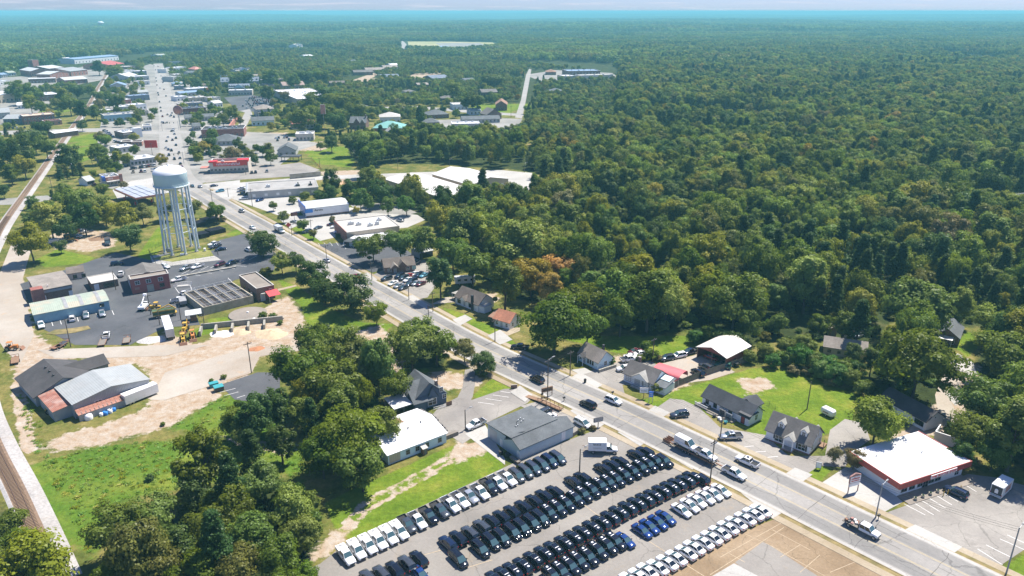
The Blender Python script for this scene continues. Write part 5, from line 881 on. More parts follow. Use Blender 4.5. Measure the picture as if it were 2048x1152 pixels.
# ----- the town: every building a thing; rows = name, label, category, A, B, depth, eaves, roof, wall, roof cover, rise/parapet, windows per front, units
W_=lambda n_,z=1.0,w_=1.2,h_=1.3:[('f',n_,z,w_,h_)]if n_ else[]
TOWN=[
 ('restaurant','fast food restaurant with red fascia and dark porch below the white shops','restaurant',(214,373),(243,369),13,4.6,'flat','stucco','pale_membrane',.9,4,3),
 ('strip_shop','long white roofed shop row beside the street with a parked row before it','shop',(262,333),(313,326),15,4.2,'flat','grey_wall','white_roof',.1,7,2),
 ('shop_building','small white roofed building half hidden behind trees west of the street','shop',(216,330),(241,325),11,4.0,'flat','grey_wall','white_roof',.1,3,0),
 ('shop_building','square shop with a clean white roof beside the red board sign','shop',(236,307),(272,302),13,4.0,'flat','grey_wall','white_roof',.1,4,2),
 ('purple_shop','low shop painted half purple behind the red board sign','shop',(243,294),(263,293),8,3.4,'flat','paint_maroon','brown_membrane',.5,3,0),
 ('orange_shop','low orange brick shop next to the purple one','shop',(264,293),(285,292),8,3.0,'flat','orange_brick','brown_membrane',.5,3,0),
 ('restaurant','burger restaurant with white roof and dark brick walls ringed by its drive','restaurant',(248,278),(283,274),19,4.6,'flat','dark_brick','white_roof',.5,5,4),
 ('strip_shop','long grey roofed brick strip with blue shop fronts','shop',(210,244),(277,239),20,5.6,'flat','blue_siding','grey_membrane',.5,9,4),
 ('strip_shop','white roofed shop row with a dull red fascia near the railway','shop',(222,211),(263,208),15,5.0,'flat','salmon_roof','white_roof',.3,5,1),
 ('shop_building','broad white roofed shop behind the grey brick strip','shop',(232,223),(262,221),16,4.4,'flat','grey_wall','white_roof',.2,4,1),
 ('shop_building','white fronted shop at the street side of the broad white roof','shop',(264,221),(294,218),14,5.4,'flat','white_wall','white_roof',.2,4,1),
 ('shop_building','dark blue fronted shop block along the upper street','shop',(260,203),(300,200),14,6.0,'flat','slate_wall','blue_roof',.3,6,2),
 ('gable_hall','large grey gabled hall beside the railway curve','hall',(222,161),(255,161),34,6.0,'gable-y','grey_wall','white_metal_roof',4.0,4,0),
 ('gable_hall','blue roofed gabled hall before the grey hall by the railway','hall',(221,179),(252,178),20,5.0,'gable-y','grey_wall','blue_roof',3.5,4,0),
 ('shop_building','flat white roofed block with a dark front along the upper street','shop',(245,152),(294,150),20,6.5,'flat','slate_wall','white_roof',.3,6,1),
 ('shop_building','pale flat roofed block with a grey front just below the dark-fronted block','shop',(258,162),(299,160),20,6.0,'flat','grey_wall','white_roof',.3,6,1),
 ('shop_building','pale roofed brick block at the head of the street by the red hall','shop',(240,142),(272,140),22,6.5,'flat','dark_brick','pale_membrane',.3,5,1),
 ('red_roof_hall','brick hall with a bright red roof at the far end of the railway','hall',(221,139),(250,135),50,7.5,'gable-x','orange_brick','red_roof',5.0,5,0),
 ('long_mill_shed','very long pale blue roofed shed at the edge of the far woods','warehouse',(150,128),(238,120),40,9,'gable-x','white_wall','blue_roof',2,14,0),
 ('shop_building','dark roofed block on the east side at the head of the street','shop',(344,131),(370,130),24,6,'flat','grey_wall','black_membrane',.3,4,1),
 ('shop_building','white fronted shop east of the upper street','shop',(347,143),(375,141),22,6,'flat','white_wall','white_roof',.3,5,1),
 ('shop_building','small white cube of a shop beside the upper street','shop',(333,146),(347,144),16,6,'flat','white_wall','pale_membrane',.3,2,1),
 ('shop_building','grey walled block east of the upper street among trees','shop',(347,164),(364,162),20,7,'flat','grey_wall','grey_membrane',.3,3,1),
 ('house','blue roofed house east of the upper street','house',(347,173),(366,172),12,4,'hip','grey_wall','blue_roof',2.4,3,0),
 ('strip_shop','long white roofed grey shop east of the street','shop',(378,188),(421,185),18,6,'flat','grey_wall','white_roof',.3,6,2),
 ('shop_building','blue roofed low shop between white shops east of the street','shop',(360,194),(398,191),13,4.5,'gable-x','grey_wall','blue_roof',1.5,5,0),
 ('shop_building','tan shop with flat white roof among trees east of the street','shop',(380,205),(413,203),16,5,'flat','tan_wall','pale_membrane',.3,5,2),
 ('shop_building','low grey roofed shop next to the tan one east of the street','shop',(376,214),(406,212),12,4,'flat','slate_wall','grey_membrane',.3,5,1),
 ('strip_shop','dark maroon fronted shop row with a black roof east of the street','shop',(366,230),(413,227),14,6,'flat','paint_maroon','black_membrane',.3,7,2),
 ('strip_shop','grey shingled shopping strip behind the round pole sign','shop',(370,244),(429,241),15,4,'gable-x','grey_wall','grey_shingle',2.0,9,0),
 ('motel','long two storey inn with grey dormered roof','motel',(443,174),(519,172),20,7,'gable-x','grey_wall','blue_grey_roof',5.0,14,0),
 ('office','blue grey roofed brick office before the dormered inn','office',(458,182),(499,181),24,4,'gable-x','dark_brick','blue_grey_roof',4.0,6,0),
 ('office','pale flat roofed office row facing the supermarket car park','office',(458,191),(505,190),14,6,'flat','stucco','white_roof',.3,8,2),
 ('school_block','long low red brick block at the edge of the trees east of the inn','building',(525,169),(567,167),18,6,'flat','dark_brick','brown_membrane',.3,8,2),
 ('tan_house','tan building with pale roof next to the low red brick block','building',(530,179),(549,178),22,5,'gable-x','tan_wall','salmon_shingle',2.5,3,0),
 ('brown_roof_office','long tan office with a brown roof behind the supermarket','office',(567,179),(610,177),24,5,'gable-x','tan_wall','salmon_shingle',4,7,0),
 ('supermarket','big supermarket with a bright white flat roof beside the full car park','supermarket',(548,192),(596,212),46,7,'flat','tan_wall','white_roof',.6,6,6),
 ('bank','two storey bank with a pale hip roof and columned porch','bank',(514,234),(549,232),20,7.5,'hip','grey_wall','taupe_shingle',3.5,5,0),
 ('blue_office','pale blue office with grey shingle roof below the bank','office',(504,252),(549,250),13,4.6,'gable-x','aqua_siding','grey_shingle',2.8,5,0),
 ('brick_store','red brick store with a dark flat roof and roof units','store',(404,276),(489,273),20,6,'flat','red_brick','black_membrane',.8,9,6),
 ('hip_office','office with a broad grey hip roof before the red brick store','office',(425,292),(480,290),19,3.6,'hip','grey_wall','grey_shingle',4.2,6,0),
 ('restaurant','chicken restaurant with tall red parapets and stone walls on the main road','restaurant',(421,347),(498,344),15,5.4,'flat','stucco','salmon_roof',1.6,10,2),
 ('dark_roof_office','house like office with slate gables beside the grass lot','office',(556,313),(592,312),15,4.4,'gable-y','grey_wall','grey_shingle',3.4,3,0),
 ('restaurant','cream restaurant with salmon red hip roof by the pole sign','restaurant',(586,259),(637,256),16,5,'hip','stucco','salmon_roof',2.6,6,0),
 ('restaurant','cream drive-through restaurant with white flat roof before the salmon roof','restaurant',(592,282),(628,281),14,5,'flat','stucco','white_roof',.7,5,4),
 ('brick_house','steep gabled dark brick house with grey roofs among trees','house',(700,258),(732,258),16,5.5,'gable-x','dark_brick','grey_shingle',4.5,4,0),
 ('teal_roof_office','red brick office under a big teal hip roof','office',(747,270),(806,270),22,6,'hip','red_brick','teal_roof',4.6,8,0),
 ('pale_roof_house','large house with an ornate pale hip roof behind the teal roof','house',(760,247),(801,246),18,6,'hip','white_wall','pale_membrane',3.5,5,0),
 ('white_gable_house','tall white house with a steep grey gable before the teal roof','house',(768,287),(796,286),14,6.5,'gable-y','white_siding','light_shingle',4.5,3,0),
 ('hip_house','office with grey hip roof, upper of the pair east of the teal roof','office',(857,238),(898,236),20,4,'hip','brown_brick','grey_shingle',4,5,0),
 ('hip_house','office with dark hip roof, lower of the pair east of the teal roof','office',(847,254),(879,253),14,4,'hip','brown_brick','grey_shingle',3.2,4,0),
 ('clinic','long white flat roofed clinic in front of the upper woods','clinic',(904,258),(960,257),16,4.2,'flat','grey_wall','white_roof',.4,9,3),
 ('grey_row','low grey shingled office row behind the long white clinic','office',(925,247),(1000,245),16,3.6,'gable-x','grey_wall','grey_shingle',2.2,10,0),
 ('steep_house','brick house with steep taupe gables at the end of the grey office row','house',(974,240),(1003,238),16,5,'gable-y','brown_brick','greige_shingle',5,3,0),
 ('metal_shop','blue grey metal shop with flat white roof above the grey office row','shop',(907,220),(936,219),20,5.5,'flat','blue_grey_siding','pale_membrane',.2,4,0),
 ('brown_hall','dark brick hall with rusty brown gabled roof near the hill street','hall',(991,221),(1014,221),26,6,'gable-y','dark_brick','rust_shingle',4,3,0),
 ('apartment','two storey apartment block with grey brown roof above the brown hall','building',(964,194),(995,193),18,5.5,'gable-x','brown_brick','greige_shingle',3,6,0),
 ('ranch_house','ranch house with pale brown roof left of the apartment block','house',(884,202),(913,201),14,3.2,'hip','brown_brick','greige_shingle',3,4,0),
 ('apartment','long tan apartment row by the red earth clearing','building',(732,146),(770,145),22,5,'gable-x','tan_wall','taupe_shingle',3,8,0),
 ('apartment','second tan apartment row, uphill of the red earth clearing','building',(768,141),(797,140),24,5,'gable-x','tan_wall','taupe_shingle',3,6,0),
 ('apartment','brown apartment row below the tan rows by the red earth clearing','building',(708,151),(746,150),18,5,'gable-x','brown_brick','greige_shingle',3,7,0),
 ('apartment','blue grey roofed row between trees below the tan rows','building',(760,159),(798,158),20,4,'gable-x','tan_wall','blue_grey_roof',3,7,0),
 ('church_hall','brown building with lilac grey metal roof beside the orange clearing','hall',(865,164),(899,162),30,5,'gable-x','brown_brick','blue_grey_roof',3.5,5,0),
 ('school','dark brick school wing on the far ridge','school',(1136,153),(1200,152),40,8,'flat','dark_brick','blue_roof',.5,10,4),
 ('school_hall','tan school hall in front of the dark school wing','school',(1131,161),(1153,160),26,6,'flat','tan_wall','white_roof',.4,4,2),
 ('school_annex','long pale flat roofed school annex at the end of the ridge','school',(1160,158),(1226,156),20,5,'flat','grey_wall','pale_membrane',.4,10,3),
 ('school_gym','small brown roofed building on the school lawn','building',(1092,150),(1112,150),26,5,'hip','brown_brick','rust_shingle',3,3,0),
 ('ranch_house','grey hip roofed house among trees below the school','house',(1099,188),(1123,188),15,4,'hip','brown_brick','grey_shingle',3,4,0),
 ('mill_wing','brick mill wing with white arched windows and white roof','mill',(64,154),(99,152),50,9,'gable-y','red_brick','white_metal_roof',3.5,8,0),
 ('mill_tower','square brick mill tower with white cap above the mill','tower',(69,144),(81,143),11,19,'flat','red_brick','pale_membrane',.8,1,0),
 ('mill_wing','white roofed brick mill hall behind the arched wing','mill',(99,147),(129,144),44,8,'gable-x','red_brick','white_metal_roof',3.5,6,0),
 ('mill_wing','brick mill block with a white monitor roof in the middle of the mill','mill',(101,158),(141,153),22,7,'gable-y','red_brick','white_metal_roof',3,6,0),
 ('mill_wing','grey roofed brick mill hall nearest the railway curve','mill',(143,153),(176,149),50,8,'gable-x','red_brick','grey_metal_roof',4,5,0),
 ('mill_wing','low brick mill shed with pale flat roof before the arched wing','mill',(58,167),(112,165),20,6,'flat','dark_brick','white_roof',.3,8,0),
 ('mill_wing','brick mill shed with a pale blue and white roof by the railway','mill',(131,169),(176,166),30,6,'gable-x','red_brick','white_metal_roof',3,5,0),
 ('warehouse','long tan two storey warehouse at the left edge of town','warehouse',(-20,210),(74,198),40,9,'flat','tan_wall','white_roof',.4,12,2),
 ('warehouse','dark brick warehouse with a white roof next to the long tan one','warehouse',(84,203),(124,200),34,7,'flat','dark_brick','white_roof',.3,5,1),
 ('brick_block','old two storey red brick block with arched doors by the level crossing','building',(50,250),(112,245),20,7.5,'flat','red_brick','orange_membrane',.5,9,2),
 ('orange_store','low orange brick store leaning on the old brick block','store',(90,252),(125,249),9,3.6,'flat','orange_brick','salmon_roof',.8,3,0),
 ('dark_store','grey roofed store with dark front left of the old brick block','store',(8,248),(50,247),24,4.6,'gable-x','slate_wall','grey_metal_roof',2.5,6,0),
 ('grey_store','grey roofed gabled warehouse at the far left edge by the dark store','warehouse',(-25,240),(22,237),30,6,'gable-x','grey_wall','grey_metal_roof',3,5,0),
 ('depot','small old depot with a white roof beside the railway line','depot',(97,275),(111,277),20,4.2,'gable-y','brown_brick','white_roof',1.2,2,0),
 ('brown_roof_house','brown roofed house by a pale clearing in the right hand woods','house',(1612,281),(1644,280),12,3.4,'hip','grey_wall','brown_shingle',3,4,0),
 ('grey_house','grey house glimpsed between trees far up the right hand woods','house',(1917,285),(1943,283),11,4.5,'gable-x','grey_wall','grey_shingle',2.6,4,0),
 ('tan_roof_house','house with pinkish tan gable roof at the right edge of the woods','house',(1990,424),(2008,434),10,3.2,'gable-x','grey_wall','taupe_shingle',2.6,2,0),
 ('two_storey_house','grey two storey house behind the tan gabled one at the right edge','house',(2016,424),(2060,418),10,5.4,'gable-x','aqua_siding','grey_shingle',2.4,4,0),
 ('white_house','white house far out in the woods beyond the town','house',(486,82),(500,81),30,9,'gable-x','white_wall','white_roof',4,4,0),
 ('white_house','pale house in a far clearing beyond the inn','house',(594,97),(606,96),26,8,'gable-x','white_wall','pale_membrane',4,4,0),
 ('green_roof_store','pale green roofed store where the street leaves town','store',(318,116),(336,115),30,6,'gable-x','white_wall','pale_green_roof',2,5,0),
 ('red_tent_hall','salmon red roofed building in trees east of the upper street','building',(390,146),(406,145),22,6,'hip','orange_brick','salmon_roof',4,3,0),
 ('gallery_house','long grey roofed house row above the dormered inn','house',(421,161),(460,160),14,4,'gable-x','brown_brick','greige_shingle',2,7,0),
 ('cream_house','cream house showing between trees above the inn','house',(473,150),(503,148),18,7,'gable-x','stucco','pale_membrane',2,5,0),
 ('slate_house','house with a wide slate hip roof in the trees left of the teal roof','house',(706,224),(738,223),18,4,'hip','brown_brick','grey_shingle',3.6,4,0),
 ('field_clubhouse','low clubhouse at the edge of the far sports field','building',(884,99),(900,98),24,6,'gable-x','brown_brick','blue_roof',3,3,0),
 ('red_gable_garage','tan roofed garage peeping from the woods behind the warehouse','garage',(914,288),(926,287),8,4,'gable-y','tan_wall','salmon_shingle',3,1,0),
]
mat('slate_wall',(0.16,0.19,0.24),.7,var=.15);shingle('blue_grey_roof',(0.17,0.20,0.25));shingle('salmon_shingle',(0.33,0.24,0.21));mat('orange_membrane',(0.52,0.38,0.27),.9,var=.2,scale=.15,dirt=((.6,.55,.48),.6))
mat('paint_wall_maroon',(0.12,0.04,0.06),.7);M['paint_maroon']=M['paint_maroon']
FILL="""36,218,56,217,14,4,gable-x,white_siding,white_roof,house,small white house before the long tan warehouse;4,156,16,155,18,5,gable-x,grey_wall,blue_roof,house,blue roofed house at the far left edge beyond the mill yard;18,152,33,151,20,5,gable-x,white_wall,pale_green_roof,shop,pale green roofed shop left of the mill;0,170,22,168,24,5,flat,white_wall,white_roof,shop,white roofed shop at the left edge below the mill yard
134,124,146,123,20,6,gable-x,white_wall,white_roof,house,white roofed house left of the long pale blue shed;253,147,270,146,16,5,flat,grey_wall,white_roof,shop,white roofed shop just below the head of the street;276,170,300,169,14,5,flat,white_wall,pale_membrane,shop,pale shop above the upper town lots;270,192,298,190,12,4,gable-x,grey_wall,grey_metal_roof,shop,grey metal roofed shop below the upper town lots
206,230,228,228,14,4,flat,brown_brick,white_roof,shop,white roofed brick shop at the railway side of the strip;281,232,298,231,12,5,flat,stucco,brown_membrane,shop,cream street corner shop before the blue fronted strip;287,262,304,261,12,4,flat,white_wall,grey_membrane,shop,white street shop beside the burger place lot;205,322,222,319,9,3,gable-x,grey_wall,old_metal_roof,shed,old metal roofed shed in trees by the railway;176,372,190,369,8,3,gable-x,white_siding,grey_metal_roof,shed,small grey roofed shed left of the restaurant drive
350,156,366,155,18,5,flat,tan_wall,white_roof,shop,tan walled shop third from the head of the street;352,180,372,179,14,5,flat,slate_wall,pale_membrane,shop,slate walled shop before the blue roofed house;354,203,376,201,14,5,flat,white_wall,white_roof,shop,white shop at the street edge east of the crossing;358,216,374,215,12,4,flat,red_brick,grey_membrane,shop,small red brick shop at the street edge;376,152,396,151,20,5,gable-x,grey_wall,grey_shingle,house,grey house in trees behind the white fronted shop;404,177,420,176,14,4,hip,brown_brick,brown_shingle,house,brown hip roofed house above the long grey shop;424,205,442,203,14,5,flat,stucco,pale_membrane,shop,cream shop left of the supermarket car park;430,216,446,214,12,5,gable-x,white_wall,white_metal_roof,shop,white metal roofed shop by the car park corner;388,262,402,261,12,4,gable-x,grey_wall,grey_shingle,house,small grey house left of the red brick store
500,158,520,157,16,4,gable-x,tan_wall,taupe_shingle,house,tan house in trees above the brick block;540,162,556,161,16,4,gable-x,brown_brick,greige_shingle,house,brick house in trees right of the inn;612,118,628,117,24,6,gable-x,white_wall,white_roof,house,white roofed house far up in the woods;700,128,716,127,20,5,gable-x,white_wall,grey_shingle,house,white house in trees above the tan rows;783,136,800,135,20,5,gable-x,white_wall,white_roof,house,white house right above the tan rows;640,158,664,157,16,4,gable-x,tan_wall,salmon_shingle,house,tan house left of the brown apartment row;660,172,690,171,14,4,gable-x,brown_brick,brown_shingle,house,brown house below the brown apartment row;744,182,764,181,14,4,hip,brown_brick,grey_shingle,house,grey hip house above the teal roof woods;812,190,832,189,14,4,hip,white_wall,greige_shingle,house,pale house left of the ranch house;930,166,950,165,18,4,gable-x,white_wall,grey_shingle,house,white house right of the lilac roofed hall;836,176,858,175,16,4,gable-x,brown_brick,taupe_shingle,house,brick house below the lilac roofed hall;940,230,962,229,12,4,gable-x,white_wall,white_roof,house,white house beside the metal shop;672,228,690,227,12,4,hip,white_wall,white_metal_roof,house,small white house in trees beside the slate hip roof"""
for r_ in FILL.replace('\n',';').split(';'):
 a=r_.split(',');f_=[float(v)for v in a[:6]];nm_=a[9]if a[9]!='shop' else 'shop_building';TOWN.append((nm_,a[10],a[9],(f_[0],f_[1]),(f_[2],f_[3]),f_[4],f_[5],a[6],a[7],a[8],2.2 if a[6]!='flat' else.3,3,1 if a[6]=='flat' else 0))
TB={}
for(nm,lab,cat,A,B,D_,h_,rf,wm_,rm_,rs,nw,un)in TOWN:
 far=at(*A).length>520
 kw=dict(rise=rs)if not rf=='flat' else dict(par=rs)
 ww=[]
 if nw:ww.append(('f',nw,1.0,1.4 if h_<8 else 2.0,1.7 if h_<8 else 3.0,'window','trim_white' if 'mill' in nm else 'trim_grey'))
 if h_>=6.4 and nw and h_<9 and 'hall' not in nm:ww.append(('f',nw,4.2,1.3,1.5,'window','trim_white'))
 if 'Z' and D_>11 and not far:ww.append(('r',max(2,int(D_/6)),1.0,1.3,1.5))
 t,L,D=bld(nm,lab,cat,A,B,D_,h_,rf,wm_,rm_,win=ww,units=un,ov=.5,**kw);TB[lab]=t
 if rf.startswith('gable')and 'inn' in lab:
  for k in range(9):
   if k!=4:dormer(t,L*(k+.5)/9,2.5,h_+.4,2.6,3,1.8,'grey_wall','blue_grey_roof',1.0)
  gablet(t,L/2,-1.0,h_-.2,14,11,4.6,'blue_grey_roof','aqua_siding')
 if 'brown roof behind the supermarket' in lab:
  for k in range(3):dormer(t,L*(k+1.2)/4.4,3,h_+.6,2.4,3,1.6,'brown_brick','salmon_shingle',1.0)
 if 'steep gabled dark brick' in lab:gablet(t,L*.45,-1.0,5.2,6,8,4.4,'grey_shingle','dark_brick');gablet(t,L*.8,-.6,5.2,4,8,3.4,'grey_shingle','dark_brick');MB().box(L-1.4,L-.4,6,7.2,5,12).build('chimney','dark_brick',t)
 if 'bright red' in lab:pass
 for k_,v_ in(('burger restaurant','burger place'),('teal hip roof','teal-roofed office'),('red brick store','red brick store'),('chicken restaurant','red-parapet restaurant'),('supermarket with','supermarket'),('two storey bank','columned bank'),('long white flat roofed clinic','long white clinic'),('salmon red hip','salmon-roofed restaurant'),('old two storey red brick','old brick block'),('arched windows','brick mill'),('dormered roof','dormered inn'),('slate gables','slate-gabled office'),('dark school wing','far school'),('long tan two storey warehouse','long tan warehouse'),('depot','old railway depot'),('blue shop fronts','blue-fronted strip'),('grey gabled hall','grey gabled hall'),('rusty brown gabled','rusty-roofed hall'),('brown roofed house by a pale','brown-roofed woods house'),('tan gabled one at','two-storey house at the edge'),('red fascia and dark porch','red-fascia restaurant'),('shopping strip','grey shopping strip')):
  if k_ in lab:
   q=t.matrix_basis@Vector((L/2,D/2,0));LAND.append(('the '+v_,q.x,q.y))
# town signs and dressings on individual fronts
t=TB['chicken restaurant with tall red parapets and stone walls on the main road'];L=(at(498,344)-at(421,347)).length
MB().box(L*.10,L*.98,-.5,-.05,4.6,7.2).build('fascia','bright_red',t);MB().box(-.4,L*.2,-.6,4,7.0,7.9).build('parapet_cap','bright_red',t);MB().box(L*.72,L+.3,-.7,5,7.0,8.4).build('parapet_cap','bright_red',t)
letterish(t,15,1.5,L*.62,(L*.5,-.56,5.2),'decal_white',3);MB().box(-6.5,-.1,2,9,3.0,3.4).build('side_roof','salmon_roof',t);MB().box(.2,L-.2,-.12,-.03,0,1.6).build('stone_base','block_wall',t)
t=TB['fast food restaurant with red fascia and dark porch below the white shops'];L=(at(243,369)-at(214,373)).length;MB().box(0,L,-.35,-.04,3.6,5.6).build('fascia','salmon_roof',t);letterish(t,7,1.0,L*.34,(L*.32,-.42,4.1),'decal_white',5);MB().box(0,L,-3,-.4,2.9,3.3).build('porch_roof','pale_membrane',t);MB().box(L-1.2,L+.5,-3.2,-2.2,0,7).build('brick_pylon','red_brick',t);MB().box(-1.6,-.1,-.5,3,3.4,6).build('blue_corner','sign_blue',t)
t=TB['burger restaurant with white roof and dark brick walls ringed by its drive'];L=(at(283,274)-at(248,278)).length;MB().box(L*.6,L+.6,-1.4,3,0,8).build('corner_tower','white_wall',t);MB().box(0,L*.6,-.5,-.03,3.4,4.2).build('awning','pale_membrane',t)
t=TB['two storey bank with a pale hip roof and columned porch'];L=(at(549,232)-at(514,234)).length;MB().box(1,L-1,-2.5,-.03,4.2,4.6).build('porch_roof','light_shingle',t)
for k in range(5):post(t,1.4+k*(L-2.8)/4,-2.2,0,4.2,.25)
# fuel canopy with its pale roof panels
c=[at(247,375,5.6),at(271,396,5.6),at(326,387,5.6),at(302,367,5.6)];e1=c[2]-c[1];e2=c[0]-c[1];o=thing('fuel_canopy','fuel station canopy with red edge and pale square roof panels','canopy',(c[1].x,c[1].y,0),math.atan2(e1.y,e1.x));LAND.append(('the fuel canopy',c[0].x+8,c[0].y));Lc,Dc=e1.length,e2.length
MB().box(0,Lc,0,Dc,4.6,5.5).build('canopy_edge','salmon_roof',o);pm_=MB().box(-Lc/8+.25,Lc/8-.25,-Dc/6+.25,Dc/6-.25,0,.12).mesh('roof_panel','solar_panel');MB().box(.2,Lc-.2,.2,Dc-.2,5.5,5.55).build('canopy_deck','dark_steel',o)
for i in range(4):
 for j in range(3):link('roof_panel',pm_,o,(Lc*(i+.5)/4,Dc*(j+.5)/3,5.55))
for x in(.2,.8):
 for y in(.25,.75):MB().box(Lc*x-.25,Lc*x+.25,Dc*y-.25,Dc*y+.25,0,4.6).build('column','grey_wall',o);MB().box(Lc*x-1.2,Lc*x-.6,Dc*y-.4,Dc*y+.4,0,1.8).build('fuel_pump','bright_red',o)
FOOT.append([tuple((o.matrix_basis@Vector((u,v,0)))[:2])for u,v in((-2,-2),(Lc+2,-2),(Lc+2,Dc+2),(-2,Dc+2))])
# ----- the water tower
tc_=at(364.5,502);o=thing('water_tower','tall eight legged white water tower with aqua tank above the works','water tower',tc_,R(12));LAND.append(('the water tower',tc_.x,tc_.y));FOOT.append([(tc_.x-9,tc_.y-9),(tc_.x+9,tc_.y-9),(tc_.x+9,tc_.y+9),(tc_.x-9,tc_.y+9)])
RB,RT,ZT=7.1,6.35,30.0
tk=MB().lathe([(6.75,30.0),(6.8,30.05),(6.8,35.2)],48).build('tank','tank_paint',o);MB().lathe([(6.8,35.2),(6.5,36.0),(5.6,36.9),(4.2,37.6),(2.4,38.05),(0,38.2)],48).build('dome','tank_white',o);MB().lathe([(0,27.6),(2.5,27.8),(4.6,28.5),(6.0,29.4),(6.75,30.0)],48).build('bowl','tower_leg_paint',o)
MB().lathe([(7.3,29.75),(7.3,30.0),(6.7,30.02)],48).build('balcony','tower_leg_paint',o);mb=MB()
for k in range(32):
 a=2*math.pi*k/32;mb.tube((7.25*math.cos(a),7.25*math.sin(a),30),(7.25*math.cos(a),7.25*math.sin(a),31.0),.03,n=4)
for zz in(30.5,31.0):
 for k in range(32):a,a2=2*math.pi*k/32,2*math.pi*(k+1)/32;mb.tube((7.25*math.cos(a),7.25*math.sin(a),zz),(7.25*math.cos(a2),7.25*math.sin(a2),zz),.025,n=4)
mb.build('balcony_rail','tower_leg_paint',o);MB().lathe([(.5,0),(.5,28)],14).build('riser_pipe','tower_leg_paint',o);MB().lathe([(.5,38.1),(.5,38.7),(0,38.9)],10).build('vent','tank_white',o)
for k in range(8):
 a=2*math.pi*(k+.5)/8;p,q=Vector((RB*math.cos(a),RB*math.sin(a),.6)),Vector((RT*math.cos(a),RT*math.sin(a),ZT));MB().tube(p,q,.44,.42,12).build('leg','tower_leg_paint',o);MB().lathe([(.95,0),(.85,.7),(0,.7)],4,c=(p.x,p.y),smooth=False).build('footing','concrete',o)
 a2=2*math.pi*(k+1.5)/8
 for z in(10.0,20.0):
  r_=RB+(RT-RB)*z/ZT;MB().tube((r_*math.cos(a),r_*math.sin(a),z),(r_*math.cos(a2),r_*math.sin(a2),z),.13,n=6).build('strut','tower_leg_paint',o)
 mb=MB()
 for z0,z1 in((.8,10),(10,20),(20,29.5)):
  r0,r1=RB+(RT-RB)*z0/ZT,RB+(RT-RB)*z1/ZT
  mb.tube((r0*math.cos(a),r0*math.sin(a),z0),(r1*math.cos(a2),r1*math.sin(a2),z1),.035,n=4);mb.tube((r0*math.cos(a2),r0*math.sin(a2),z0),(r1*math.cos(a),r1*math.sin(a),z1),.035,n=4)
 mb.build('brace_rod','tower_leg_paint',o)
# two water towers far off above the woods
p=at(204,60);o=thing('ball_water_tower','small red and white ball water tower far above the left woods','water tower',p);s=depth((p.x,p.y,30))/FPX;MB().lathe([(1.6,0),(1.6,22)],12).build('stem','tank_white',o);zc=22+5.5*s
MB().lathe([(0,zc-5*s),(3.4*s,zc-3.8*s),(5.4*s,zc-1.5*s),(6*s,zc)],20).build('lower_ball','bright_red',o);MB().lathe([(6*s,zc),(5.4*s,zc+1.6*s),(3.4*s,zc+3*s),(0,zc+3.6*s)],20).build('upper_ball','tank_white',o)
p=at(82.5,34);o=thing('distant_water_tower','pale water tower just visible on the left skyline','water tower',p);s=depth((p.x,p.y,30))/FPX;MB().lathe([(.7*s,0),(.7*s,34)],10).build('stem','tank_white',o);MB().lathe([(.7*s,30),(2*s,34),(2.2*s,34+3*s),(0,34+4.4*s)],14).build('tank','tank_white',o)
# ---------------------------------------------------------------- vehicles (front along +x, wheels on the ground)
def loft(stn,mi=0):
 """stn: (x, z_bottom, z_belt, half width, crown) rings, back to front"""
 mb=MB();k=13;v=[]
 for x,zb,zt,w_,cr in stn:
  h=zt-zb;half=[(w_*.78,zb),(w_*.95,zb+h*.10),(w_,zb+h*.34),(w_*.985,zb+h*.62),(w_*.93,zb+h*.88),(w_*.80,zt+cr*.45)]
  v+=[(x,-a,b_)for a,b_ in half]+[(x,0,zt+cr)]+[(x,a,b_)for a,b_ in half[::-1]]
 n_=len(stn);fs=[(j*k+i,j*k+i+1,(j+1)*k+i+1,(j+1)*k+i)for j in range(n_-1)for i in range(k-1)]+[(j*k+k-1,j*k,(j+1)*k,(j+1)*k+k-1)for j in range(n_-1)]
 mb.add(v,fs,mi,True);mb.add(v[:k],[tuple(range(k))],mi);mb.add(v[-k:],[tuple(reversed(range(k)))],mi)
 return mb
WHEEL={}
def wheel_mesh(r,w_):
 if(r,w_)not in WHEEL:
  mb=MB();n_=16;y=w_/2;pr=[(r*.62,-y),(r*.93,-y),(r,-y*.7),(r,y*.7),(r*.93,y),(r*.62,y)];v=[]
  for rad,yy in pr:v+=[(rad*math.cos(2*math.pi*i/n_),yy,rad*math.sin(2*math.pi*i/n_))for i in range(n_)]
  mb.add(v,[(j*n_+i,j*n_+(i+1)%n_,(j+1)*n_+(i+1)%n_,(j+1)*n_+i)for j in range(len(pr)-1)for i in range(n_)],0,True)
  for yy in(-y*.86,y*.86):mb.add([(r*.64*math.cos(2*math.pi*i/n_),yy,r*.64*math.sin(2*math.pi*i/n_))for i in range(n_)],[tuple(range(n_))if yy<0 else tuple(reversed(range(n_)))],1)
  WHEEL[(r,w_)]=mb.mesh('wheel',['tyre','wheel_rim'])
 return WHEEL[(r,w_)]
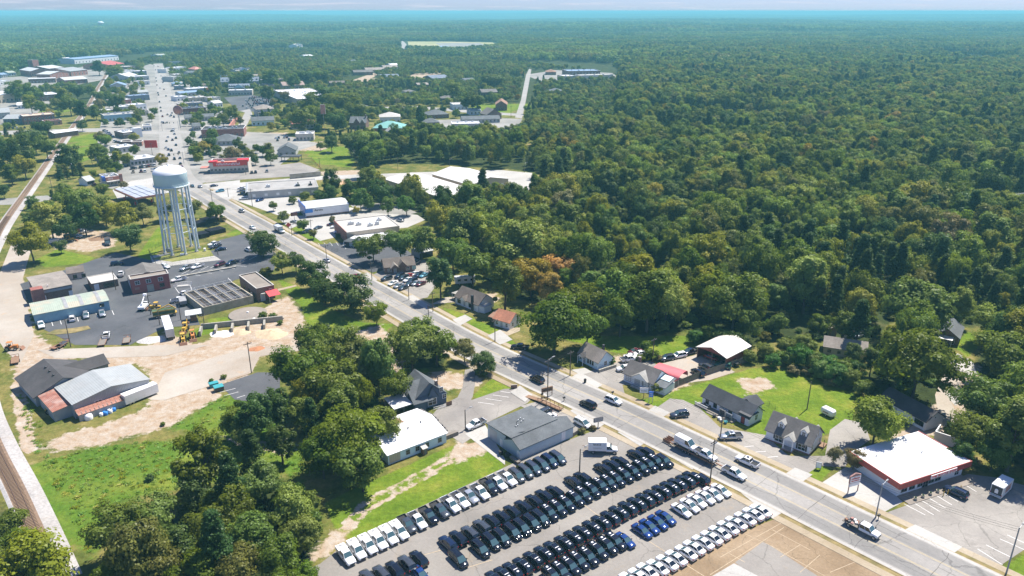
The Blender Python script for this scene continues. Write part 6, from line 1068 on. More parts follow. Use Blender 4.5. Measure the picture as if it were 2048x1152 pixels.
def greenhouse(root,x0,x1,x2,x3,zb,zr,wb,wr,paint_,rails=True):
 """x0 rear foot, x1 rear roof edge, x2 front roof edge, x3 windscreen foot"""
 def q(name,pts,m_,off):return MB().quad(*pts).build(name,m_,root)
 B=[(x0,-wb,zb),(x3,-wb,zb),(x3,wb,zb),(x0,wb,zb)];T=[(x1,-wr,zr-.05),(x2,-wr,zr-.05),(x2,wr,zr-.05),(x1,wr,zr-.05)]
 lerp=lambda a,b_,t:tuple(a[i]+(b_[i]-a[i])*t for i in range(3))
 # painted frame: roof panel with a slight crown, and the pillars
 mb=MB();nx_=5;ny_=5;v=[]
 for i in range(nx_):
  for j in range(ny_):
   a,b_=i/(nx_-1),j/(ny_-1)*2-1;v.append((x1+(x2-x1)*a,b_*wr,zr-.05+.06*(1-b_*b_)+.03*(1-(2*a-1)**2)))
 mb.add(v,[(i*ny_+j,(i+1)*ny_+j,(i+1)*ny_+j+1,i*ny_+j+1)for i in range(nx_-1)for j in range(ny_-1)],0,True)
 for(b0,t0)in((B[0],T[0]),(B[1],T[1]),(B[2],T[2]),(B[3],T[3])):mb.tube(b0,t0,.05,.045,4)
 for s in(-1,1):mb.tube((x1,s*wr,zr-.05),(x2,s*wr,zr-.05),.045,n=4)
 for s in(0,3):
  a,c=lerp(B[s],B[1 if s==0 else 2],.5),lerp(T[s],T[1 if s==0 else 2],.46);mb.tube(a,c,.045,n=4)
 mb.build('roof',paint_,root)
 for nm,f,m_ in(('windshield',(B[1],B[2],T[2],T[1]),'windshield_glass'),('rear_window',(B[3],B[0],T[0],T[3]),'car_glass'),('side_window',(B[0],B[1],T[1],T[0]),'car_glass'),('side_window',(B[2],B[3],T[3],T[2]),'car_glass')):
  MB().quad(*f).build(nm,m_,root)
CARS={}
def car(kind,marks=False):
 key=(kind,marks)
 if key in CARS:return CARS[key]
 P_='paint_white';r=thing(kind,kind,'car');r.name={'suv':'suv','pickup':'pickup_truck','van':'cargo_van'}.get(kind,kind)
 if kind=='sedan':
  w_=.92;stn=[(-2.43,.42,.90,.70,.0),(-2.36,.30,.98,.82,.02),(-2.1,.24,1.03,.90,.03),(-1.5,.22,1.02,w_,.03),(-.3,.2,.98,w_,.02),(.9,.2,.95,w_,.04),(1.7,.22,.88,.90,.06),(2.15,.26,.78,.85,.05),(2.4,.32,.66,.74,.02),(2.46,.38,.56,.62,0)];g_=(-1.75,-.85,.25,1.15,.96,1.45,.80,.60);ax=(-1.42,1.45);wr_=(.34,.24)
 elif kind=='suv':
  w_=.99;stn=[(-2.5,.5,1.02,.80,0),(-2.44,.36,1.12,.92,.02),(-2.1,.28,1.14,.98,.02),(-1.0,.26,1.13,w_,.02),(.6,.26,1.12,w_,.03),(1.5,.27,1.10,.97,.06),(2.1,.30,1.02,.92,.06),(2.42,.36,.88,.82,.03),(2.5,.44,.72,.70,0)];g_=(-2.38,-2.05,.35,1.12,1.12,1.78,.88,.70);ax=(-1.5,1.5);wr_=(.39,.26)
 elif kind=='minivan':
  w_=.99;stn=[(-2.55,.5,1.0,.82,0),(-2.5,.34,1.08,.93,.02),(-2.0,.24,1.08,.98,.02),(-.6,.22,1.07,w_,.02),(.9,.22,1.05,w_,.03),(1.7,.24,.98,.95,.05),(2.25,.28,.86,.86,.05),(2.52,.36,.70,.72,.02),(2.58,.42,.58,.6,0)];g_=(-2.45,-2.15,.55,1.62,1.06,1.76,.90,.70);ax=(-1.55,1.52);wr_=(.36,.24)
 elif kind=='pickup':
  w_=1.0;stn=[(-2.92,.62,.86,.92,0),(-2.88,.5,.9,.96,0),(-2.2,.42,.92,.98,0),(-1.06,.36,.92,w_,0),(-1.0,.34,1.2,w_,.01),(.4,.34,1.2,w_,.02),(1.4,.36,1.2,.98,.05),(2.2,.38,1.14,.96,.05),(2.72,.42,1.0,.9,.03),(2.86,.5,.86,.8,0)];g_=(-1.02,-.86,.5,1.32,1.2,1.90,.88,.70);ax=(-1.75,1.85);wr_=(.42,.28)
 elif kind=='van':
  w_=1.02;stn=[(-2.9,.6,1.3,.94,0),(-2.86,.4,1.36,1.0,0),(-1.5,.34,1.36,w_,0),(1.2,.34,1.32,w_,.02),(2.0,.36,1.22,.98,.05),(2.6,.4,1.02,.90,.04),(2.88,.5,.84,.76,.0)];g_=(-2.86,-2.8,.95,1.95,1.3,2.42,.97,.86);ax=(-1.8,1.75);wr_=(.38,.26)
 b_=loft(stn)
 if kind=='pickup':b_.box(-2.9,-1.0,-.99,-.86,.86,1.26);b_.box(-2.9,-1.0,.86,.99,.86,1.26);b_.box(-2.94,-2.84,-.86,.86,.84,1.26)
 b_.build('body',P_,r);greenhouse(r,*g_,P_)
 if kind=='pickup':MB().box(-2.83,-1.02,-.85,.85,.93,.97).build('bed_floor','bed_liner',r);MB().box(-2.86,-1.0,-.97,-.88,1.26,1.285).build('bed_rail','bed_liner',r);MB().box(-2.86,-1.0,.88,.97,1.26,1.285).build('bed_rail','bed_liner',r)
 if kind=='van':
  MB().box(-2.8,.3,-.99,-.96,1.35,2.34).build('side_panel',P_,r);MB().box(-2.8,.3,.96,.99,1.35,2.34).build('side_panel',P_,r)
 for x in ax:
  for s in(-1,1):link('wheel',wheel_mesh(*wr_),r,(x,s*(w_-.12),wr_[0]),(0,0,0));
 xf,xr,zf,zr=stn[-3][0],stn[1][0],stn[-3][2],stn[1][2]
 for s in(-1,1):
  MB().hexa([(xf+.0,s*.52-.2,zf-.18),(xf+.22,s*.50-.17,zf-.2),(xf+.22,s*.50+.17,zf-.2),(xf+.0,s*.56+.2,zf-.18),(xf-.1,s*.52-.2,zf+.02),(xf+.13,s*.50-.17,zf-.06),(xf+.13,s*.50+.17,zf-.06),(xf-.1,s*.56+.2,zf+.02)]).build('headlight','lamp_clear',r)
  MB().box(xr-.07,xr+.06,s*(w_-.2)-.12,s*(w_-.2)+.12,zr-.32,zr-.04).build('tail_light','lamp_red',r);MB().box(g_[3]-.42,g_[3]-.22,s*(w_+.08)-.1,s*(w_+.08)+.1,g_[4]-.02,g_[4]+.14).build('mirror','black_plastic',r)
 MB().box(stn[-2][0]-.03,stn[-1][0]+.02,-.5,.5,stn[-1][1]+.02,stn[-1][1]+.26).build('grille','black_plastic',r);MB().box(-w_*.0-1.0,1.0,-w_-.005,-w_+.02,.22,.34).build('sill','black_plastic',r);MB().box(-1.0,1.0,w_-.02,w_+.005,.22,.34).build('sill','black_plastic',r)
 if kind in('suv','minivan'):
  for s in(-1,1):MB().box(-1.7,.1,s*.62-.025,s*.62+.025,1.79,1.84).build('roof_rail','black_plastic',r)
 if marks:
  mb=MB();mb.lathe([(0,.02),(.25,.02),(.25,0),(0,0)][::-1],18);mb.build('roof_disc','decal_white',r,(-1.68,0,1.79));MB().box(-.075,.075,-.44,.44,0,.03).build('roof_bar','decal_white',r,(-.98,0,1.805))
 if kind=='pickup_sunroof':pass
 CARS[key]=r;return r
USED=set()
PAINTW={'white':'white','black':'black','graphite':'grey','silver':'silver','navy':'dark navy','blue':'blue','slate':'slate grey','red':'red','maroon':'maroon','orange':'orange','sky':'light blue','tan':'tan','green':'dark green'}
def park(kind,col,x,y,rz,label,group=None,marks=False,cat=None,z=0.05,skip=()):
 p=car(kind,marks);pm=M['paint_'+col];first=(kind,marks)not in USED and not skip
 if first:
  USED.add((kind,marks));o=p;o.location=(x,y,z);o.rotation_euler=(0,0,rz);o['label']=label
  KIDS[o.name]=[(c,list(c.children))for c in o.children]
  if group:o['group']=group
  for c in o.children:
   if c.name.split('.')[0]in('body','roof','side_panel'):c.material_slots[0].link='OBJECT';c.material_slots[0].material=pm
 else:o=dup(p,(x,y,z),rz,label,group,{'body':pm,'roof':pm,'side_panel':pm},skip)
 o['category']=cat or{'sedan':'car','suv':'SUV','minivan':'minivan','pickup':'pickup truck','van':'van'}[kind]
 if not group and 'group' in o:del o['group']
 return o
NM={'sedan':'sedan','suv':'SUV','minivan':'minivan','pickup':'pickup','van':'van'}
def rowdir(a,b):d=at(*b,.8)-at(*a,.8);return math.atan2(d.y,d.x)
# the stock rows of the car park: (pixel of the body centre, kind, colour, marked roof)
ROAD_ANG=rowdir((692,1111),(1115,918));FRONT=ROAD_ANG-R(90)
def row(pts,ang,phrase,group,where,jit=1.0):
 n_=len(pts);q=random.Random(len(phrase)+n_)
 for i,(px,py,kind,col,mk)in enumerate(pts):
  p=at(px,py,.75);k=n_-1-i
  d_=f"{'roof-marked ' if mk else ''}{PAINTW[col]} {NM[kind]} in the {phrase}"+(f', {ORD[k]} from the {where}' if n_>1 else '')
  park(kind,col,p.x+q.uniform(-.08,.08)*jit,p.y+q.uniform(-.1,.1)*jit,ang+R(q.uniform(-1.6,1.6)),d_,group,mk)
G_='new vehicles parked in rows on the car park'
T1=[(692,1111),(714,1100),(736,1090),(757,1081),(778,1071),(799,1062)];T2=[(815,1049,'graphite'),(836,1041,'white'),(858,1031,'black'),(880,1020,'graphite'),(902,1010,'white'),(921,1001,'white'),(939,992,'silver'),(960,984,'white'),(978,974,'black'),(996,966,'white'),(1015,958,'white')]
q_=random.Random(4)
for i,(px,py)in enumerate(T1):
 p=at(px,py,.8);o=park('pickup','white',p.x,p.y,FRONT+R(q_.uniform(-1,1)),f'white pickup with a closed bed box by the grass, {ORD[len(T1)-1-i]} from the dark pickups',G_)
 MB().box(-2.86,-1.06,-.96,.96,1.24,1.62).build('bed_box','paint_white',o);MB().box(-2.5,-2.1,-.25,.25,1.62,1.72).build('box_hatch','trim_grey',o)
row([(a,b_,'pickup',c,False)for a,b_,c in T2],FRONT,'open bed truck row along the grass',G_,'road')
row([(1034,951,'minivan','graphite',False),(1051,943,'minivan','graphite',False),(1067,936,'minivan','slate',False),(1083,929,'minivan','slate',False),(1100,922,'minivan','navy',False),(1116,916,'minivan','slate',False)],FRONT,'short minivan row by the blue-grey hall',G_,'road')
Z1=lambda x,y:(880+x/4,864+y/4)
def zs(l,kind,col,mk=False):return[(*Z1(x,y),kind,c if isinstance(c,str)else col,mk)for x,y,*c_ in l for c in[c_[0]if c_ else None]]
BACK=FRONT+R(180)
row(zs([(62,890,'navy'),(147,850),(240,808,'graphite'),(338,757,'graphite'),(410,718),(495,682),(580,641),(668,600),(750,555),(832,512),(915,478)],'suv','black'),BACK,'second row facing the grass',G_,'road')
row(zs([(1065,405),(1142,370)],'suv','black'),BACK,'pair standing under the lot light pole',G_,'road')
row(zs([(1305,295),(1372,265),(1438,238)],'suv','black'),BACK,'trio behind the box truck',G_,'road')
row(zs([(1568,185),(1637,158)],'suv','black'),BACK,'pair at the road verge',G_,'road')
row(zs([(327,935),(410,880),(495,845),(577,800),(657,762),(735,728),(805,690)],'minivan','black'),FRONT,'minivan stretch of the third row',G_,'road')
row(zs([(877,650),(945,615),(1015,578),(1082,537),(1150,502),(1217,472),(1285,432),(1350,408),(1415,383),(1480,350),(1543,320),(1607,290),(1670,264),(1730,240)],'suv','black',True),FRONT,'third row facing the slab',G_,'road')
row(zs([(1792,232)],'suv','black'),FRONT,'roadside spot beside the marked third row',G_,'road')
row(zs([(148,1012)],'minivan','black'),FRONT,'aisle, standing alone before the navy SUV',G_,'near')
mk3=[(600-20,1130-22),(680-20,1090-22),(770-22,1045-22),(855-22,1000-22),(932-22,958-22),(1012-22,912-22),(1088-22,872-22),(1165-22,832-22),(1240-22,790-22),(1310-22,748-22),(1383-22,710-22),(1455-22,670-22),(1525-22,632-22),(1595-22,598-22),(1663-22,565-22),(1727-22,532-22),(1792-22,498-22),(1858-22,468-22),(1920-22,440-22),(1985-22,412-22),(2042-22,385-22)]
row(zs([(440,1182),(510,1145)]+mk3,'suv','black',True),BACK,'long marked fourth row',G_,'road')
row([(1400,957,'suv','black',False)],BACK,'last roadside spot of the fourth row by the pole',G_,'road')
row(zs([(900,1155),(970,1118),(1045,1080),(1112,1040),(1190,1000),(1262,955),(1337,915),(1408,878)],'suv','black',True),FRONT,'short marked fifth row',G_,'road')
row(zs([(1482,862)],'sedan','blue'),FRONT,'end spot of the short marked fifth row',G_,'road')
row(zs([(1617,788),(1680,755),(1743,718),(1808,682)],'sedan','blue'),FRONT,'blue group beside the white sedans',G_,'road')
Z2=lambda x,y:(1200+x/4,864+y/4)
row([(*Z2(x,y),'sedan','white',False)for x,y in((655,622),(717,583),(778,550),(842,520),(905,492),(965,462))],FRONT,'short roadside row of six',G_,'road')
row([(*Z2(x,y),'sedan','white',False)for x,y in((240,1185),(310,1150),(382,1110),(460,1080),(535,1042),(610,1002),(688,960),(755,920),(823,880),(890,840),(960,800),(1025,762),(1090,725),(1160,690),(1225,655),(1282,625))],BACK,'long white row along the old slab',G_,'road')
Z7=lambda x,y:(500+x/4,864+y/4)
row([(*Z7(1350,1012),'suv','black',False),(*Z7(1258,1052),'suv','graphite',False),(*Z7(1155,1098),'suv','black',False),(*Z7(1050,1135),'suv','graphite',False),(*Z7(945,1165),'suv','graphite',False)][::-1],BACK,'short row at the near lot corner',G_,'road')
row([(*Z7(1368,1135),'sedan','blue',False)],FRONT,'near corner, nosed behind the grey SUV',G_,'road')
# traffic and cars parked round about: pixel of the body, heading given by a second pixel ahead of the car
def at2(kind,col,px,py,hx,hy,label,cat=None,z=0.05,**k):
 p,h=at(px,py,.7),at(hx,hy,.7);return park(kind,col,p.x,p.y,math.atan2(h.y-p.y,h.x-p.x),label,cat=cat,z=z,**k)
RL=0.175
at2('suv','black',1074,759,1050,747,'black SUV driving on the main road past the tree shadow',z=RL);at2('minivan','black',1176,809,1150,797,'black minivan driving on the main road below the ramp',z=RL);at2('suv','white',1227,802,1255,814,'white crossover on the far lane opposite the black minivan',z=RL)
o=at2('pickup','white',1494,924,1465,911,'white crew pickup driving on the far lane before the dormer house',z=RL);MB().box(-.4,.2,-.36,.36,1.93,1.97).build('sunroof','car_glass',o)
o=at2('pickup','silver',1461,873,1435,874,'silver pickup parked across the lot before the porch house');MB().box(-.4,.2,-.36,.36,1.93,1.97).build('sunroof','car_glass',o)
at2('suv','slate',1359,829,1335,832,'dark slate SUV parked alone at the near end of the porch house lot');at2('pickup','black',1040,694,1020,692,'black pickup parked beside the road under the big tree');at2('pickup','white',951,849,935,856,'white pickup beside the blue-grey hall roller door')
at2('suv','slate',1086,826,1070,832,'dark SUV half hidden behind the blue-grey hall roof');at2('sedan','white',1097,834,1080,840,'white sedan half hidden behind the blue-grey hall roof');at2('minivan','white',1165,846,1185,857,'white minivan parked before the blue-grey hall')
at2('suv','navy',1912,984,1890,974,'navy crossover with pale roof parked before the bottle shop');at2('suv','slate',1334,716,1318,719,'dark grey hatchback first in line by the bushes');at2('suv','white',1357,711,1340,714,'white estate car in line by the bushes');at2('pickup','navy',1379,704,1362,709,'dark navy pickup in line before the pole barn')
at2('suv','white',1249,737,1240,738,'white off-roader behind the white office cottage');at2('pickup','white',1258,718,1275,715,'old white pickup in the weeds, nearest the road');at2('sedan','white',1262,712,1285,709,'white sedan in the weeds behind the old white pickup');at2('sedan','maroon',1270,702,1255,705,'faded maroon sedan furthest back in the weeds');at2('sedan','white',1282,706,1300,703,'second white sedan in the weeds beside the maroon one')
at2('suv','graphite',1412,734,1400,728,'grey SUV in the fenced yard by the red tent');at2('suv','black',1396,745,1388,740,'black off-roader in the fenced yard at the fence');at2('suv','green',1446,731,1435,729,'dark green off-roader in the yard before the pole barn');at2('sedan','red',1423,714,1440,720,'red car sheltered under the pole barn roof');at2('pickup','black',1463,723,1455,719,'dark pickup at the corner of the pole barn')
at2('suv','silver',1718,670,1708,674,'silver car by the sheds in the trees')
for i,(px,py,k_,c)in enumerate(((773,557,'suv','slate'),(786,566,'sedan','white'),(797,571,'sedan','silver'),(807,575,'sedan','slate'),(799,552,'suv','navy'),(807,556,'suv','slate'),(816,559,'sedan','white'),(824,562,'suv','navy'),(819,568,'sedan','slate'),(832,566,'sedan','silver'),(842,567,'sedan','maroon'),(818,551,'sedan','red'),(829,547,'sedan','white'),(838,550,'suv','navy'),(848,550,'sedan','sky'),(832,524,'sedan','silver'),(824,525,'suv','silver'))):
 at2(k_,c,px,py,px-10,py+4 if i else py+3,f'{PAINTW[c]} {NM[k_]} crowded beside the brick bungalow, {ORD[i]} from the road inward',group='cars crowded beside the brick bungalow')
for i,(px,py,hx,hy,k_,c,lab)in enumerate(((653,521,640,514,'sedan','silver','silver sedan on the main road by the dark car park'),(714,552,700,545,'sedan','red','red sedan on the main road just above the magnolias'),(505,455,518,462,'sedan','white','white sedan on the main road at the row of trees'),(483,422,470,415,'suv','silver','silver SUV on the main road before the blue-cornered shop'),(385,372,396,378,'sedan','slate','grey sedan on the bend by the water tower'),(400,373,390,367,'sedan','silver','silver sedan on the bend by the water tower'),(428,371,440,369,'sedan','navy','navy sedan leaving the long grey service lot'),(440,382,428,384,'suv','sky','pale blue SUV in the long grey service lot'),
 (497,499,486,494,'suv','white','white SUV in the shade of the round tree'),(483,368+8,470,376,'sedan','white','white car first in the row at the grey service building'),(482,382,470,382,'sedan','silver','silver car second in the row at the grey service building'),(484,388,472,388,'sedan','navy','navy car third in the row at the grey service building'),(487,397,475,398,'suv','white','white SUV last in the row at the grey service building'),(519,400,508,403,'suv','blue','blue SUV at the corner of the grey service building'),
 (636,455,622,459,'sedan','slate','grey sedan on the pale lot nearest the small trees'),(614,463,600,466,'suv','slate','dark SUV on the pale lot at the verge tree'),(671,453,655,455,'suv','white','white SUV on the pale lot by the tan shop'),(676,463,660,465,'sedan','white','white sedan on the pale lot by the tan shop'),(663,448,650,450,'sedan','maroon','maroon sedan on the pale lot beside the white SUV'),(800,440,790,437,'suv','silver','silver SUV behind the tan shop'),(588,443,575,440,'sedan','silver','silver car at the red diamond sign'),
 (428,488,412,492,'pickup','white','white pickup by the fence of the water tower'),(430,493,415,497,'pickup','slate','dark pickup beside the white one at the tower fence'),(441,498,428,500,'sedan','navy','navy sedan at the tower fence corner'),(331,533,342,537,'suv','white','white off-roader at the foot of the water tower lawn'),(372,536,358,541,'pickup','silver','silver pickup in the angled bays'),(395,533,380,538,'pickup','white','white pickup in the angled bays beside the silver one'),(439,529,425,534,'suv','maroon','maroon SUV in the angled bays'),(463,526,448,531,'pickup','navy','dark navy pickup in the angled bays beside the maroon one'),(357,559,344,562,'pickup','white','white long bed pickup at the red brick office corner'),(234,527,250,525,'suv','navy','navy SUV behind the pump house'),(242,548,244,540,'pickup','white','white service truck squeezed between the office wings'),
 (82,650,84,657,'pickup','white','white pickup leftmost before the blue workshop'),(144,637,143,629,'suv','white','white SUV before the middle of the blue workshop'),(172,631,173,638,'suv','silver','silver SUV before the blue workshop, beside the white SUV'),(204,627,206,634,'pickup','silver','silver pickup rightmost before the blue workshop'),(213,671,215,663,'pickup','white','white pickup hitched to a flat trailer on the works lot'),(359,600,372,598,'pickup','white','white truck at the end of the green hauler'),(368,588,364,580,'pickup','white','white pickup parked beside the basin corner'))):
 at2(k_,c,px,py,hx,hy,lab,z=RL if 'main road' in lab or 'bend' in lab else 0.05)
# far traffic and town car parks: one mesh each with paint, glass and tyre materials
def farcar_mesh(col,kind=0):
 mb=MB();h=(1.45,1.75)[kind];mb.hexa([(-2.3,-.9,.3),(2.3,-.9,.3),(2.3,.9,.3),(-2.3,.9,.3),(-2.3,-.85,.95),(2.25,-.8,.8),(2.25,.8,.8),(-2.3,.85,.95)],0);mb.hexa([(-1.9,-.82,.95),(1.1,-.82,.9),(1.1,.82,.9),(-1.9,.82,.95),(-1.3-.5*kind,-.66,h-.06),(.3,-.66,h-.06),(.3,.66,h-.06),(-1.3-.5*kind,.66,h-.06)],1);mb.box(-1.35-.5*kind,.32,-.67,.67,h-.06,h,0)
 for x in(-1.4,1.4):mb.box(x-.34,x+.34,-.93,.93,0,.62,2)
 return mb.mesh('far_car',['paint_'+col,'car_glass','tyre'])
FC={(c,k):farcar_mesh(c,k)for c in('white','black','silver','graphite','navy','red','slate','blue','maroon','tan')for k in(0,1)}
FCOL=['white','white','black','silver','silver','graphite','navy','slate','red','blue','maroon','tan','black']
def farcar(px,py,ang,label,group,rnd,world=None):
 p=at(px,py,.6)if world is None else world;c,k=rnd.choice(FCOL),rnd.randint(0,1);o=link('distant_car',FC[(c,k)],None,(p.x,p.y,.08),(0,0,ang));tag(o,label.format(c=PAINTW[c],k=('sedan','SUV')[k]),'car',group);return o
rn=random.Random(21);SA=math.atan2((RP[2]-RP[0]).y,(RP[2]-RP[0]).x)
for i,(px,py)in enumerate(((343,301),(358,305),(334,317),(360,316),(349,318),(361,327),(364,334),(333,282),(332,296),(337,299),(347,258),(343,262),(349,268),(342,231),(348,234),(344,226),(325,233),(334,245),(327,246),(324,244),(335,229),(340,232),(332,192),(328,179),(319,204),(321,215),(322,222),(313,162),(322,152),(325,160),(308,132),(316,133),(311,140),(319,145),(324,158),(312,156),(316,186),(317,190),(336,274),(352,276),(347,262),(320,176),(326,165),(314,170),(352,290),(345,280),(338,310))):
 farcar(px,py,SA+(math.pi if i%2 else 0),'{c} {k} on the long straight street, '+ORD[i]+f' counting {"up" if i % 2 else "back"} the street','traffic on the long street',rn)
def lotfill(c0,c1,c2,nu,nv,keep,label,group,ang=None):
 """cars in rows over the parallelogram c0-c1 (along a row), c0-c2 (row to row)"""
 a,b_,c=at(*c0),at(*c1),at(*c2);u,v=b_-a,c-a;n_=0;ang_=math.atan2(v.y,v.x)if ang is None else ang
 for j in range(nv):
  m_=0
  for i in range(nu):
   if rn.random()>keep:continue
   p=a+u*((i+.5)/nu)+v*((j+.5)/nv);farcar(0,0,ang_+rn.choice((0,math.pi)),'{c} {k} '+label+f', row {["one", "two", "three", "four", "five", "six", "seven", "eight"][j]}, {ORD[min(m_, 29)]} along it',group,rn,world=p);m_+=1;n_+=1
lotfill((480,219),(545,217),(495,194),13,7,.72,'on the full supermarket car park','cars on the supermarket car park')
lotfill((262,337),(312,330),(261,341),12,1,.8,'before the long white shop row','cars before the white shop row')
lotfill((250,181),(290,180),(252,172),9,3,.6,'on the lot below the dark-fronted block','cars on the upper town lots')
lotfill((205,262),(222,278),(213,261),6,1,.8,'beside the burger place drive','cars at the burger place');lotfill((210,283),(246,290),(212,279),9,1,.6,'behind the burger place','cars behind the burger place')
lotfill((380,222),(425,219),(380,216),11,1,.7,'before the maroon shop row','cars at the maroon shop row');lotfill((385,250),(430,247),(385,247),9,1,.6,'before the grey shopping strip','cars at the grey shopping strip');lotfill((449,245),(462,240),(455,250),4,2,.8,'by the low brick wall of the bank','cars by the bank wall')
lotfill((540,285),(580,283),(545,275),7,2,.5,'on the dusty lot behind the cream restaurants','cars on the dusty lot');lotfill((690,295),(712,303),(700,292),4,1,.9,'at the corner of the grass lot','cars at the grass lot');lotfill((688,405),(704,398),(680,400),4,1,1,'on the gravel behind the service building','cars behind the service building')
lotfill((15,262),(100,258),(15,254),11,1,.55,'on the cross street by the old brick block','cars on the cross street');lotfill((35,285),(60,272),(50,292),5,2,.7,'in the shade left of the depot','cars left of the depot');lotfill((180,372),(215,350),(190,376),5,1,.7,'beside the red-fascia restaurant drive','cars at the red-fascia restaurant');lotfill((254,350),(325,345),(256,343),9,1,.5,'on the dark lot left of the tower tank','cars on the dark lot by the tank')
lotfill((415,303),(425,310),(410,310),3,1,1,'in the shade by the hip-roofed office','cars by the hip roof office');lotfill((500,345),(545,341),(500,349),6,1,.6,'before the red-parapet restaurant','cars at the red-parapet restaurant');lotfill((700,262),(740,262),(702,266),6,1,.6,'before the steep brick house','cars at the steep brick house');lotfill((905,262),(1000,261),(906,266),14,1,.5,'before the long white clinic','cars at the long white clinic');lotfill((860,156),(900,155),(862,160),6,1,.5,'by the orange clearing hall','cars by the clearing hall');lotfill((1565,272),(1610,276),(1568,268),5,1,.8,'on the pale clearing in the far woods','cars in the woods clearing');lotfill((1895,304),(1910,306),(1897,301),3,1,1,'in the small clearing by the grey house','cars in the small clearing')
# ---------------------------------------------------------------- lorries, trailers and machines
def wheels(o,xs,w_,r=.48,wd=.34,dual=False):
 for x in xs:
  for s in(-1,1):link('wheel',wheel_mesh(r,wd),o,(x,s*(w_-.1),r))
def hd(px,py,hx,hy):a,b_=at(px,py),at(hx,hy);return math.atan2(b_.y-a.y,b_.x-a.x)
def cab(o,x,col='paint_white',w_=1.02,crew=False,zb=.55,sc=1.0):
 """conventional cab: bonnet ahead of x, seats behind it"""
 k=2.2 if crew else 1.1;stn=[(x-k,zb,1.32,w_,0),(x-.2,zb,1.32,w_,.02),(x+.5,zb,1.34,w_*.97,.04),(x+1.3,zb,1.26,w_*.93,.04),(x+1.55,zb+.08,1.1,w_*.85,.02),(x+1.65,zb+.16,.95,w_*.75,0)]
 loft(stn).build('cab',col,o);greenhouse(o,x-k,x-k+.06,x-.35,x+.3,1.3,2.12,w_*.92,w_*.76,col);MB().box(x+1.6,x+1.7,-.5,.5,.72,1.05).build('grille','black_plastic',o)
 for s in(-1,1):MB().box(x+1.45,x+1.64,s*.7-.16,s*.7+.16,.86,1.04).build('headlight','lamp_clear',o);MB().box(x+.1,x+.3,s*(w_+.14)-.1,s*(w_+.14)+.1,1.35,1.75).build('mirror','black_plastic',o)
o=thing('box_truck','white box truck with dark lettering on its side beside the lot light pole','box truck',at(1203,904),hd(1180,905,1220,906));cab(o,2.2);MB().box(-3.3,1.1,-1.15,1.15,.95,3.3).build('cargo_box','paint_white',o);MB().box(-3.3,2.4,-.5,.5,.55,.9).build('chassis','dark_steel',o);wheels(o,(-2.1,3.0),1.05)
letterish(o,9,.34,1.9,(-1.2,-1.18,2.55),'dark_steel',4);letterish(o,16,.16,2.2,(-1.1,-1.18,1.75),'trim_grey',8);mb=MB();[mb.box(-4.6,-3.4,y-.04,y+.04,1.0,1.08)for y in(-1,0,1)];mb.build('tail_lift','rust_steel',o)
o=thing('delivery_truck','white step van with a dark rear door and round badge parked beyond the bottle shop','delivery truck',at(2001,985),hd(1995,990,2012,974));MB().box(-3.2,2.4,-1.2,1.2,.6,3.15).build('body','paint_white',o);MB().hexa([(2.42,-1.15,.6),(3.5,-.95,.6),(3.5,.95,.6),(2.42,1.15,.6),(2.42,-1.15,1.5),(3.4,-.9,1.25),(3.4,.9,1.25),(2.42,1.15,1.5)]).build('bonnet','paint_white',o);MB().quad((2.45,-1.0,1.55),(2.45,1.0,1.55),(2.42,1.0,2.6),(2.42,-1.0,2.6)).build('windshield','windshield_glass',o)
MB().box(-3.25,-3.2,-1.05,1.05,.95,2.95).build('rear_door','trim_dark',o);rb=MB().lathe([(0,0),(.34,0),(.34,.03),(0,.03)],16).build('badge','decal_white',o,(-3.27,0,2.05),(0,R(-90),0));MB().box(-3.26,-3.24,-.34,.34,1.3,2.1).build('badge_panel','decal_white',o);MB().box(-1.6,1.2,-1.24,-1.2,1.2,2.7).build('side_graphic','stone_red',o);MB().box(-3.5,-3.2,-1.15,1.15,.5,.8).build('bumper','galvanised',o);wheels(o,(-2.2,2.3),1.08)
for s in(-1,1):MB().box(-3.27,-3.2,s*1.08-.08,s*1.08+.08,1.0,1.3).build('tail_light','lamp_red',o)
o=thing('flatbed_truck','white crew cab flatbed truck with a loaded deck in the middle of the main road','flatbed truck',at(1722,1063),hd(1700,1050,1745,1073));o.location.z=.17;cab(o,2.0,crew=True);MB().box(-3.6,-.3,-1.15,1.15,.95,1.08).build('deck','wood_grey',o);MB().box(-.42,-.3,-1.1,1.1,1.08,2.0).build('headboard','dark_steel',o);MB().box(-3.5,2,-.45,.45,.6,.95).build('chassis','dark_steel',o);wheels(o,(-2.3,2.9),1.0,.45)
rr3=random.Random(6)
for k in range(9):MB().box(-.3,.3,-.25,.25,0,rr3.uniform(.2,.55)).build('load',('rust_steel','dark_steel','stone_red','galvanised')[k%4],o,(-3.0+.6*(k%5),-.6+.6*(k//3%3),1.08),(0,0,rr3.uniform(0,3)))
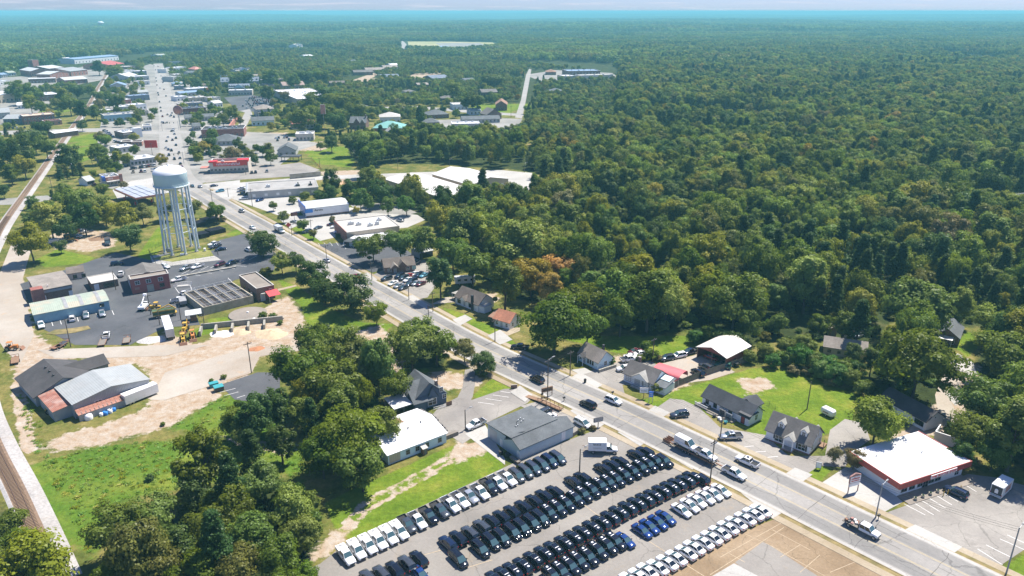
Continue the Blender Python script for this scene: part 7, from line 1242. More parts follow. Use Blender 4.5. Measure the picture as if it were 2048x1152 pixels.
# car hauler: pickup, long low trailer, a van and a pickup riding on it
a_=hd(1365,895,1455,942);d_=Vector((math.cos(a_),math.sin(a_),0));base=at(1388,911);base.z=.17
o=thing('hauler_trailer','long low car hauler trailer on the main road with open rear ramps','trailer',base,a_);mb=MB();mb.box(-6.5,6.2,-1.2,-1.0,.78,1.0);mb.box(-6.5,6.2,1.0,1.2,.78,1.0)
for k in range(22):mb.box(-6.4+k*.58,-6.2+k*.58,-1.0,1.0,.84,.94)
mb.build('frame','rust_steel',o);MB().box(-6.4,6.1,-1.0,-.4,.94,.98).build('runway','dark_steel',o);MB().box(-6.4,6.1,.4,1.0,.94,.98).build('runway','dark_steel',o);MB().box(6.2,8.2,-.15,.15,.75,.95).build('gooseneck','rust_steel',o);wheels(o,(-2.6,-1.7,-.8),1.15,.38,.26)
for s in(-1,1):mb=MB();[mb.box(-8.6+k*.4,-8.5+k*.4,s*.7-.3,s*.7+.3,.25+k*.12,.3+k*.12)for k in range(6)];mb.box(-8.7,-6.5,s*.7-.34,s*.7-.28,.2,.95);mb.box(-8.7,-6.5,s*.7+.28,s*.7+.34,.2,.95);mb.build('ramp','rust_steel',o)
park('van','white',base.x-d_.x*2.6,base.y-d_.y*2.6,a_,'white cargo van riding on the car hauler trailer',z=.17+.98);park('pickup','white',base.x+d_.x*3.2,base.y+d_.y*3.2,a_,'white pickup riding at the front of the car hauler trailer',z=.17+.98,cat='pickup truck');park('pickup','white',base.x+d_.x*11.2,base.y+d_.y*11.2,a_,'white pickup towing the car hauler on the main road',z=.17)
# dump truck on the road, works machines, trailers
o=thing('tank_truck','grey dump truck driving on the main road by the round tree','dump truck',at(559,464),hd(550,458,568,469));o.location.z=.17;cab(o,3.0,'paint_silver',1.15,zb=.7);MB().hexa([(-4,-1.2,1.1),(1.6,-1.2,1.1),(1.6,1.2,1.1),(-4,1.2,1.1),(-4.2,-1.25,2.7),(1.8,-1.25,2.9),(1.8,1.25,2.9),(-4.2,1.25,2.7)]).build('dump_body','galvanised',o);MB().box(-4,3,-.5,.5,.6,1.1).build('chassis','dark_steel',o);wheels(o,(-3.2,-2.1,3.4),1.1,.52)
def dumper(nm,lab,cat,p,h_,body,cabc):o=thing(nm,lab,cat,p,h_);cab(o,2.4,cabc,1.1,zb=.65);MB().hexa([(-3.6,-1.15,1.0),(1.1,-1.15,1.0),(1.1,1.15,1.0),(-3.6,1.15,1.0),(-3.8,-1.2,2.3),(1.2,-1.2,2.4),(1.2,1.2,2.4),(-3.8,1.2,2.3)]).build('load_body',body,o);MB().box(-3.6,2.4,-.45,.45,.6,1.0).build('chassis','dark_steel',o);wheels(o,(-2.8,-1.7,2.9),1.05,.5);return o
dumper('dump_truck','orange bodied tipper with white cab among the left trees','dump truck',at(155,468),hd(145,470,172,466),'orange_machine','paint_white');dumper('dump_truck','dark bodied tipper with white cab next to the orange tipper','dump truck',at(147,477),hd(135,478,164,475),'dark_steel','paint_white');dumper('dump_truck','pale green tipper leftmost among the left trees','dump truck',at(112,487),hd(100,490,125,484),'galvanised','paint_white');dumper('dump_truck','dark truck parked alone at the right of the cleared ground','dump truck',at(216,488),hd(216,480,217,494),'dark_steel','paint_graphite')
dumper('service_truck','white service truck before the basin corner with dark bed','truck',at(366,607),hd(368,612,364,600),'trim_grey','paint_white')
def digger(lab,p,h_,col,nm='backhoe',arm=True):
 o=thing(nm,lab,nm.replace('_',' '),p,h_);MB().box(-1.7,1.8,-.55,.55,.7,1.35).build('chassis',col,o);MB().box(.5,1.9,-.5,.5,1.3,1.7).build('bonnet',col,o);mb=MB()
 for x in(-.9,.3):
  for y in(-.6,.6):mb.box(x-.05,x+.05,y-.05,y+.05,1.3,2.7)
 mb.box(-1.0,.4,-.7,.7,2.7,2.82);mb.build('canopy',col,o)
 MB().box(-.7,-.1,-.3,.3,1.3,1.9).build('seat','black_plastic',o)
 for x,r_ in((-1.0,.72),(1.3,.5)):
  for s in(-1,1):link('wheel',wheel_mesh(r_,.4),o,(x,s*.85,r_))
 mb=MB();[mb.hexa([(1.5,s*.5-.06,1.2),(2.8,s*.5-.06,.5),(2.8,s*.5+.06,.5),(1.5,s*.5+.06,1.2),(1.5,s*.5-.06,1.4),(2.8,s*.5-.06,.7),(2.8,s*.5+.06,.7),(1.5,s*.5+.06,1.4)])for s in(-1,1)];mb.build('loader_arm',col,o);MB().hexa([(2.7,-1.1,.1),(3.5,-1.1,.05),(3.5,1.1,.05),(2.7,1.1,.1),(2.7,-1.1,.85),(3.0,-1.1,.8),(3.0,1.1,.8),(2.7,1.1,.85)]).build('bucket','rust_steel',o)
 if arm:mb=MB();mb.tube((-1.7,0,1.1),(-2.9,0,3.0),.14,.12,6);mb.tube((-2.9,0,3.0),(-4.0,0,1.4),.12,.1,6);mb.build('boom',col,o);MB().box(-4.3,-3.7,-.35,.35,.9,1.4).build('digging_bucket','rust_steel',o)
 return o
digger('yellow backhoe on the grass right of the white trailer',at(371,661),hd(371,655,362,668),'yellow_machine');digger('yellow backhoe standing upright nearest the storage bays',at(367,683),hd(367,675,368,690),'yellow_machine');digger('orange brown loader beside the first storage bay',at(386,676),hd(386,672,388,684),'orange_machine','wheel_loader',False);digger('yellow loader among the left trees before the tippers',at(139,483),hd(130,484,150,482),'yellow_machine','wheel_loader',False);digger('orange tractor rusting at the left edge of the yard street',at(24,700),hd(20,700,32,699),'orange_machine','tractor',False);digger('old yellow machine in weeds at the corner of the grey shed',at(106,824),hd(100,826,116,822),'yellow_machine','tractor',False);digger('brown dozer on the clearing below the grass lot',at(780,365),hd(770,366,790,364),'orange_machine','wheel_loader',False)
digger('yellow cabbed loader behind the green hauler',at(312,619),hd(316,619,300,620),'yellow_machine','wheel_loader',False)
o=thing('green_hauler','long green and yellow roll-off hauler trailer on the works lot','trailer',at(335,632),hd(320,634,358,628));MB().box(-4.5,3.2,-1.2,1.2,1.0,1.3).build('frame','yellow_machine',o);MB().hexa([(-4.4,-1.15,1.3),(2.6,-1.15,1.3),(2.6,1.15,1.3),(-4.4,1.15,1.3),(-4.6,-1.25,2.7),(2.8,-1.25,2.5),(2.8,1.25,2.5),(-4.6,1.25,2.7)]).build('bin','green_steel',o);mb=MB();mb.tube((-3,0,2.7),(1,0,4.2),.2,n=6);mb.tube((1,0,4.2),(3,0,2.4),.2,n=6);mb.box(-4.5,2.6,-1.3,-1.2,2.4,2.8);mb.box(-4.5,2.6,1.2,1.3,2.4,2.8);mb.build('grab_arm','yellow_machine',o);wheels(o,(-3.4,-2.3,2.2),1.1,.5)
o=thing('bucket_truck','white bucket truck with raised boom in the middle of the works lot','bucket truck',at(289,617),hd(284,622,298,607));cab(o,2.2);MB().box(-3.2,1.0,-1.1,1.1,.9,1.7).build('utility_body','paint_white',o);mb=MB();mb.tube((-1.6,0,1.7),(-1.6,0,2.6),.3,n=8);mb.tube((-1.6,0,2.5),(2.6,.2,4.2),.22,.18,6);mb.box(2.3,3.3,-.4,.7,3.6,4.6);mb.build('boom','paint_white',o);wheels(o,(-2.2,2.9),1.05,.46)
def trailer(nm,lab,p,h_,L=5,W=2.1,deck='wood_grey',rail=True,z=.7):
 o=thing(nm,lab,'trailer',p,h_);mb=MB();mb.box(-L/2,L/2,-W/2,-W/2+.1,z-.1,z+.1);mb.box(-L/2,L/2,W/2-.1,W/2,z-.1,z+.1);mb.box(-L/2,-L/2+.1,-W/2,W/2,z-.1,z+.1);mb.box(L/2-.1,L/2,-W/2,W/2,z-.1,z+.1);mb.hexa([(L/2,-.5,z-.1),(L/2+1.4,-.06,z-.1),(L/2+1.4,.06,z-.1),(L/2,.5,z-.1),(L/2,-.5,z),(L/2+1.4,-.06,z),(L/2+1.4,.06,z),(L/2,.5,z)]);mb.build('frame','rust_steel',o);MB().box(-L/2+.1,L/2-.1,-W/2+.1,W/2-.1,z,z+.06).build('deck',deck,o);wheels(o,(-.5,.4),W/2+.12,.34,.22)
 if rail:mb=MB();[mb.tube((x,-W/2,z+.1),(x,-W/2,z+.9),.035,n=4)or mb.tube((x,W/2,z+.1),(x,W/2,z+.9),.035,n=4)for x in np.linspace(L/2-1.0,L/2-.1,3)];mb.box(L/2-.12,L/2-.05,-W/2,W/2,z+.8,z+.92);mb.build('headboard','rust_steel',o)
 return o
trailer('flat_trailer','rusty flat trailer hitched behind a white pickup on the works lot',at(206,687),hd(203,694,210,677),6.0);trailer('flat_trailer','low flat trailer with raised headboard standing alone in the yard',at(254,684),hd(252,692,257,674),4.6);trailer('flat_trailer','pair of dark narrow trailers by the lamp pole, longer one',at(124,692),hd(118,697,132,687),4.8,deck='dark_steel');trailer('flat_trailer','short dark trailer at the left of the lamp pole',at(113,697),hd(107,700,120,694),3.2,deck='rust_steel');trailer('forked_trailer','rusty forked trailer on the yard street edge',at(31,724),hd(31,730,32,712),5.0,deck='wood_brown')
o=thing('semi_trailer','long white box semi trailer standing between rubble and grass','trailer',at(338,666),hd(345,688,331,645));MB().box(-6.6,6.6,-1.25,1.25,1.1,3.9).build('cargo_box','paint_white',o);MB().box(-6.62,-6.6,-1.15,1.15,1.2,3.8).build('rear_door','galvanised',o);wheels(o,(-5.4,-4.3),1.2,.5);MB().box(4.0,4.2,-.9,-.7,0,1.1).build('landing_leg','dark_steel',o);MB().box(4.0,4.2,.7,.9,0,1.1).build('landing_leg','dark_steel',o)
o=thing('semi_trailer','white storage trailer parked against the grey metal shed hall','trailer',at(282,798),hd(262,806,302,790));MB().box(-4.6,4.6,-1.2,1.2,.6,3.2).build('cargo_box','paint_white',o);MB().box(4.6,4.62,-1.1,1.1,.7,3.1).build('rear_door','galvanised',o);wheels(o,(-3.4,-2.5),1.1,.42)
o=thing('cargo_trailer','small white enclosed trailer on the mown field behind the dormer house','trailer',at(1656,831),hd(1648,828,1664,836));loft([(-1.7,.5,1.9,1.0,0),(-1.6,.42,2.1,1.05,0),(1.3,.42,2.1,1.05,0),(1.7,.5,1.8,.8,0)]).build('body','paint_white',o);MB().box(-1.0,.6,-1.09,-1.07,1.05,1.35).build('red_stripe','stone_red',o);MB().box(1.6,2.9,-.05,.05,.5,.6).build('tongue','dark_steel',o);wheels(o,(0,),1.08,.33,.2)
o=thing('white_camper','white box camper on the grass beside the railway','camper',at(143,337),hd(143,340,144,330));MB().box(-3,3,-1.2,1.2,.6,3.0).build('body','paint_white',o);MB().box(-.4,.5,-1.23,-1.2,1.4,2.2).build('window','glass_dark',o);wheels(o,(-.5,.5),1.1,.36,.22);MB().box(3.0,3.9,-.06,.06,.55,.65).build('tongue','dark_steel',o)
o=thing('white_motorhome','white motorhome glimpsed under trees behind the chimney house','camper',at(930,568),hd(925,568,950,566));MB().box(-4,4,-1.25,1.25,.7,3.3).build('body','paint_white',o);[MB().box(x,x+1.2,-1.28,-1.25,1.7,2.5).build('window','glass_dark',o)for x in(-3,-.5,2)];wheels(o,(-2.4,2.4),1.15,.42,.28)
o=thing('canopy_shelter','white roofed open shelter over machinery by the basin corner','shelter',at(389,640),hd(378,642,398,639));MB().hexa([(-2.6,-2.2,2.7),(2.6,-2.2,2.7),(2.6,2.2,3.0),(-2.6,2.2,3.0),(-2.6,-2.2,2.85),(2.6,-2.2,2.85),(2.6,2.2,3.15),(-2.6,2.2,3.15)]).build('roof','white_metal_roof',o);[MB().box(x-.06,x+.06,y-.06,y+.06,0,2.7).build('post','steel',o)for x in(-2.4,2.4)for y in(-2,2)];MB().box(-1.2,.8,-1,.8,0,1.5).build('pump','rust_steel',o)
# the black pipe stacks next to the tower
pl=MB();n_=10;pl.tube((-3.0,0,0),(3.0,0,0),.26,n=8,cap=True);pm2=pl.mesh('pipe','black_pipe')
for lab,px,py,nw,hx,hy in(('near left stack of black drainage pipes beside the water tower',398,475,13,418,471),('near right stack of black drainage pipes beside the water tower',430,466,14,448,462),('far left stack of black drainage pipes beside the water tower',396,452,12,414,448),('far right stack of black drainage pipes under the verge tree',418,444,13,436,440)):
 o=thing('pipe_stack',lab,'pipe stack',at(px,py),hd(px,py,hx,hy)+R(90),'stacks of black pipes beside the water tower')
 for j in range(4):
  for i in range(nw):link('pipe',pm2,o,(0,(i-nw/2)*.56,.3+j*.54))
 for x in(-2,0,2):MB().box(x-.08,x+.08,-nw*.28,nw*.28,.0,.05).build('bearer','wood_grey',o)
LAND.append(('the black pipe stacks',at(412,458).x,at(412,458).y))
# drums, barrels and small clutter
for k,(px,py,c)in enumerate(((203,832,'decal_white'),(209,829,'bright_blue'),(213,830,'bright_blue'),(218,824,'decal_white'),(225,821,'decal_white'),(229,822,'bright_blue'),(222,826,'decal_white'))):
 o=MB().lathe([(.42,0),(.45,.3),(.42,.9),(.3,.95),(0,.95)],12).build('drum',c,None,at(px,py));tag(o,f'{"white" if c == "decal_white" else "blue"} plastic drum under the red lean-to, {ORD[k]} from the open bay','drum','plastic drums along the lean-to')
o=MB().lathe([(1.0,0),(1.05,.8),(.8,1.4),(.3,1.6),(0,1.6)],14).build('white_tank','decal_white',None,at(178,838));tag(o,'small white tank at the end of the red lean-to','tank')
o=thing('skip_bin','teal topped dark skip bin at the corner of the small dark car park','bin',at(438,781),.6);MB().hexa([(-1.2,-.8,.1),(1.2,-.8,.1),(1.2,.8,.1),(-1.2,.8,.1),(-1.3,-.9,1.3),(1.3,-.9,1.3),(1.3,.9,1.5),(-1.3,.9,1.5)]).build('body','dark_steel',o);MB().hexa([(-1.3,-.95,1.3),(1.3,-.95,1.3),(1.3,.95,1.52),(-1.3,.95,1.52),(-1.3,-.95,1.38),(1.3,-.95,1.38),(1.3,.95,1.6),(-1.3,.95,1.6)]).build('lid','teal_bin',o)
o=thing('skip_bin','teal skip bin behind the dark one at the small car park','bin',at(428,773),.6);MB().hexa([(-1.1,-.7,.1),(1.1,-.7,.1),(1.1,.7,.1),(-1.1,.7,.1),(-1.2,-.8,1.2),(1.2,-.8,1.2),(1.2,.8,1.2),(-1.2,.8,1.2)]).build('body','teal_bin',o);MB().box(-1.25,1.25,-.85,.85,1.2,1.28).build('lid','teal_bin',o)
for k,(px,py)in enumerate(((1318,753),(1325,757),(1332,762),(1338,752))):o=thing('patio_table',f'white patio table beside the red canopy tent, {ORD[k]} from the office cottage','table',at(px,py),k,'patio tables beside the canopy tent');MB().lathe([(0,.74),(.9,.74),(.9,.8),(0,.8)],14).build('table_top','decal_white',o);MB().lathe([(.3,0),(.06,.1),(.06,.74)],10).build('leg','trim_grey',o)
o=thing('rubbish_bin','dark litter bin on the far pavement before the office cottage','bin',at(1170,766),.3);MB().lathe([(.32,0),(.4,1.0),(.44,1.02),(.2,1.25),(0,1.28)],12).build('body','black_plastic',o);MB().box(-.3,.3,-.3,.3,1.25,1.32).build('lid','black_plastic',o)
for k,(px,py)in enumerate(((1128,803),(1225,792),(1756,1040),(1084,796))):o=thing('mailbox',f'roadside mailbox on the {("near pavement by the black minivan", "far verge by the white crossover", "far verge at the bottle shop drive", "near pavement at the timber sign")[k]}','mailbox',at(px,py),.6);MB().box(-.06,.06,-.06,.06,0,1.05).build('post','wood_pole',o);MB().box(-.35,.35,-.17,.17,1.05,1.45).build('box','black_plastic',o)
o=thing('block_wall','low dark stone wall beside the aqua cottage drive','wall',at(1200,744),hd(1200,744,1228,735));bm3=MB().box(-.45,.45,-.25,.25,0,.45).mesh('stone','block_wall');[link('stone',bm3,o,(i*.95,0,j*.46),(0,0,.02*((i*7+j)%5-2)))for i in range(7)for j in range(2)]
# ---------------------------------------------------------------- trees
def foliage(name,col,trans=(0.16,0.22,0.02),hue=0.025):
 m,n,l,b=newmat(name);nt=m.node_tree;n.remove(b);out=n['Material Output']
 oi=n.new('ShaderNodeObjectInfo');a=n.new('ShaderNodeAttribute');a.attribute_name='tint'
 hs=n.new('ShaderNodeHueSaturation');hs.inputs['Color'].default_value=(*col,1)
 l.new(maths(n,l,'MULTIPLY_ADD',oi.outputs['Random'],hue*2,0.5-hue),hs.inputs['Hue'])
 w1=n.new('ShaderNodeTexWhiteNoise');w1.noise_dimensions='1D';l.new(oi.outputs['Random'],w1.inputs['W'])
 v=maths(n,l,'MULTIPLY',maths(n,l,"MULTIPLY_ADD",w1.outputs["Value"],0.65,0.92),a.outputs['Fac']);l.new(v,hs.inputs['Value']);l.new(maths(n,l,'MULTIPLY_ADD',w1.outputs['Value'],-0.2,1.08),hs.inputs['Saturation'])
 d=n.new('ShaderNodeBsdfDiffuse');l.new(hs.outputs[0],d.inputs['Color']);t=n.new('ShaderNodeBsdfTranslucent');l.new(mixc(n,l,0.55,hs.outputs[0],trans),t.inputs['Color'])
 mx_=n.new('ShaderNodeMixShader');mx_.inputs[0].default_value=0.38;l.new(d.outputs[0],mx_.inputs[1]);l.new(t.outputs[0],mx_.inputs[2])
 g_=n.new('ShaderNodeBsdfGlossy');g_.inputs['Roughness'].default_value=0.45;g_.inputs['Color'].default_value=(0.8,0.85,0.75,1);m2=n.new('ShaderNodeMixShader');m2.inputs[0].default_value=0.015;l.new(mx_.outputs[0],m2.inputs[1]);l.new(g_.outputs[0],m2.inputs[2]);l.new(m2.outputs[0],out.inputs['Surface'])
 return m
foliage('leaf_mid',(0.100,0.140,0.016),(0.27,0.35,0.02));foliage('leaf_dark',(0.056,0.094,0.016),(0.15,0.23,0.02));foliage('leaf_light',(0.145,0.195,0.022),(0.34,0.44,0.03));foliage('leaf_yellow',(0.195,0.21,0.018),(0.42,0.44,0.03));foliage('leaf_olive',(0.125,0.133,0.028),(0.28,0.3,0.04));foliage('leaf_pine',(0.058,0.098,0.026),(0.12,0.19,0.03))
foliage('leaf_grass',(0.12,0.2,0.02),(0.3,0.4,0.03));foliage('leaf_autumn',(0.25,0.19,0.02),(0.5,0.38,0.03),0.03);foliage('leaf_orange',(0.36,0.19,0.03),(0.6,0.34,0.05),0.02);foliage('leaf_brown',(0.16,0.14,0.05),(0.28,0.23,0.07));foliage('leaf_kudzu',(0.075,0.15,0.022),(0.14,0.3,0.03))
CLS={'mid':'mid green','dark':'dark green','light':'light green','yellow':'yellow-green','olive':'olive green','pine':'blue-green','autumn':'gold tinged','orange':'orange tinged','brown':'brownish','kudzu':'bright green'}
def leafmesh(name,C,S,Nn,T,mname):
 """one bent leaf spray (two triangles) per point: C centres, S sizes, Nn facing, T tint"""
 k=len(C);rv=rng.normal(size=(k,3));u=np.cross(Nn,rv);u/=np.linalg.norm(u,axis=1)[:,None]+1e-9;v=np.cross(Nn,u);s=S[:,None]
 asp=rng.uniform(.55,1.0,(k,1));V=np.empty((k,4,3));bend=Nn*s*rng.uniform(-.25,.1,(k,1))
 V[:,0]=C-u*s*.5+bend;V[:,1]=C-v*s*asp*.5;V[:,2]=C+u*s*.5+bend;V[:,3]=C+v*s*asp*.5
 me=bpy.data.meshes.new(name);me.vertices.add(4*k);me.vertices.foreach_set('co',V.ravel());me.loops.add(4*k);me.loops.foreach_set('vertex_index',np.arange(4*k));me.polygons.add(k);me.polygons.foreach_set('loop_start',np.arange(0,4*k,4))
 a=me.attributes.new('tint','FLOAT','POINT');a.data.foreach_set('value',np.repeat(T,4).astype(np.float32));me.materials.append(M[mname]);me.update();me.validate();return me
def unit(k):d=rng.normal(size=(k,3));return d/np.linalg.norm(d,axis=1)[:,None]
def crown_points(kind,n_,sz):
 """leaf points for a crown of radius 1 (x, y) standing between z0 and 1 of a tree of height 1; returned in a box R=1, H=1 scaled by the caller"""
 P,Nn,T=[],[],[]
 if kind in('round','dome','tall','dense'):
  z0,L_={'round':(.15,46),'dome':(.17,58),'tall':(.12,58),'dense':(.03,50)}[kind];zc,zr=(1+z0)/2,(1-z0)/2
  for i in range(L_):
   d=unit(1)[0];d[2]=abs(d[2])*rng.choice((1,1,-1,-.5))if kind!='dense' else d[2];q=rng.uniform(.35,.86);lr=rng.uniform(.13,.36)*(.85 if kind=='tall' else 1)
   c=d*q;c[2]=min(c[2],.74);k=int(n_/L_);e=unit(k);e[:,2]=np.where(e[:,2]<-.35,-e[:,2],e[:,2]);rr_=lr*rng.uniform(.3,1.25,(k,1))**.7
   pts=c+e*rr_*np.array([1,1,.85]);P.append(pts);nn=e*.9+pts*.5+np.array([0,0,.25])+unit(k)*.62;Nn.append(nn);T.append(rng.uniform(.78,1.2)*rng.uniform(.78,1.2,k))
  P=np.concatenate(P);P[:,2]=zc+P[:,2]*zr*1.12
  rxy=np.hypot(P[:,0],P[:,1]);P[:,:2]*=np.minimum(1.0,1.06/np.maximum(rxy,1e-6))[:,None];P[:,2]=np.clip(P[:,2],z0*.6,1.02)
 elif kind=='pine':
  for i in range(30):
   z=.32+.66*(i/29)**.9;rr0=(1-z)**.75*1.15+.06
   for j in range(3):
    a=rng.uniform(0,6.28);q=rr0*rng.uniform(.35,1.0);k=int(n_/90);e=unit(k);c=np.array([q*math.cos(a),q*math.sin(a),z])
    pts=c+e*rng.uniform(.5,1,(k,1))*np.array([.30,.30,.035]);P.append(pts);Nn.append(e*.6+np.array([0,0,.5])+unit(k)*.7);T.append(rng.uniform(.8,1.15)*rng.uniform(.8,1.2,k))
  P=np.concatenate(P)
 elif kind=='column':
  k=n_;z=rng.uniform(.02,1,k);a=rng.uniform(0,6.28,k);prof=np.sin(np.clip(z,.02,1)**.7*math.pi)**.55;prof=np.maximum(prof,.1);lump=.78+.22*np.sin(5*a+9*z)*np.sin(17*z+2*a);r_=prof*lump*rng.uniform(.6,1.05,k)**.5
  P=np.stack([r_*np.cos(a),r_*np.sin(a),z],1);Nn=[np.stack([np.cos(a),np.sin(a),.4+0*a],1)+unit(k)*.8];T=[(.8+.25*lump)*rng.uniform(.75,1.2,k)]
 Nn=np.concatenate(Nn);Nn/=np.linalg.norm(Nn,axis=1)[:,None];return P,Nn,np.concatenate(T)
def trunk_mesh(H_,R_,kind):
 mb=MB();q=random.Random(int(H_*10+R_*7));tr=.018*H_+.06;fork=.5 if kind!='pine' else.95;p=Vector((0,0,-.1));pts=[p]
 for k in range(1,5):pts.append(Vector((q.uniform(-.12,.12)*k*.5,q.uniform(-.12,.12)*k*.5,H_*fork*k/4)))
 for k in range(4):mb.tube(pts[k],pts[k+1],tr*(1-.16*k),tr*(1-.16*(k+1)),7,cap=False)
 if kind!='pine':
  for k in range(6):
   a=k*1.05+q.uniform(-.3,.3);b=pts[2+k%3];e=Vector((math.cos(a)*R_*q.uniform(.45,.72),math.sin(a)*R_*q.uniform(.45,.72),H_*q.uniform(.6,.82)));m_=b.lerp(e,.5)+Vector((0,0,.4));mb.tube(b,m_,tr*.42,tr*.28,5,cap=False);mb.tube(m_,e,tr*.28,tr*.1,5,cap=False)
 return mb.mesh('trunk','bark')
PROTO={}
def protos(kind,H_,R_,n_,s0,s1,k):
 PROTO[kind]=[]
 for i in range(k):
  P,Nn,T=crown_points(kind,n_,None);P=P*np.array([R_,R_,H_]);S=rng.uniform(s0,s1,len(P));PROTO[kind].append((leafmesh('crown',P,S,Nn,T,'leaf_mid'),trunk_mesh(H_,R_,kind),H_,R_))
protos('round',13,6,8800,.32,.74,4);protos('dome',15,7.5,11000,.36,.82,3);protos('tall',19,6,10500,.36,.78,3);protos('dense',11,5.5,9500,.3,.66,2);protos('pine',20,4.2,7200,.3,.7,3);protos('column',7,2.2,1900,.3,.6,1)
P,Nn,T=crown_points('dense',1500,None);sp_=leafmesh('crown',P*np.array([1.8,1.8,2.2]),rng.uniform(.25,.5,len(P)),Nn,T,'leaf_mid');PROTO['shrub']=[(sp_,None,2.2,1.8)]
TREES=[] # (object, x, y, colour word, kind word, size)
KW={'round':'broadleaf tree','dome':'spreading tree','tall':'tall tree','dense':'dense tree','pine':'pine tree','column':'cone shaped tree','shrub':'shrub'}
NMS={'round':'broadleaf_tree','dome':'spreading_tree','tall':'tall_tree','dense':'magnolia_tree','pine':'pine_tree','column':'conical_tree','shrub':'shrub'}
rt=random.Random(17)
def tree(x,y,R_,H_,kind,cls):
 cm,tm,h0,r0=rt.choice(PROTO[kind]);o=bpy.data.objects.new(NMS[kind],None);COL.objects.link(o);o.location=(x,y,0);o.rotation_euler=(0,0,rt.uniform(0,6.28));s=R_/r0;o.scale=(s,s*rt.uniform(.92,1.08),H_/h0)
 c=link('crown',cm,o);c.material_slots[0].link='OBJECT';c.material_slots[0].material=M['leaf_'+cls]
 if tm:link('trunk',tm,o)
 o['category']='shrub' if kind=='shrub' else 'tree';TREES.append((o,x,y,CLS[cls],KW[kind],R_));return o
def tpx(cx,cy,rpx,cls='mid',kind='round',H_=None):
 """a tree whose crown is centred on a photo pixel and rpx pixels in half width"""
 z=7.0
 for _ in range(4):
  p=at(cx,cy,z);R_=rpx*depth(p)/FPX
  h=H_ or{'round':max(5,R_*2.1),'dome':max(8,R_*1.75),'tall':max(9,R_*2.7),'dense':R_*1.75,'pine':R_*4.2,'column':R_*3.2,'shrub':R_*1.25}[kind];h=min(h,24);z=h*(.52 if kind in('dense','shrub','column')else.6)
 return tree(p.x,p.y,R_,h,kind,cls)
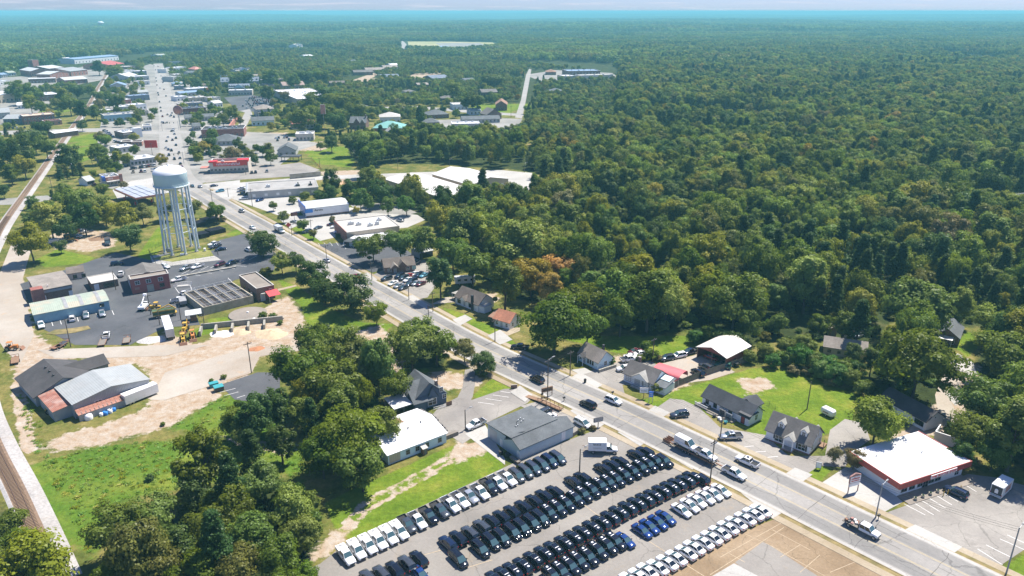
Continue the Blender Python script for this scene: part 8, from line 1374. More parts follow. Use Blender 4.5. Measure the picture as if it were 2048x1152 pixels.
PICK='''1110,640,72,mid,dome;1160,600,45,mid,round;1062,545,42,autumn,round;1035,490,55,light,tall;1118,532,36,orange,round;1098,572,34,autumn,round;1175,650,42,mid,round;1242,625,42,mid,round;1298,590,50,mid,tall;1010,560,40,mid,tall;1085,470,45,light,dome;945,525,42,mid,round;880,548,34,dark,tall;905,500,36,mid,round;745,492,34,mid,dome;800,482,34,mid,round;842,480,32,mid,round;720,488,18,dark,round
1840,722,88,mid,dome;1838,612,72,mid,dome;1755,838,62,light,dome;1970,800,66,mid,dome;2012,705,60,mid,round;1985,640,42,light,round;1945,860,46,mid,round;2035,860,60,mid,tall;1990,905,34,mid,round;1925,905,28,dark,round;1780,735,26,yellow,round;1745,720,24,dark,tall
1560,712,18,mid,shrub;1598,712,28,kudzu,dense;1640,738,22,kudzu,dense;1672,748,24,kudzu,dense;1700,752,24,mid,dense;1588,740,14,brown,shrub;1612,742,12,brown,shrub;1660,765,12,brown,shrub;1570,690,22,mid,dense;1610,690,24,mid,dense;1530,700,20,mid,dense;1625,722,22,mid,dense;1655,728,24,kudzu,dense;1685,735,24,mid,dense;1545,722,16,kudzu,dense;1580,716,20,mid,dense;1712,742,22,dark,dense;1618,700,20,dark,dense;1500,712,16,mid,dense;1480,700,14,mid,shrub;1445,672,20,mid,dense;1475,680,22,dark,dense;1710,700,24,dark,round;1725,775,22,mid,dense;1748,790,18,dark,dense;1390,672,18,kudzu,dense;1420,668,20,mid,dense;1318,775,15,yellow,shrub;1222,722,11,kudzu,shrub;1302,708,18,mid,shrub;1282,716,11,mid,shrub;1318,716,9,brown,shrub;1186,856,8,brown,shrub;1164,862,9,brown,shrub;1710,915,22,brown,round;1670,905,16,brown,round;1690,650,26,mid,tall;1720,640,26,pine,pine;1640,650,24,mid,dense
523,484,34,dark,dense;562,522,24,light,round;590,520,22,dark,round;625,552,34,dark,dense;648,580,34,dark,dense;700,588,46,dark,dense;752,622,26,light,round;530,545,16,olive,shrub
57,478,40,yellow,round;98,436,36,yellow,round;150,402,38,mid,round;128,452,26,dark,round;190,410,32,mid,round;165,432,32,dark,round;208,422,26,yellow,round;240,430,30,yellow,round;256,470,28,dark,round;283,425,22,olive,round;120,490,14,dark,round;330,415,22,olive,round;385,413,20,olive,round;430,420,22,mid,round;445,438,8,brown,shrub
40,300,34,dark,round;66,276,26,dark,round;90,290,24,mid,round;46,328,24,yellow,round;14,300,26,dark,round;20,345,20,mid,round;85,255,20,dark,round;138,312,28,dark,round;195,302,22,mid,round;210,326,18,mid,round;163,249,11,dark,round;198,272,12,brown,round;138,206,20,mid,round;164,218,20,dark,round;126,192,18,mid,round;190,222,14,mid,round;5,380,14,dark,round;200,206,14,brown,round;230,200,18,dark,round;196,190,12,mid,round;178,178,14,mid,round;152,180,16,dark,round;112,204,12,olive,round;60,205,18,yellow,round;80,212,14,mid,round;30,178,22,mid,round;50,184,22,mid,round;70,185,18,mid,round;196,133,16,dark,round;228,140,22,mid,round;252,315,14,yellow,round;322,318,14,autumn,round;205,377,14,mid,round;247,368,9,brown,round;308,221,9,mid,round;302,232,9,yellow,round;232,312,12,yellow,round
605,448,13,mid,round;664,438,9,brown,round;566,432,12,mid,round;546,410,10,mid,round;626,466,9,olive,round;712,419,8,autumn,round;609,392,12,mid,dense;640,390,14,kudzu,dense;585,400,9,mid,dense;660,385,18,dark,round;700,372,20,dark,round;735,360,26,mid,tall;760,380,26,dark,round;720,395,22,kudzu,round;775,410,18,mid,round;812,405,22,kudzu,round;850,385,14,dark,round;738,405,14,mid,round
424,266,14,mid,round;420,285,16,dark,round;466,308,20,brown,round;524,298,12,dark,round;540,312,15,mid,round;510,318,10,dark,round;392,290,11,dark,round;385,268,9,mid,round;500,310,14,olive,round;640,226,34,mid,round;602,234,28,mid,round;682,200,38,mid,round;650,192,32,dark,round;620,205,24,mid,round;710,215,24,mid,round;670,240,22,dark,round;700,283,24,dark,round;662,282,18,dark,round;728,285,18,dark,round;640,290,9,mid,round;735,320,22,dark,tall;748,300,26,light,round;780,295,22,dark,round
465,225,16,mid,round;480,240,9,brown,round;445,235,14,olive,round;395,232,12,mid,round;535,185,16,dark,round;568,190,12,brown,round;548,205,10,brown,round;640,150,20,mid,round;610,152,18,dark,round;585,160,16,mid,round;420,150,18,mid,round;440,140,16,yellow,round;470,160,14,dark,round;395,165,12,dark,round;430,178,8,yellow,round;415,180,6,orange,round;490,155,16,dark,round;540,155,20,dark,round;840,230,12,dark,column;880,270,20,dark,round;925,262,14,dark,round;945,200,26,dark,round;905,180,26,mid,round;985,160,26,dark,round
600,735,66,mid,dome;668,765,56,mid,round;700,868,76,light,dome;642,900,54,mid,round;722,928,52,mid,round;762,838,46,mid,round;732,722,58,olive,dome;790,770,34,mid,round;642,702,44,mid,round;692,684,40,mid,round;822,690,52,mid,round;872,684,42,mid,round;838,664,40,mid,round;928,695,26,olive,round;966,726,27,dark,dense;508,830,44,dark,tall;468,842,34,mid,round;548,815,38,dark,tall;560,880,34,dark,tall;490,870,30,mid,round;610,820,44,mid,round
300,1030,54,mid,round;382,985,48,dark,round;452,1012,54,mid,round;522,958,46,mid,round;418,1062,58,mid,dome;332,1098,58,dark,dome;262,1112,50,mid,round;500,1062,52,mid,round;582,1012,46,light,round;604,1062,42,mid,round;560,1112,48,mid,round;472,1132,58,olive,dome;382,1150,60,mid,dome;228,1150,46,mid,round;610,1150,30,light,round;20,1042,34,mid,round;32,1084,38,mid,round;72,1112,28,olive,round;4,1122,44,mid,round;112,1130,18,mid,shrub;300,955,10,dark,shrub;690,1010,10,mid,shrub;570,1180,50,mid,round
325,848,6,mid,shrub;447,753,7,mid,shrub;422,761,6,mid,shrub;525,630,10,mid,shrub;545,632,9,mid,shrub;560,645,7,mid,shrub;475,806,9,mid,shrub;1290,690,14,mid,shrub;676,471,6,dark,shrub;684,470,6,dark,shrub;102,812,9,mid,shrub'''
for r_ in PICK.replace('\n',';').split(';'):
 a=r_.split(',');tpx(float(a[0]),float(a[1]),float(a[2]),a[3],a[4])
# keep-clear map in plan: footprints, paving and lawns
CLEAR=[(p,2.0)for p in FOOT]+[(p,1.0)for p in PAVED]+[(wpoly(p),0)for p in LAWN+WILD+DIRT]
CLB=[(min(q[0]for q in p),max(q[0]for q in p),min(q[1]for q in p),max(q[1]for q in p))for p,_ in CLEAR]
def clear_of(x,y,margin=0.0,front=0.0):
 ok=np.ones(len(x),bool)
 for(p,m_),b in zip(CLEAR,CLB):
  for dy in([0]if not front else np.linspace(0,front,3)):
   s=np.nonzero(ok&(x>b[0]-margin)&(x<b[1]+margin)&(y+dy>b[2]-margin)&(y+dy<b[3]+margin))[0]
   if not len(s):continue
   xx,yy=x[s],y[s]+dy;i_=inside(p,xx,yy)
   if margin:i_|=segdist(p,xx,yy)<margin
   ok[s[i_]]=False
 return ok
def scatter(poly,step,jit=.45):
 P=wpoly(poly)if max(abs(c)for q in poly for c in q)<3000 else poly
 xs,ys=[q[0]for q in P],[q[1]for q in P];a,b=np.meshgrid(np.arange(min(xs),max(xs),step),np.arange(min(ys),max(ys),step));a=a.ravel()+rng.uniform(-jit,jit,a.size)*step;b=b.ravel()+rng.uniform(-jit,jit,b.size)*step
 s=inside(P,a,b);return a[s],b[s]
X,Y=[],[]
for poly,st in zip(FOREST,(8.2,9.2,9.8,8.5,8.5,9,9,9,8.5)):
 poly=[(px,max(py,150))for px,py in poly];a,b=scatter(poly,st);X.append(a);Y.append(b)
a,b=scatter([(1230,256),(1240,96),(2400,96),(2400,256)],9.8);X.append(a);Y.append(b)
FX,FY=np.concatenate(X),np.concatenate(Y);gp=np.sin(FX/19+2)*np.sin(FY/27)+.7*np.sin(FX/11+FY/13+1)+rng.normal(0,.45,len(FX));FX,FY=FX[gp<1.12],FY[gp<1.12]
# the town's own trees: sparser, kept from in front of the buildings
TX,TY=[],[]
for poly,st in(([(-120,320),(0,240),(60,180),(330,110),(560,100),(840,100),(1060,130),(1235,150),(1235,262),(1060,290),(700,300),(560,330),(380,330),(200,400),(60,500),(-120,500)],12.5),([(640,130),(820,105),(1060,120),(1000,215),(820,245),(700,220)],11),([(380,150),(640,105),(760,130),(620,165),(440,168)],12),([(590,240),(640,195),(720,175),(760,210),(700,262),(620,262)],9),([(1000,235),(1235,165),(1235,262),(1010,285)],9.5),([(735,300),(760,262),(1060,268),(1060,300)],9)):
 a,b=scatter(poly,st);TX.append(a);TY.append(b)
TX,TY=np.concatenate(TX),np.concatenate(TY);k_=clear_of(TX,TY,2.5,26.0);TX,TY=TX[k_],TY[k_]
k_=clear_of(FX,FY,3.5);FX,FY=FX[k_],FY[k_]
ex=np.array([(t[1],t[2],t[5])for t in TREES]);
def offpick(x,y,f):d=np.min(np.hypot(x[:,None]-ex[None,:,0],y[:,None]-ex[None,:,1])-ex[None,:,2]*f,axis=1);return d>0
k_=offpick(FX,FY,.62);FX,FY=FX[k_],FY[k_];k_=offpick(TX,TY,.8);TX,TY=TX[k_],TY[k_]
AX,AY=np.concatenate([FX,TX]),np.concatenate([FY,TY]);town=np.concatenate([np.zeros(len(FX),bool),np.ones(len(TX),bool)])
hgt=np.where(town,rng.uniform(6,11,len(AX)),8+14.5*rng.beta(1.6,1.9,len(AX)));rad=np.where(town,hgt*rng.uniform(.36,.5,len(AX)),hgt*rng.uniform(.27,.44,len(AX)))
# patches of their own kind: pine stands, pale stands
pat=np.sin(AX/47+1.3)*np.sin(AY/61+.4)+.6*np.sin(AX/23+AY/31)+rng.normal(0,.55,len(AX));pine=pat>1.15;cl=rng.choice(['mid','mid','mid','olive','light','dark','yellow'],len(AX));cl=np.where(pat<-1.0,rng.choice(['light','yellow','mid'],len(AX)),cl);rare=rng.uniform(size=len(AX));cl=np.where(rare<.006,'autumn',np.where(rare<.014,'brown',cl))
kd=np.where(pine,'pine',np.where(rng.uniform(size=len(AX))<.34,'dome',np.where(rng.uniform(size=len(AX))<.45,'tall','round')));kd=np.where(town&(kd=='tall'),'round',kd)
hgt=np.where(kd=='pine',hgt*1.12,hgt);rad=np.where(kd=='pine',hgt*.21,np.where(kd=='dome',rad*1.15,rad))
dep=AY*CP+(CAMH-8)*SP;px_=1024+FPX*AX/dep;show=(px_>-30)&(px_<2080)
order=np.argsort(np.where(show,dep/rad,1e9));near=set(order[:62])
for i in near:tree(AX[i],AY[i],float(rad[i]),float(hgt[i]),str(kd[i]),'pine' if pine[i]else str(cl[i]))
# labels: colour, kind, nearest landmark and how it stands to it, then its rank among the like
LAND+=[('the main road bend',*at(385,365)[:2]),('the car park',*at(900,1080)[:2]),('the near lot corner',*at(640,1130)[:2]),('the mown field',*at(1500,790)[:2]),('the yard road',*at(420,740)[:2]),('the works lot',*at(250,650)[:2]),('the crowded car lot',*at(820,560)[:2]),('the sandy yard',*at(300,860)[:2]),('the two-track path',*at(800,960)[:2]),('the tipper clearing',*at(170,480)[:2]),('the level crossing',*at(60,400)[:2]),('the grass lot',*at(655,310)[:2]),('the back street',*at(1920,740)[:2])]
gl={}
for(o,x,y,c,k,s)in TREES:
 px,py=topx(x,y);best=min(LAND,key=lambda q:math.hypot(x-q[1],(y-q[2])*.8));bx,by=topx(best[1],best[2]);dx,dy=px-bx,(py-by)*1.3
 rel=('right of' if dx>0 else 'left of')if abs(dx)>abs(dy)*1.1 else('in front of' if dy>0 else 'behind');gl.setdefault((c,k,best[0],rel),[]).append((math.hypot(dx,dy),o))
for(c,k,b_,rel),v in gl.items():
 v.sort(key=lambda q:q[0])
 for i,(_,o)in enumerate(v):o['label']=f'{c} {k} {rel} {b_}'+(f', {ORD[min(i, 49)]} nearest' if len(v)>1 else '');o['group']='trees and shrubs around the town'
# the rest of the woods as one mass, instanced over points
hid=bpy.data.collections.new('forest_sources')
def src(me,cls):ob=bpy.data.objects.new('forest_source',me.copy());ob.data.materials[0]=M['leaf_'+cls];hid.objects.link(ob);return ob
SRC=[]
for kind in('round','dome','tall','pine'):
 for cls in(('mid','dark','light','olive','yellow','autumn','brown')if kind!='pine' else('pine',)):ob=src(PROTO[kind][len(SRC)%len(PROTO[kind])][0],cls);ob.name=f'z{len(SRC):03d}';SRC.append((kind,cls,ob))
IDX={(k,c):i for i,(k,c,_)in enumerate(SRC)}
def gn_instancer(name,pts,sc,rot,idx,coll):
 me=bpy.data.meshes.new(name);k=len(pts);me.vertices.add(k);me.vertices.foreach_set('co',np.asarray(pts,np.float32).ravel())
 for nm,ty,arr in(('sc','FLOAT_VECTOR',sc),('rz','FLOAT',rot),('ix','INT',idx)):
  a=me.attributes.new(nm,ty,'POINT');a.data.foreach_set('vector' if ty=='FLOAT_VECTOR' else 'value',np.ascontiguousarray(arr,np.int32 if ty=='INT' else np.float32).ravel())
 o=link(name,me);ng=bpy.data.node_groups.new(name,'GeometryNodeTree');ng.interface.new_socket('Geometry',in_out='INPUT',socket_type='NodeSocketGeometry');ng.interface.new_socket('Geometry',in_out='OUTPUT',socket_type='NodeSocketGeometry');N=ng.nodes;Lk=ng.links
 gi,go,ip,ci=N.new('NodeGroupInput'),N.new('NodeGroupOutput'),N.new('GeometryNodeInstanceOnPoints'),N.new('GeometryNodeCollectionInfo');ci.inputs['Collection'].default_value=coll;ci.inputs['Separate Children'].default_value=True;ci.inputs['Reset Children'].default_value=True
 def na(nm,ty):q=N.new('GeometryNodeInputNamedAttribute');q.data_type=ty;q.inputs['Name'].default_value=nm;return q.outputs['Attribute']
 cx=N.new('ShaderNodeCombineXYZ');Lk.new(na('rz','FLOAT'),cx.inputs['Z']);Lk.new(gi.outputs[0],ip.inputs['Points']);Lk.new(ci.outputs[0],ip.inputs['Instance']);ip.inputs['Pick Instance'].default_value=True;Lk.new(na('ix','INT'),ip.inputs['Instance Index']);Lk.new(cx.outputs[0],ip.inputs['Rotation']);Lk.new(na('sc','FLOAT_VECTOR'),ip.inputs['Scale']);Lk.new(ip.outputs[0],go.inputs[0])
 md=o.modifiers.new('scatter','NODES');md.node_group=ng;o['kind']='stuff';return o
rest=np.array([i for i in range(len(AX))if i not in near]);h0={k:PROTO[k][0][2]for k in PROTO};r0={k:PROTO[k][0][3]for k in PROTO}
S_=np.array([(rad[i]/r0[kd[i]],rad[i]/r0[kd[i]],hgt[i]/h0[kd[i]])for i in rest]);I_=np.array([IDX[(kd[i],'pine' if pine[i]else cl[i])]for i in rest])
gn_instancer('forest',np.stack([AX[rest],AY[rest],np.full(len(rest),-.4)],1),S_,rng.uniform(0,6.28,len(rest)),I_,hid)
print('trees',len(TREES),'forest',len(rest))
# undergrowth along the wood edges and between trunks
X,Y=[],[]
for poly,st in zip(FOREST[:1]+FOREST[3:],(6,5.5,5.5,4.5,4.5,4.5,5)):a,b=scatter(poly,st);X.append(a);Y.append(b)
ux,uy=np.concatenate(X),np.concatenate(Y);k_=clear_of(ux,uy,1.5);ux,uy=ux[k_],uy[k_];k_=uy<420;ux,uy=ux[k_],uy[k_]
hid2=bpy.data.collections.new('undergrowth_sources')
for i,cls in enumerate(('mid','dark','kudzu','olive','light')):ob=bpy.data.objects.new(f'u{i:03d}',sp_.copy());ob.data.materials[0]=M['leaf_'+cls];hid2.objects.link(ob)
s_=rng.uniform(.6,1.5,len(ux));gn_instancer('undergrowth',np.stack([ux,uy,np.full(len(ux),-.2)],1),np.stack([s_,s_,s_*rng.uniform(.7,1.5,len(ux))],1),rng.uniform(0,6.28,len(ux)),rng.choice([0,0,1,1,2,3,4],len(ux)),hid2)
# rough grass tufts in the wild field and along the verges
X,Y=[],[]
for poly,st in((WILD[4],1.6),(WILD[5],2.2),([(10,820),(60,760),(90,880),(130,1000),(60,1010),(20,900)],2.0)):
 a,b=scatter(poly,st,.5);X.append(a);Y.append(b)
ux,uy=np.concatenate(X),np.concatenate(Y);keep=np.ones(len(ux),bool)
for p in PAVED+FOOT:keep&=~inside(p,ux,uy)
ux,uy=ux[keep],uy[keep];hid3=bpy.data.collections.new('grass_sources')
for i,cls in enumerate(('grass','grass','light','yellow')):
 P=np.stack([rng.normal(0,.42,42),rng.normal(0,.42,42),rng.uniform(.03,.28,42)],1);e=unit(42);e[:,2]=np.abs(e[:,2])+1.0;e/=np.linalg.norm(e,axis=1)[:,None];ob=bpy.data.objects.new(f'g{i:03d}',leafmesh('grass',P,rng.uniform(.22,.5,42),e,rng.uniform(.8,1.3,42),'leaf_'+cls));hid3.objects.link(ob)
s_=rng.uniform(.35,.95,len(ux));gn_instancer('grass',np.stack([ux,uy,np.zeros(len(ux))],1),np.stack([s_,s_,s_*rng.uniform(.6,1.6,len(ux))],1),rng.uniform(0,6.28,len(ux)),rng.choice([0,0,1,1,2,3],len(ux)),hid3)
# the woods to the horizon: canopy patches built from small crowns
def patch(i,size,n_,rr0,rr1,hh,cls):
 Ps,Ns,Ts,Ss=[],[],[],[]
 for j in range(n_):
  x,y=rng.uniform(-size/2,size/2,2);r_=rng.uniform(rr0,rr1);h=rng.uniform(.7,1.15)*hh;k=46;e=unit(k);e[:,2]=np.abs(e[:,2])*1.0-.25;Ps.append(np.array([x,y,h-r_*.9])+e*r_*np.array([1,1,1.15]));Ns.append(e+unit(k)*.45);Ts.append(rng.uniform(.62,1.3)*rng.uniform(.85,1.15,k));Ss.append(np.full(k,r_)*rng.uniform(.5,.85,k))
 N_=np.concatenate(Ns);N_/=np.linalg.norm(N_,axis=1)[:,None];ob=bpy.data.objects.new(f'p{i:03d}',leafmesh('canopy',np.concatenate(Ps),np.concatenate(Ss),N_,np.concatenate(Ts),'leaf_'+cls));return ob
hid4=bpy.data.collections.new('canopy_sources')
for i,cls in enumerate(('mid','mid','dark','pine','olive','light')):hid4.objects.link(patch(i,60,52,4.2,7.0,15,cls))
def field(ya,yb,step,over):
 xs,ys=[],[]
 y=ya
 while y<yb:
  wd=y*.76+120;a=np.arange(-wd,wd,step);xs.append(a+rng.uniform(-.2,.2,len(a))*step);ys.append(np.full(len(a),y)+rng.uniform(-.2,.2,len(a))*step);y+=step
 return np.concatenate(xs),np.concatenate(ys)
def ground_z(x,y):n_=np.clip((y-3600)/5000,0,1);return n_*(20*np.sin(x/1900+1)*np.sin(y/2300)+13*np.sin(x/830+y/1700+2)*np.cos(y/1100)+9*np.sin(x/420)*np.sin(y/640+1))-6*n_+np.clip((y-9000)/26000,0,1)*16*np.sin(x/3100+.6)
fx,fy,fs=[],[],[]
for ya,yb,st in((1300,3600,54),(3600,9000,92),(9000,20000,190),(20000,40000,420)):
 a,b=field(ya,yb,st,1);fx.append(a);fy.append(b);fs.append(np.full(len(a),st/54))
fx,fy,fs=np.concatenate(fx),np.concatenate(fy),np.concatenate(fs);k_=clear_of(fx,fy,36);
pt=np.array([topx(a,b)for a,b in zip(fx,fy)]);town_=inside([(-200,230),(40,140),(300,104),(640,96),(800,118),(1060,120),(1240,128),(1240,300),(-200,300)],pt[:,0],pt[:,1])|((pt[:,1]>97)&(pt[:,0]>1230))&(fy<1420)
k_&=~town_;fx,fy,fs=fx[k_],fy[k_],fs[k_];pt=pt[k_];k2=~((fy>3000)&(np.sin(fx/700+2)*np.sin(fy/420+1)>.93));fx,fy,fs=fx[k2],fy[k2],fs[k2]
pz=np.sin(fx/260+1)*np.sin(fy/410)+rng.normal(0,.5,len(fx));ix=np.where(pz>.8,3,np.where(pz<-.9,5,rng.choice([0,1,2,4,0],len(fx))))
gn_instancer('far_forest',np.stack([fx,fy,ground_z(fx,fy)-1.0],1),np.stack([fs*1.12,fs*1.12,np.clip(fs,1,2.0)*rng.uniform(.85,1.2,len(fx))],1),rng.choice([0,1.5708,3.1416,4.7124],len(fx))+rng.uniform(-.2,.2,len(fx)),ix,hid4)
print('far patches',len(fx))
# ---------------------------------------------------------------- poles, wires, signs, fences
POLES={}
def pole(lab,px,py,tx,ty,arm=True,lamp=False,r=.16,nm='utility_pole',mt='wood_pole',ang=None,H_=None):
 b=at(px,py);h=8.0
 for z in np.arange(3,18,.1):
  if topx(b.x,b.y,z)[1]<=ty:h=z;break
 h=H_ or h;o=thing(nm,lab,nm.replace('_',' '),b,ang if ang is not None else RDIR+R(90));MB().tube((0,0,-.1),(0,0,h),r,r*.7,8).build('post',mt,o)
 if arm:mb=MB();mb.box(-1.2,1.2,-.07,.07,h-.75,h-.6);mb.build('crossarm','wood_pole',o);mb=MB();[mb.lathe([(.06,h-.6),(.08,h-.4),(0,h-.36)],6,c=(x,0))for x in(-1.1,-.4,.4,1.1)];mb.build('insulator','trim_grey',o)
 if lamp:mb=MB();mb.tube((0,0,h-.4),(1.6,0,h+.1),.05,n=5);mb.build('lamp_arm','steel',o);MB().hexa([(1.4,-.16,h+.0),(2.3,-.16,h+.05),(2.3,.16,h+.05),(1.4,.16,h+.0),(1.4,-.12,h+.2),(2.3,-.1,h+.2),(2.3,.1,h+.2),(1.4,.12,h+.2)]).build('lamp_head','trim_grey',o)
 POLES[lab]=(b,h);return o,b,h
RDIR=math.atan2(RN[20].y-RN[5].y,RN[20].x-RN[5].x)
pole('utility pole with crossarm on the near verge by the timber ramp',1095,800,1094,718,True,True);pole('pole with guy wires on the far verge before the aqua cottage',1140,752,1140,702,True);pole('dark pole on the near verge behind the white pickup row end',1420,964,1429,879,True);pole('pole on the far verge beside the silver pickup',1440,880,1447,836,True);pole('light pole standing in the car park behind the paired SUVs',1159,944,1158,898,False,True);pole('tall lamp pole on the verge in front of the bottle shop',1751,1036,1768,968,False,True,mt='trim_grey');pole('lamp pole at the far right verge of the bottle shop lot',2012,1148,2031,1056,False,True,mt='trim_grey');pole('lone bare pole standing on the mown field',1614,818,1620,764,False);pole('pole beside the lawn of the orange-roofed cottage',990,683,989,638,True);pole('pole by the lawn edge near the white chimney house',866,624,863,584,True);pole('pole nearer the road beside the white chimney house pole',857,634,856,610,False);pole('pole at the drive of the crowded car lot',818,600,817,573,False);pole('pole with wire before the brick bungalow',744,560,744,524,True)
pole('pole by the dark car park on the far verge',655,536,652,489,True,True);pole('pole with the red diamond beside the verge tree',584,472,582,447,False);pole('pole before the tan shop pale lot',622,455,620,439,True);pole('pole on the far verge by the blue-cornered shop',505,413,503,378,True);pole('pole on the verge beside the grey service building',457,394,455,376,True);pole('pole on the near verge opposite the grey service building',425,406,421,379,True);pole('tall pole between the fuel canopy and the camper',105,382,108,352,True);pole('pole in grass beside the railway line',118,358,116,328,True);pole('lamp pole at the grass island of the works lot',142,694,134,638,False,True);pole('pole on the works lot by the bucket truck',302,630,297,588,True);pole('pole behind the white semi trailer',320,650,319,622,False);pole('pole by the basin corner shelter',362,640,360,602,True);pole('pole between shelter and storage bays',410,657,406,628,True);pole('utility pole with transformer on the yard road',503,746,496,684,True);pole('pole behind the navy blue house with antenna bars',807,776,804,720,True);pole('pole in the shop lawn by the navy house car park',931,860,930,820,False,True);pole('slim pole before the pump house',232,580,226,542,False);pole('pole in the office yard near the pole barn',1305,724,1306,676,True);pole('pole left of the railway crossing',185,330,184,300,True);pole('pole beside the red board sign',305,310,303,286,True)
pole('pole at the upper woods edge beside the first street',796,340,796,315,True);pole('pole beside the warehouse roof with a lamp',899,335,899,318,False,True);pole('lamp mast at the warehouse yard end',1049,345,1048,326,False,True);pole('second lamp mast at the warehouse yard end',1053,338,1054,317,False,True);pole('pole at the corner of the restaurant lot on the first street',492,350,491,328,True);pole('pole on the verge by the stop line of the slate office',640,336,639,315,True);pole('pole in the lawn strip by the hilltop street',1022,236,1022,212,True)
def wire(lab,keys,n_=3,sag=.5,col='wire'):
 mb=MB()
 for a,b in zip(keys[:-1],keys[1:]):
  (p,h),(q,g_)=POLES[a],POLES[b]
  for k in range(n_):
   off=(k-(n_-1)/2)*.8;t=(q-p).normalized();s=Vector((-t.y,t.x,0))*off;prev=None
   for i in range(9):
    f=i/8;c=p.lerp(q,f)+s;c.z=(h-.4)*(1-f)+(g_-.4)*f-sag*4*f*(1-f)
    if prev is not None:mb.tube(prev,c,.022,n=3,cap=False)
    prev=c
 o=mb.build('power_line',col);tag(o,lab,'power line');return o
K=list(POLES)
wire('sagging power lines along the far verge of the main road',['lamp pole at the far right verge of the bottle shop lot','tall lamp pole on the verge in front of the bottle shop','pole on the far verge beside the silver pickup','pole with guy wires on the far verge before the aqua cottage','pole beside the lawn of the orange-roofed cottage','pole by the lawn edge near the white chimney house','pole with wire before the brick bungalow','pole by the dark car park on the far verge','pole on the far verge by the blue-cornered shop','pole on the verge beside the grey service building'],3)
wire('power lines crossing from the timber ramp pole to the car park pole',['utility pole with crossarm on the near verge by the timber ramp','pole with guy wires on the far verge before the aqua cottage'],3);wire('power line from the yard road pole to the navy house pole',['utility pole with transformer on the yard road','pole behind the navy blue house with antenna bars'],2,1.2);wire('wires strung across the works lot poles',['pole on the works lot by the bucket truck','pole behind the white semi trailer','pole by the basin corner shelter','pole between shelter and storage bays'],2)
def board(nm,lab,px,py,h_,W,H_,z,face='decal_white',post_='wood_pole',posts=2,strokes=None,cat='sign',back='trim_grey'):
 o=thing(nm,lab,cat,at(px,py),h_)
 for x in([-W/2+.15,W/2-.15]if posts==2 else[0]):MB().box(x-.08,x+.08,-.08,.08,0,z+H_*.9).build('post',post_,o)
 b=MB().box(-W/2,W/2,-.16,.16,z,z+H_).build('sign_box',back,o);f=MB().box(-W/2+.08,W/2-.08,-.19,-.16,z+.08,z+H_-.08).build('sign_face',face,b);MB().box(-W/2+.08,W/2-.08,.16,.19,z+.08,z+H_-.08).build('sign_face',face,b);return o,b
o,b=board('pole_sign','two legged roadside sign with peaked red frame before the bottle shop',1705,984,R(20),3.0,1.7,2.6,back='stone_red',post_='stone_red');letterish(b,7,.45,2.3,(0,-.2,3.5),'bright_red',3);letterish(b,8,.3,2.2,(0,-.2,3.0),'bright_red',6);MB().box(-1.4,1.4,-.14,.14,1.7,2.5).build('reader_board','decal_white',o);mb=MB();mb.hexa([(-1.5,-.16,4.3),(0,-.16,4.3),(0,.16,4.3),(-1.5,.16,4.3),(-1.5,-.16,4.4),(0,-.16,5.0),(0,.16,5.0),(-1.5,.16,4.4)]);mb.hexa([(0,-.16,4.3),(1.5,-.16,4.3),(1.5,.16,4.3),(0,.16,4.3),(0,-.16,5.0),(1.5,-.16,4.4),(1.5,.16,4.4),(0,.16,5.0)]);mb.build('peak','stone_red',o)
o,b=board('yard_sign','blank pale board sign on grass between dormer house and bottle shop',1636,939,R(-20),1.2,1.5,.5);o,b=board('office_sign','white rounded office sign on a post before the white office cottage',1287,797,R(-5),2.4,1.5,1.8,posts=1,post_='wood_brown');letterish(b,8,.4,1.6,(0,-.2,2.3),'trim_grey',2)
o,b=board('blue_sign','small blue road sign on two posts by the mown field',1301,806,R(-10),1.2,1.6,1.9,face='bright_blue',back='sign_blue',post_='steel');letterish(b,4,.4,.8,(0,-.2,2.8),'decal_white',2);letterish(b,5,.25,.8,(0,-.2,2.3),'decal_white',7)
o,b=board('timber_sign','brown timber sign board above the stepped ramp',1094,793,R(25),3.4,1.3,1.6,face='wood_brown',back='wood_brown',post_='wood_brown');letterish(b,9,.5,2.6,(0,-.2,2.0),'trim_dark',5)
o,b=board('grey_sign','grey board sign on a post at the near pavement by the minivan',1196,855,R(20),2.6,1.2,1.7,face='trim_grey',back='trim_dark',posts=1);o,b=board('red_sign','bright red board sign on a tall post before the orange shop',305,309,R(5),9,5.5,5,face='bright_red',back='bright_red',posts=1,post_='steel')
o,b=board('menu_sign','small orange warning sign at the roadside by the black pickup',1064,699,R(0),.9,.9,1.2,face='paint_orange',back='paint_orange',posts=1,post_='steel');o,b=board('drive_in_sign','tall narrow pylon sign behind the white drive-through restaurant',650,268,R(0),4.2,8,17,face='salmon_roof',back='decal_white',posts=1,post_='steel');o,b=board('low_brick_sign','brown brick sign block on the lawn of the navy house',1028,777,R(10),1.8,1.0,.2,face='brown_brick',back='brown_brick')
o=thing('round_sign','round pinkish pole sign before the grey shopping strip','sign',at(361,256),R(0));MB().tube((0,0,0),(0,0,13),.4,n=8).build('post','steel',o);MB().lathe([(0,-.3),(4.2,-.3),(4.2,.3),(0,.3)],24).build('sign_disc','stone_red',o,(0,0,16),(R(90),0,0));MB().lathe([(0,.31),(3.2,.31),(3.2,.36),(0,.36)],24).build('sign_face','salmon_roof',o,(0,0,16),(R(90),0,0))
o=thing('diamond_sign','red diamond sign on a thin post beside the pale lot','sign',at(579,470),R(30));MB().tube((0,0,0),(0,0,5.0),.06,n=6).build('post','steel',o);MB().box(-.9,.9,-.05,.05,-.9,.9).build('sign_plate','bright_red',o,(0,0,5.0),(0,R(45),0))
o=thing('shop_marquee','maroon and white pole sign at the blue corner of the shop','sign',at(590,448),R(30));MB().tube((0,0,0),(0,0,5),.12,n=6).build('post','steel',o);MB().box(-1.6,1.6,-.2,.2,4.2,6).build('sign_box','paint_maroon',o)
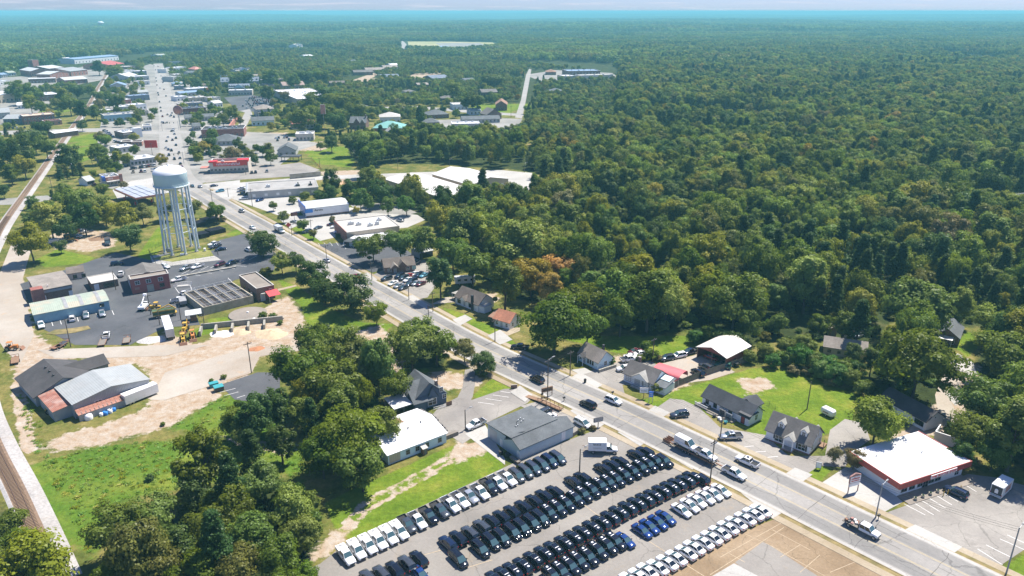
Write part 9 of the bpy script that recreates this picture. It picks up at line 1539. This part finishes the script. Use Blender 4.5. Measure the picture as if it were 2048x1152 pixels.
# traffic lights over the main street crossings
for lab,a_,b_ in(('signal gantry over the street just above the tower tank',(333,331),(368,327)),('signal gantry over the street at the round sign',(325,262),(358,261))):
 p,q=at(*a_),at(*b_);o=thing('traffic_signal',lab,'traffic light',p,math.atan2(q.y-p.y,q.x-p.x));Lg=(q-p).length;[MB().tube((x,0,0),(x,0,8),.16,n=6).build('mast','steel',o)for x in(0,Lg)];MB().tube((0,0,7.6),(Lg,0,7.6),.05,n=5).build('span_wire','dark_steel',o)
 for k in range(1,4):MB().box(Lg*k/4-.22,Lg*k/4+.22,-.2,.2,6.3,7.5).build('signal_head','black_plastic',o)
# fences
def plank_fence(lab,pts,h=1.9,m_='wood_grey',panel=2.4,nm='board_fence'):
 P=[at(*p)for p in pts];o=thing(nm,lab,'fence',P[0]);S=resample(P,panel)
 for i in range(len(S)-1):
  a,b=S[i]-P[0],S[i+1]-P[0];d=b-a;an=math.atan2(d.y,d.x);Lg=d.length;k=int(Lg/.16);mb=MB()
  for j in range(k):z=h+((i*7+j*3)%5-2)*.012;mb.box(j*.16+.01,j*.16+.145,-.012,.012,.05,z)
  mb.box(0,Lg,.012,.05,.35,.45);mb.box(0,Lg,.012,.05,h-.4,h-.3);mb.build('fence_panel',m_,o,a,(0,0,an));MB().box(-.06,.06,-.07,.05,0,h+.08).build('fence_post',m_,o,a,(0,0,an))
 return o
plank_fence('grey timber board fence between the mown field and the tent yard',[(1320,787),(1400,755),(1460,735),(1516,718)],2.0);plank_fence('short timber fence by the shrubs at the blue-grey hall corner',[(1146,874),(1158,866),(1180,855)],1.1)
def chain_fence(lab,pts,h=2.0,m_='dark_steel',step=3.0):
 P=[at(*p)for p in pts];o=thing('mesh_fence',lab,'fence',P[0]);S=resample(P,step);mb=MB()
 for p in S:q=p-P[0];MB().tube((0,0,0),(0,0,h),.04,n=5).build('fence_post',m_,o,q)
 for i in range(len(S)-1):
  a,b=S[i]-P[0],S[i+1]-P[0]
  for z in(.15,h*.5,h-.03):mb.tube((a.x,a.y,z),(b.x,b.y,z),.018,n=3,cap=False)
  k=int(step/.35)
  for j in range(1,k):c=a.lerp(b,j/k);mb.tube((c.x,c.y,.1),(c.x,c.y,h),.010,n=3,cap=False)
 mb.build('fence_mesh',m_,o);return o
chain_fence('dark wire fence around the foot of the water tower',[(298,506),(312,528),(345,532),(437,513),(432,498),(404,478)]);chain_fence('wire fence on the lawn behind the water tower',[(298,506),(325,490),(345,480)]);chain_fence('low wire fence around the dark car park corner',[(664,505),(676,503)],1.6);chain_fence('thin field fence posts behind the porch house',[(1522,815),(1538,812),(1550,822)],1.5)
chain_fence('orange safety fence on the slope beside the slate office',[(623,318),(632,328),(645,342)],1.2,'paint_orange',3.5)
o=thing('parking_divider','long low brown retaining kerb between the angled bays','kerb',at(357,555),hd(357,555,478,534));Lg=(at(478,534)-at(357,555)).length;[MB().box(k*1.5,k*1.5+1.46,-.5,.5,0,.55).build('stone','block_wall',o)for k in range(int(Lg/1.5))]
o=thing('equipment_frame','white pipe frame enclosure on the works lot by the red brick office','frame',at(366,572),R(15));mb=MB()
for x in(-3,3):
 for y in(-1.6,0,1.6):mb.tube((x,y,0),(x,y,1.1),.06,n=5)
for y in(-1.6,1.6):mb.tube((-3,y,1.1),(3,y,1.1),.06,n=5);mb.tube((-3,y,.5),(3,y,.5),.05,n=5)
mb.build('frame','trim_white',o);MB().box(-2,2,-.9,.9,0,.3).build('plinth','concrete',o)
o=thing('low_brick_wall','long low salmon brick wall beside the bank street','wall',at(455,267),hd(455,267,476,238));Lg=(at(476,238)-at(455,267)).length;MB().box(0,Lg,-.5,.5,0,4.0).build('wall','salmon_roof',o);MB().box(0,Lg,-.6,.6,4.0,4.3).build('coping','salmon_roof',o)
o=thing('retaining_wall','grey retaining wall stepping down behind the long service building','wall',at(580,358),hd(580,358,642,352));Lg=(at(642,352)-at(580,358)).length;MB().box(0,Lg,-.3,.3,0,3.0).build('wall','stained_concrete',o);MB().box(0,Lg,-.4,.4,3.0,3.2).build('coping','concrete',o)
o=thing('porch_box','black flat roofed porch on posts before the slate office','porch',at(565,324),R(0));MB().box(-1,12,0,8,3.2,3.9).build('roof','black_membrane',o);[MB().box(x-.15,x+.15,y-.15,y+.15,0,3.2).build('post','trim_dark',o)for x in(-.6,5.5,11.6)for y in(.4,7.6)]
# satellite dish frame and bits on the tower lawn
for k,(px,py,lab)in enumerate(((366,510,'flat white cabinet lying on the water tower lawn'),(410,502,'white pedestal box on the water tower lawn'),(340,503,'grey generator unit among the water tower legs'))):o=thing('cabinet',lab,'cabinet',at(px,py),.3);MB().box(-1.1 if k!=1 else-.4,1.1 if k!=1 else.4,-.6,.6,.1,(.6,1.3,1.6)[k]).build('body',('decal_white','decal_white','trim_grey')[k],o);MB().box(-1.2 if k!=1 else-.5,1.2 if k!=1 else.5,-.7,.7,0,.1).build('plinth','concrete',o)
# ---------------------------------------------------------------- the air
m=bpy.data.materials.new('haze');m.use_nodes=True;n=m.node_tree.nodes;l=m.node_tree.links;n.remove(n['Principled BSDF'])
pv=n.new('ShaderNodeVolumePrincipled');pv.inputs['Color'].default_value=(0.30,0.80,0.88,1);pv.inputs['Density'].default_value=0.00017;pv.inputs['Anisotropy'].default_value=0.0
l.new(pv.outputs[0],n['Material Output'].inputs['Volume'])
haze=MB().box(-48000,48000,-3500,62000,-60,104).build('haze',m);haze['kind']='stuff'
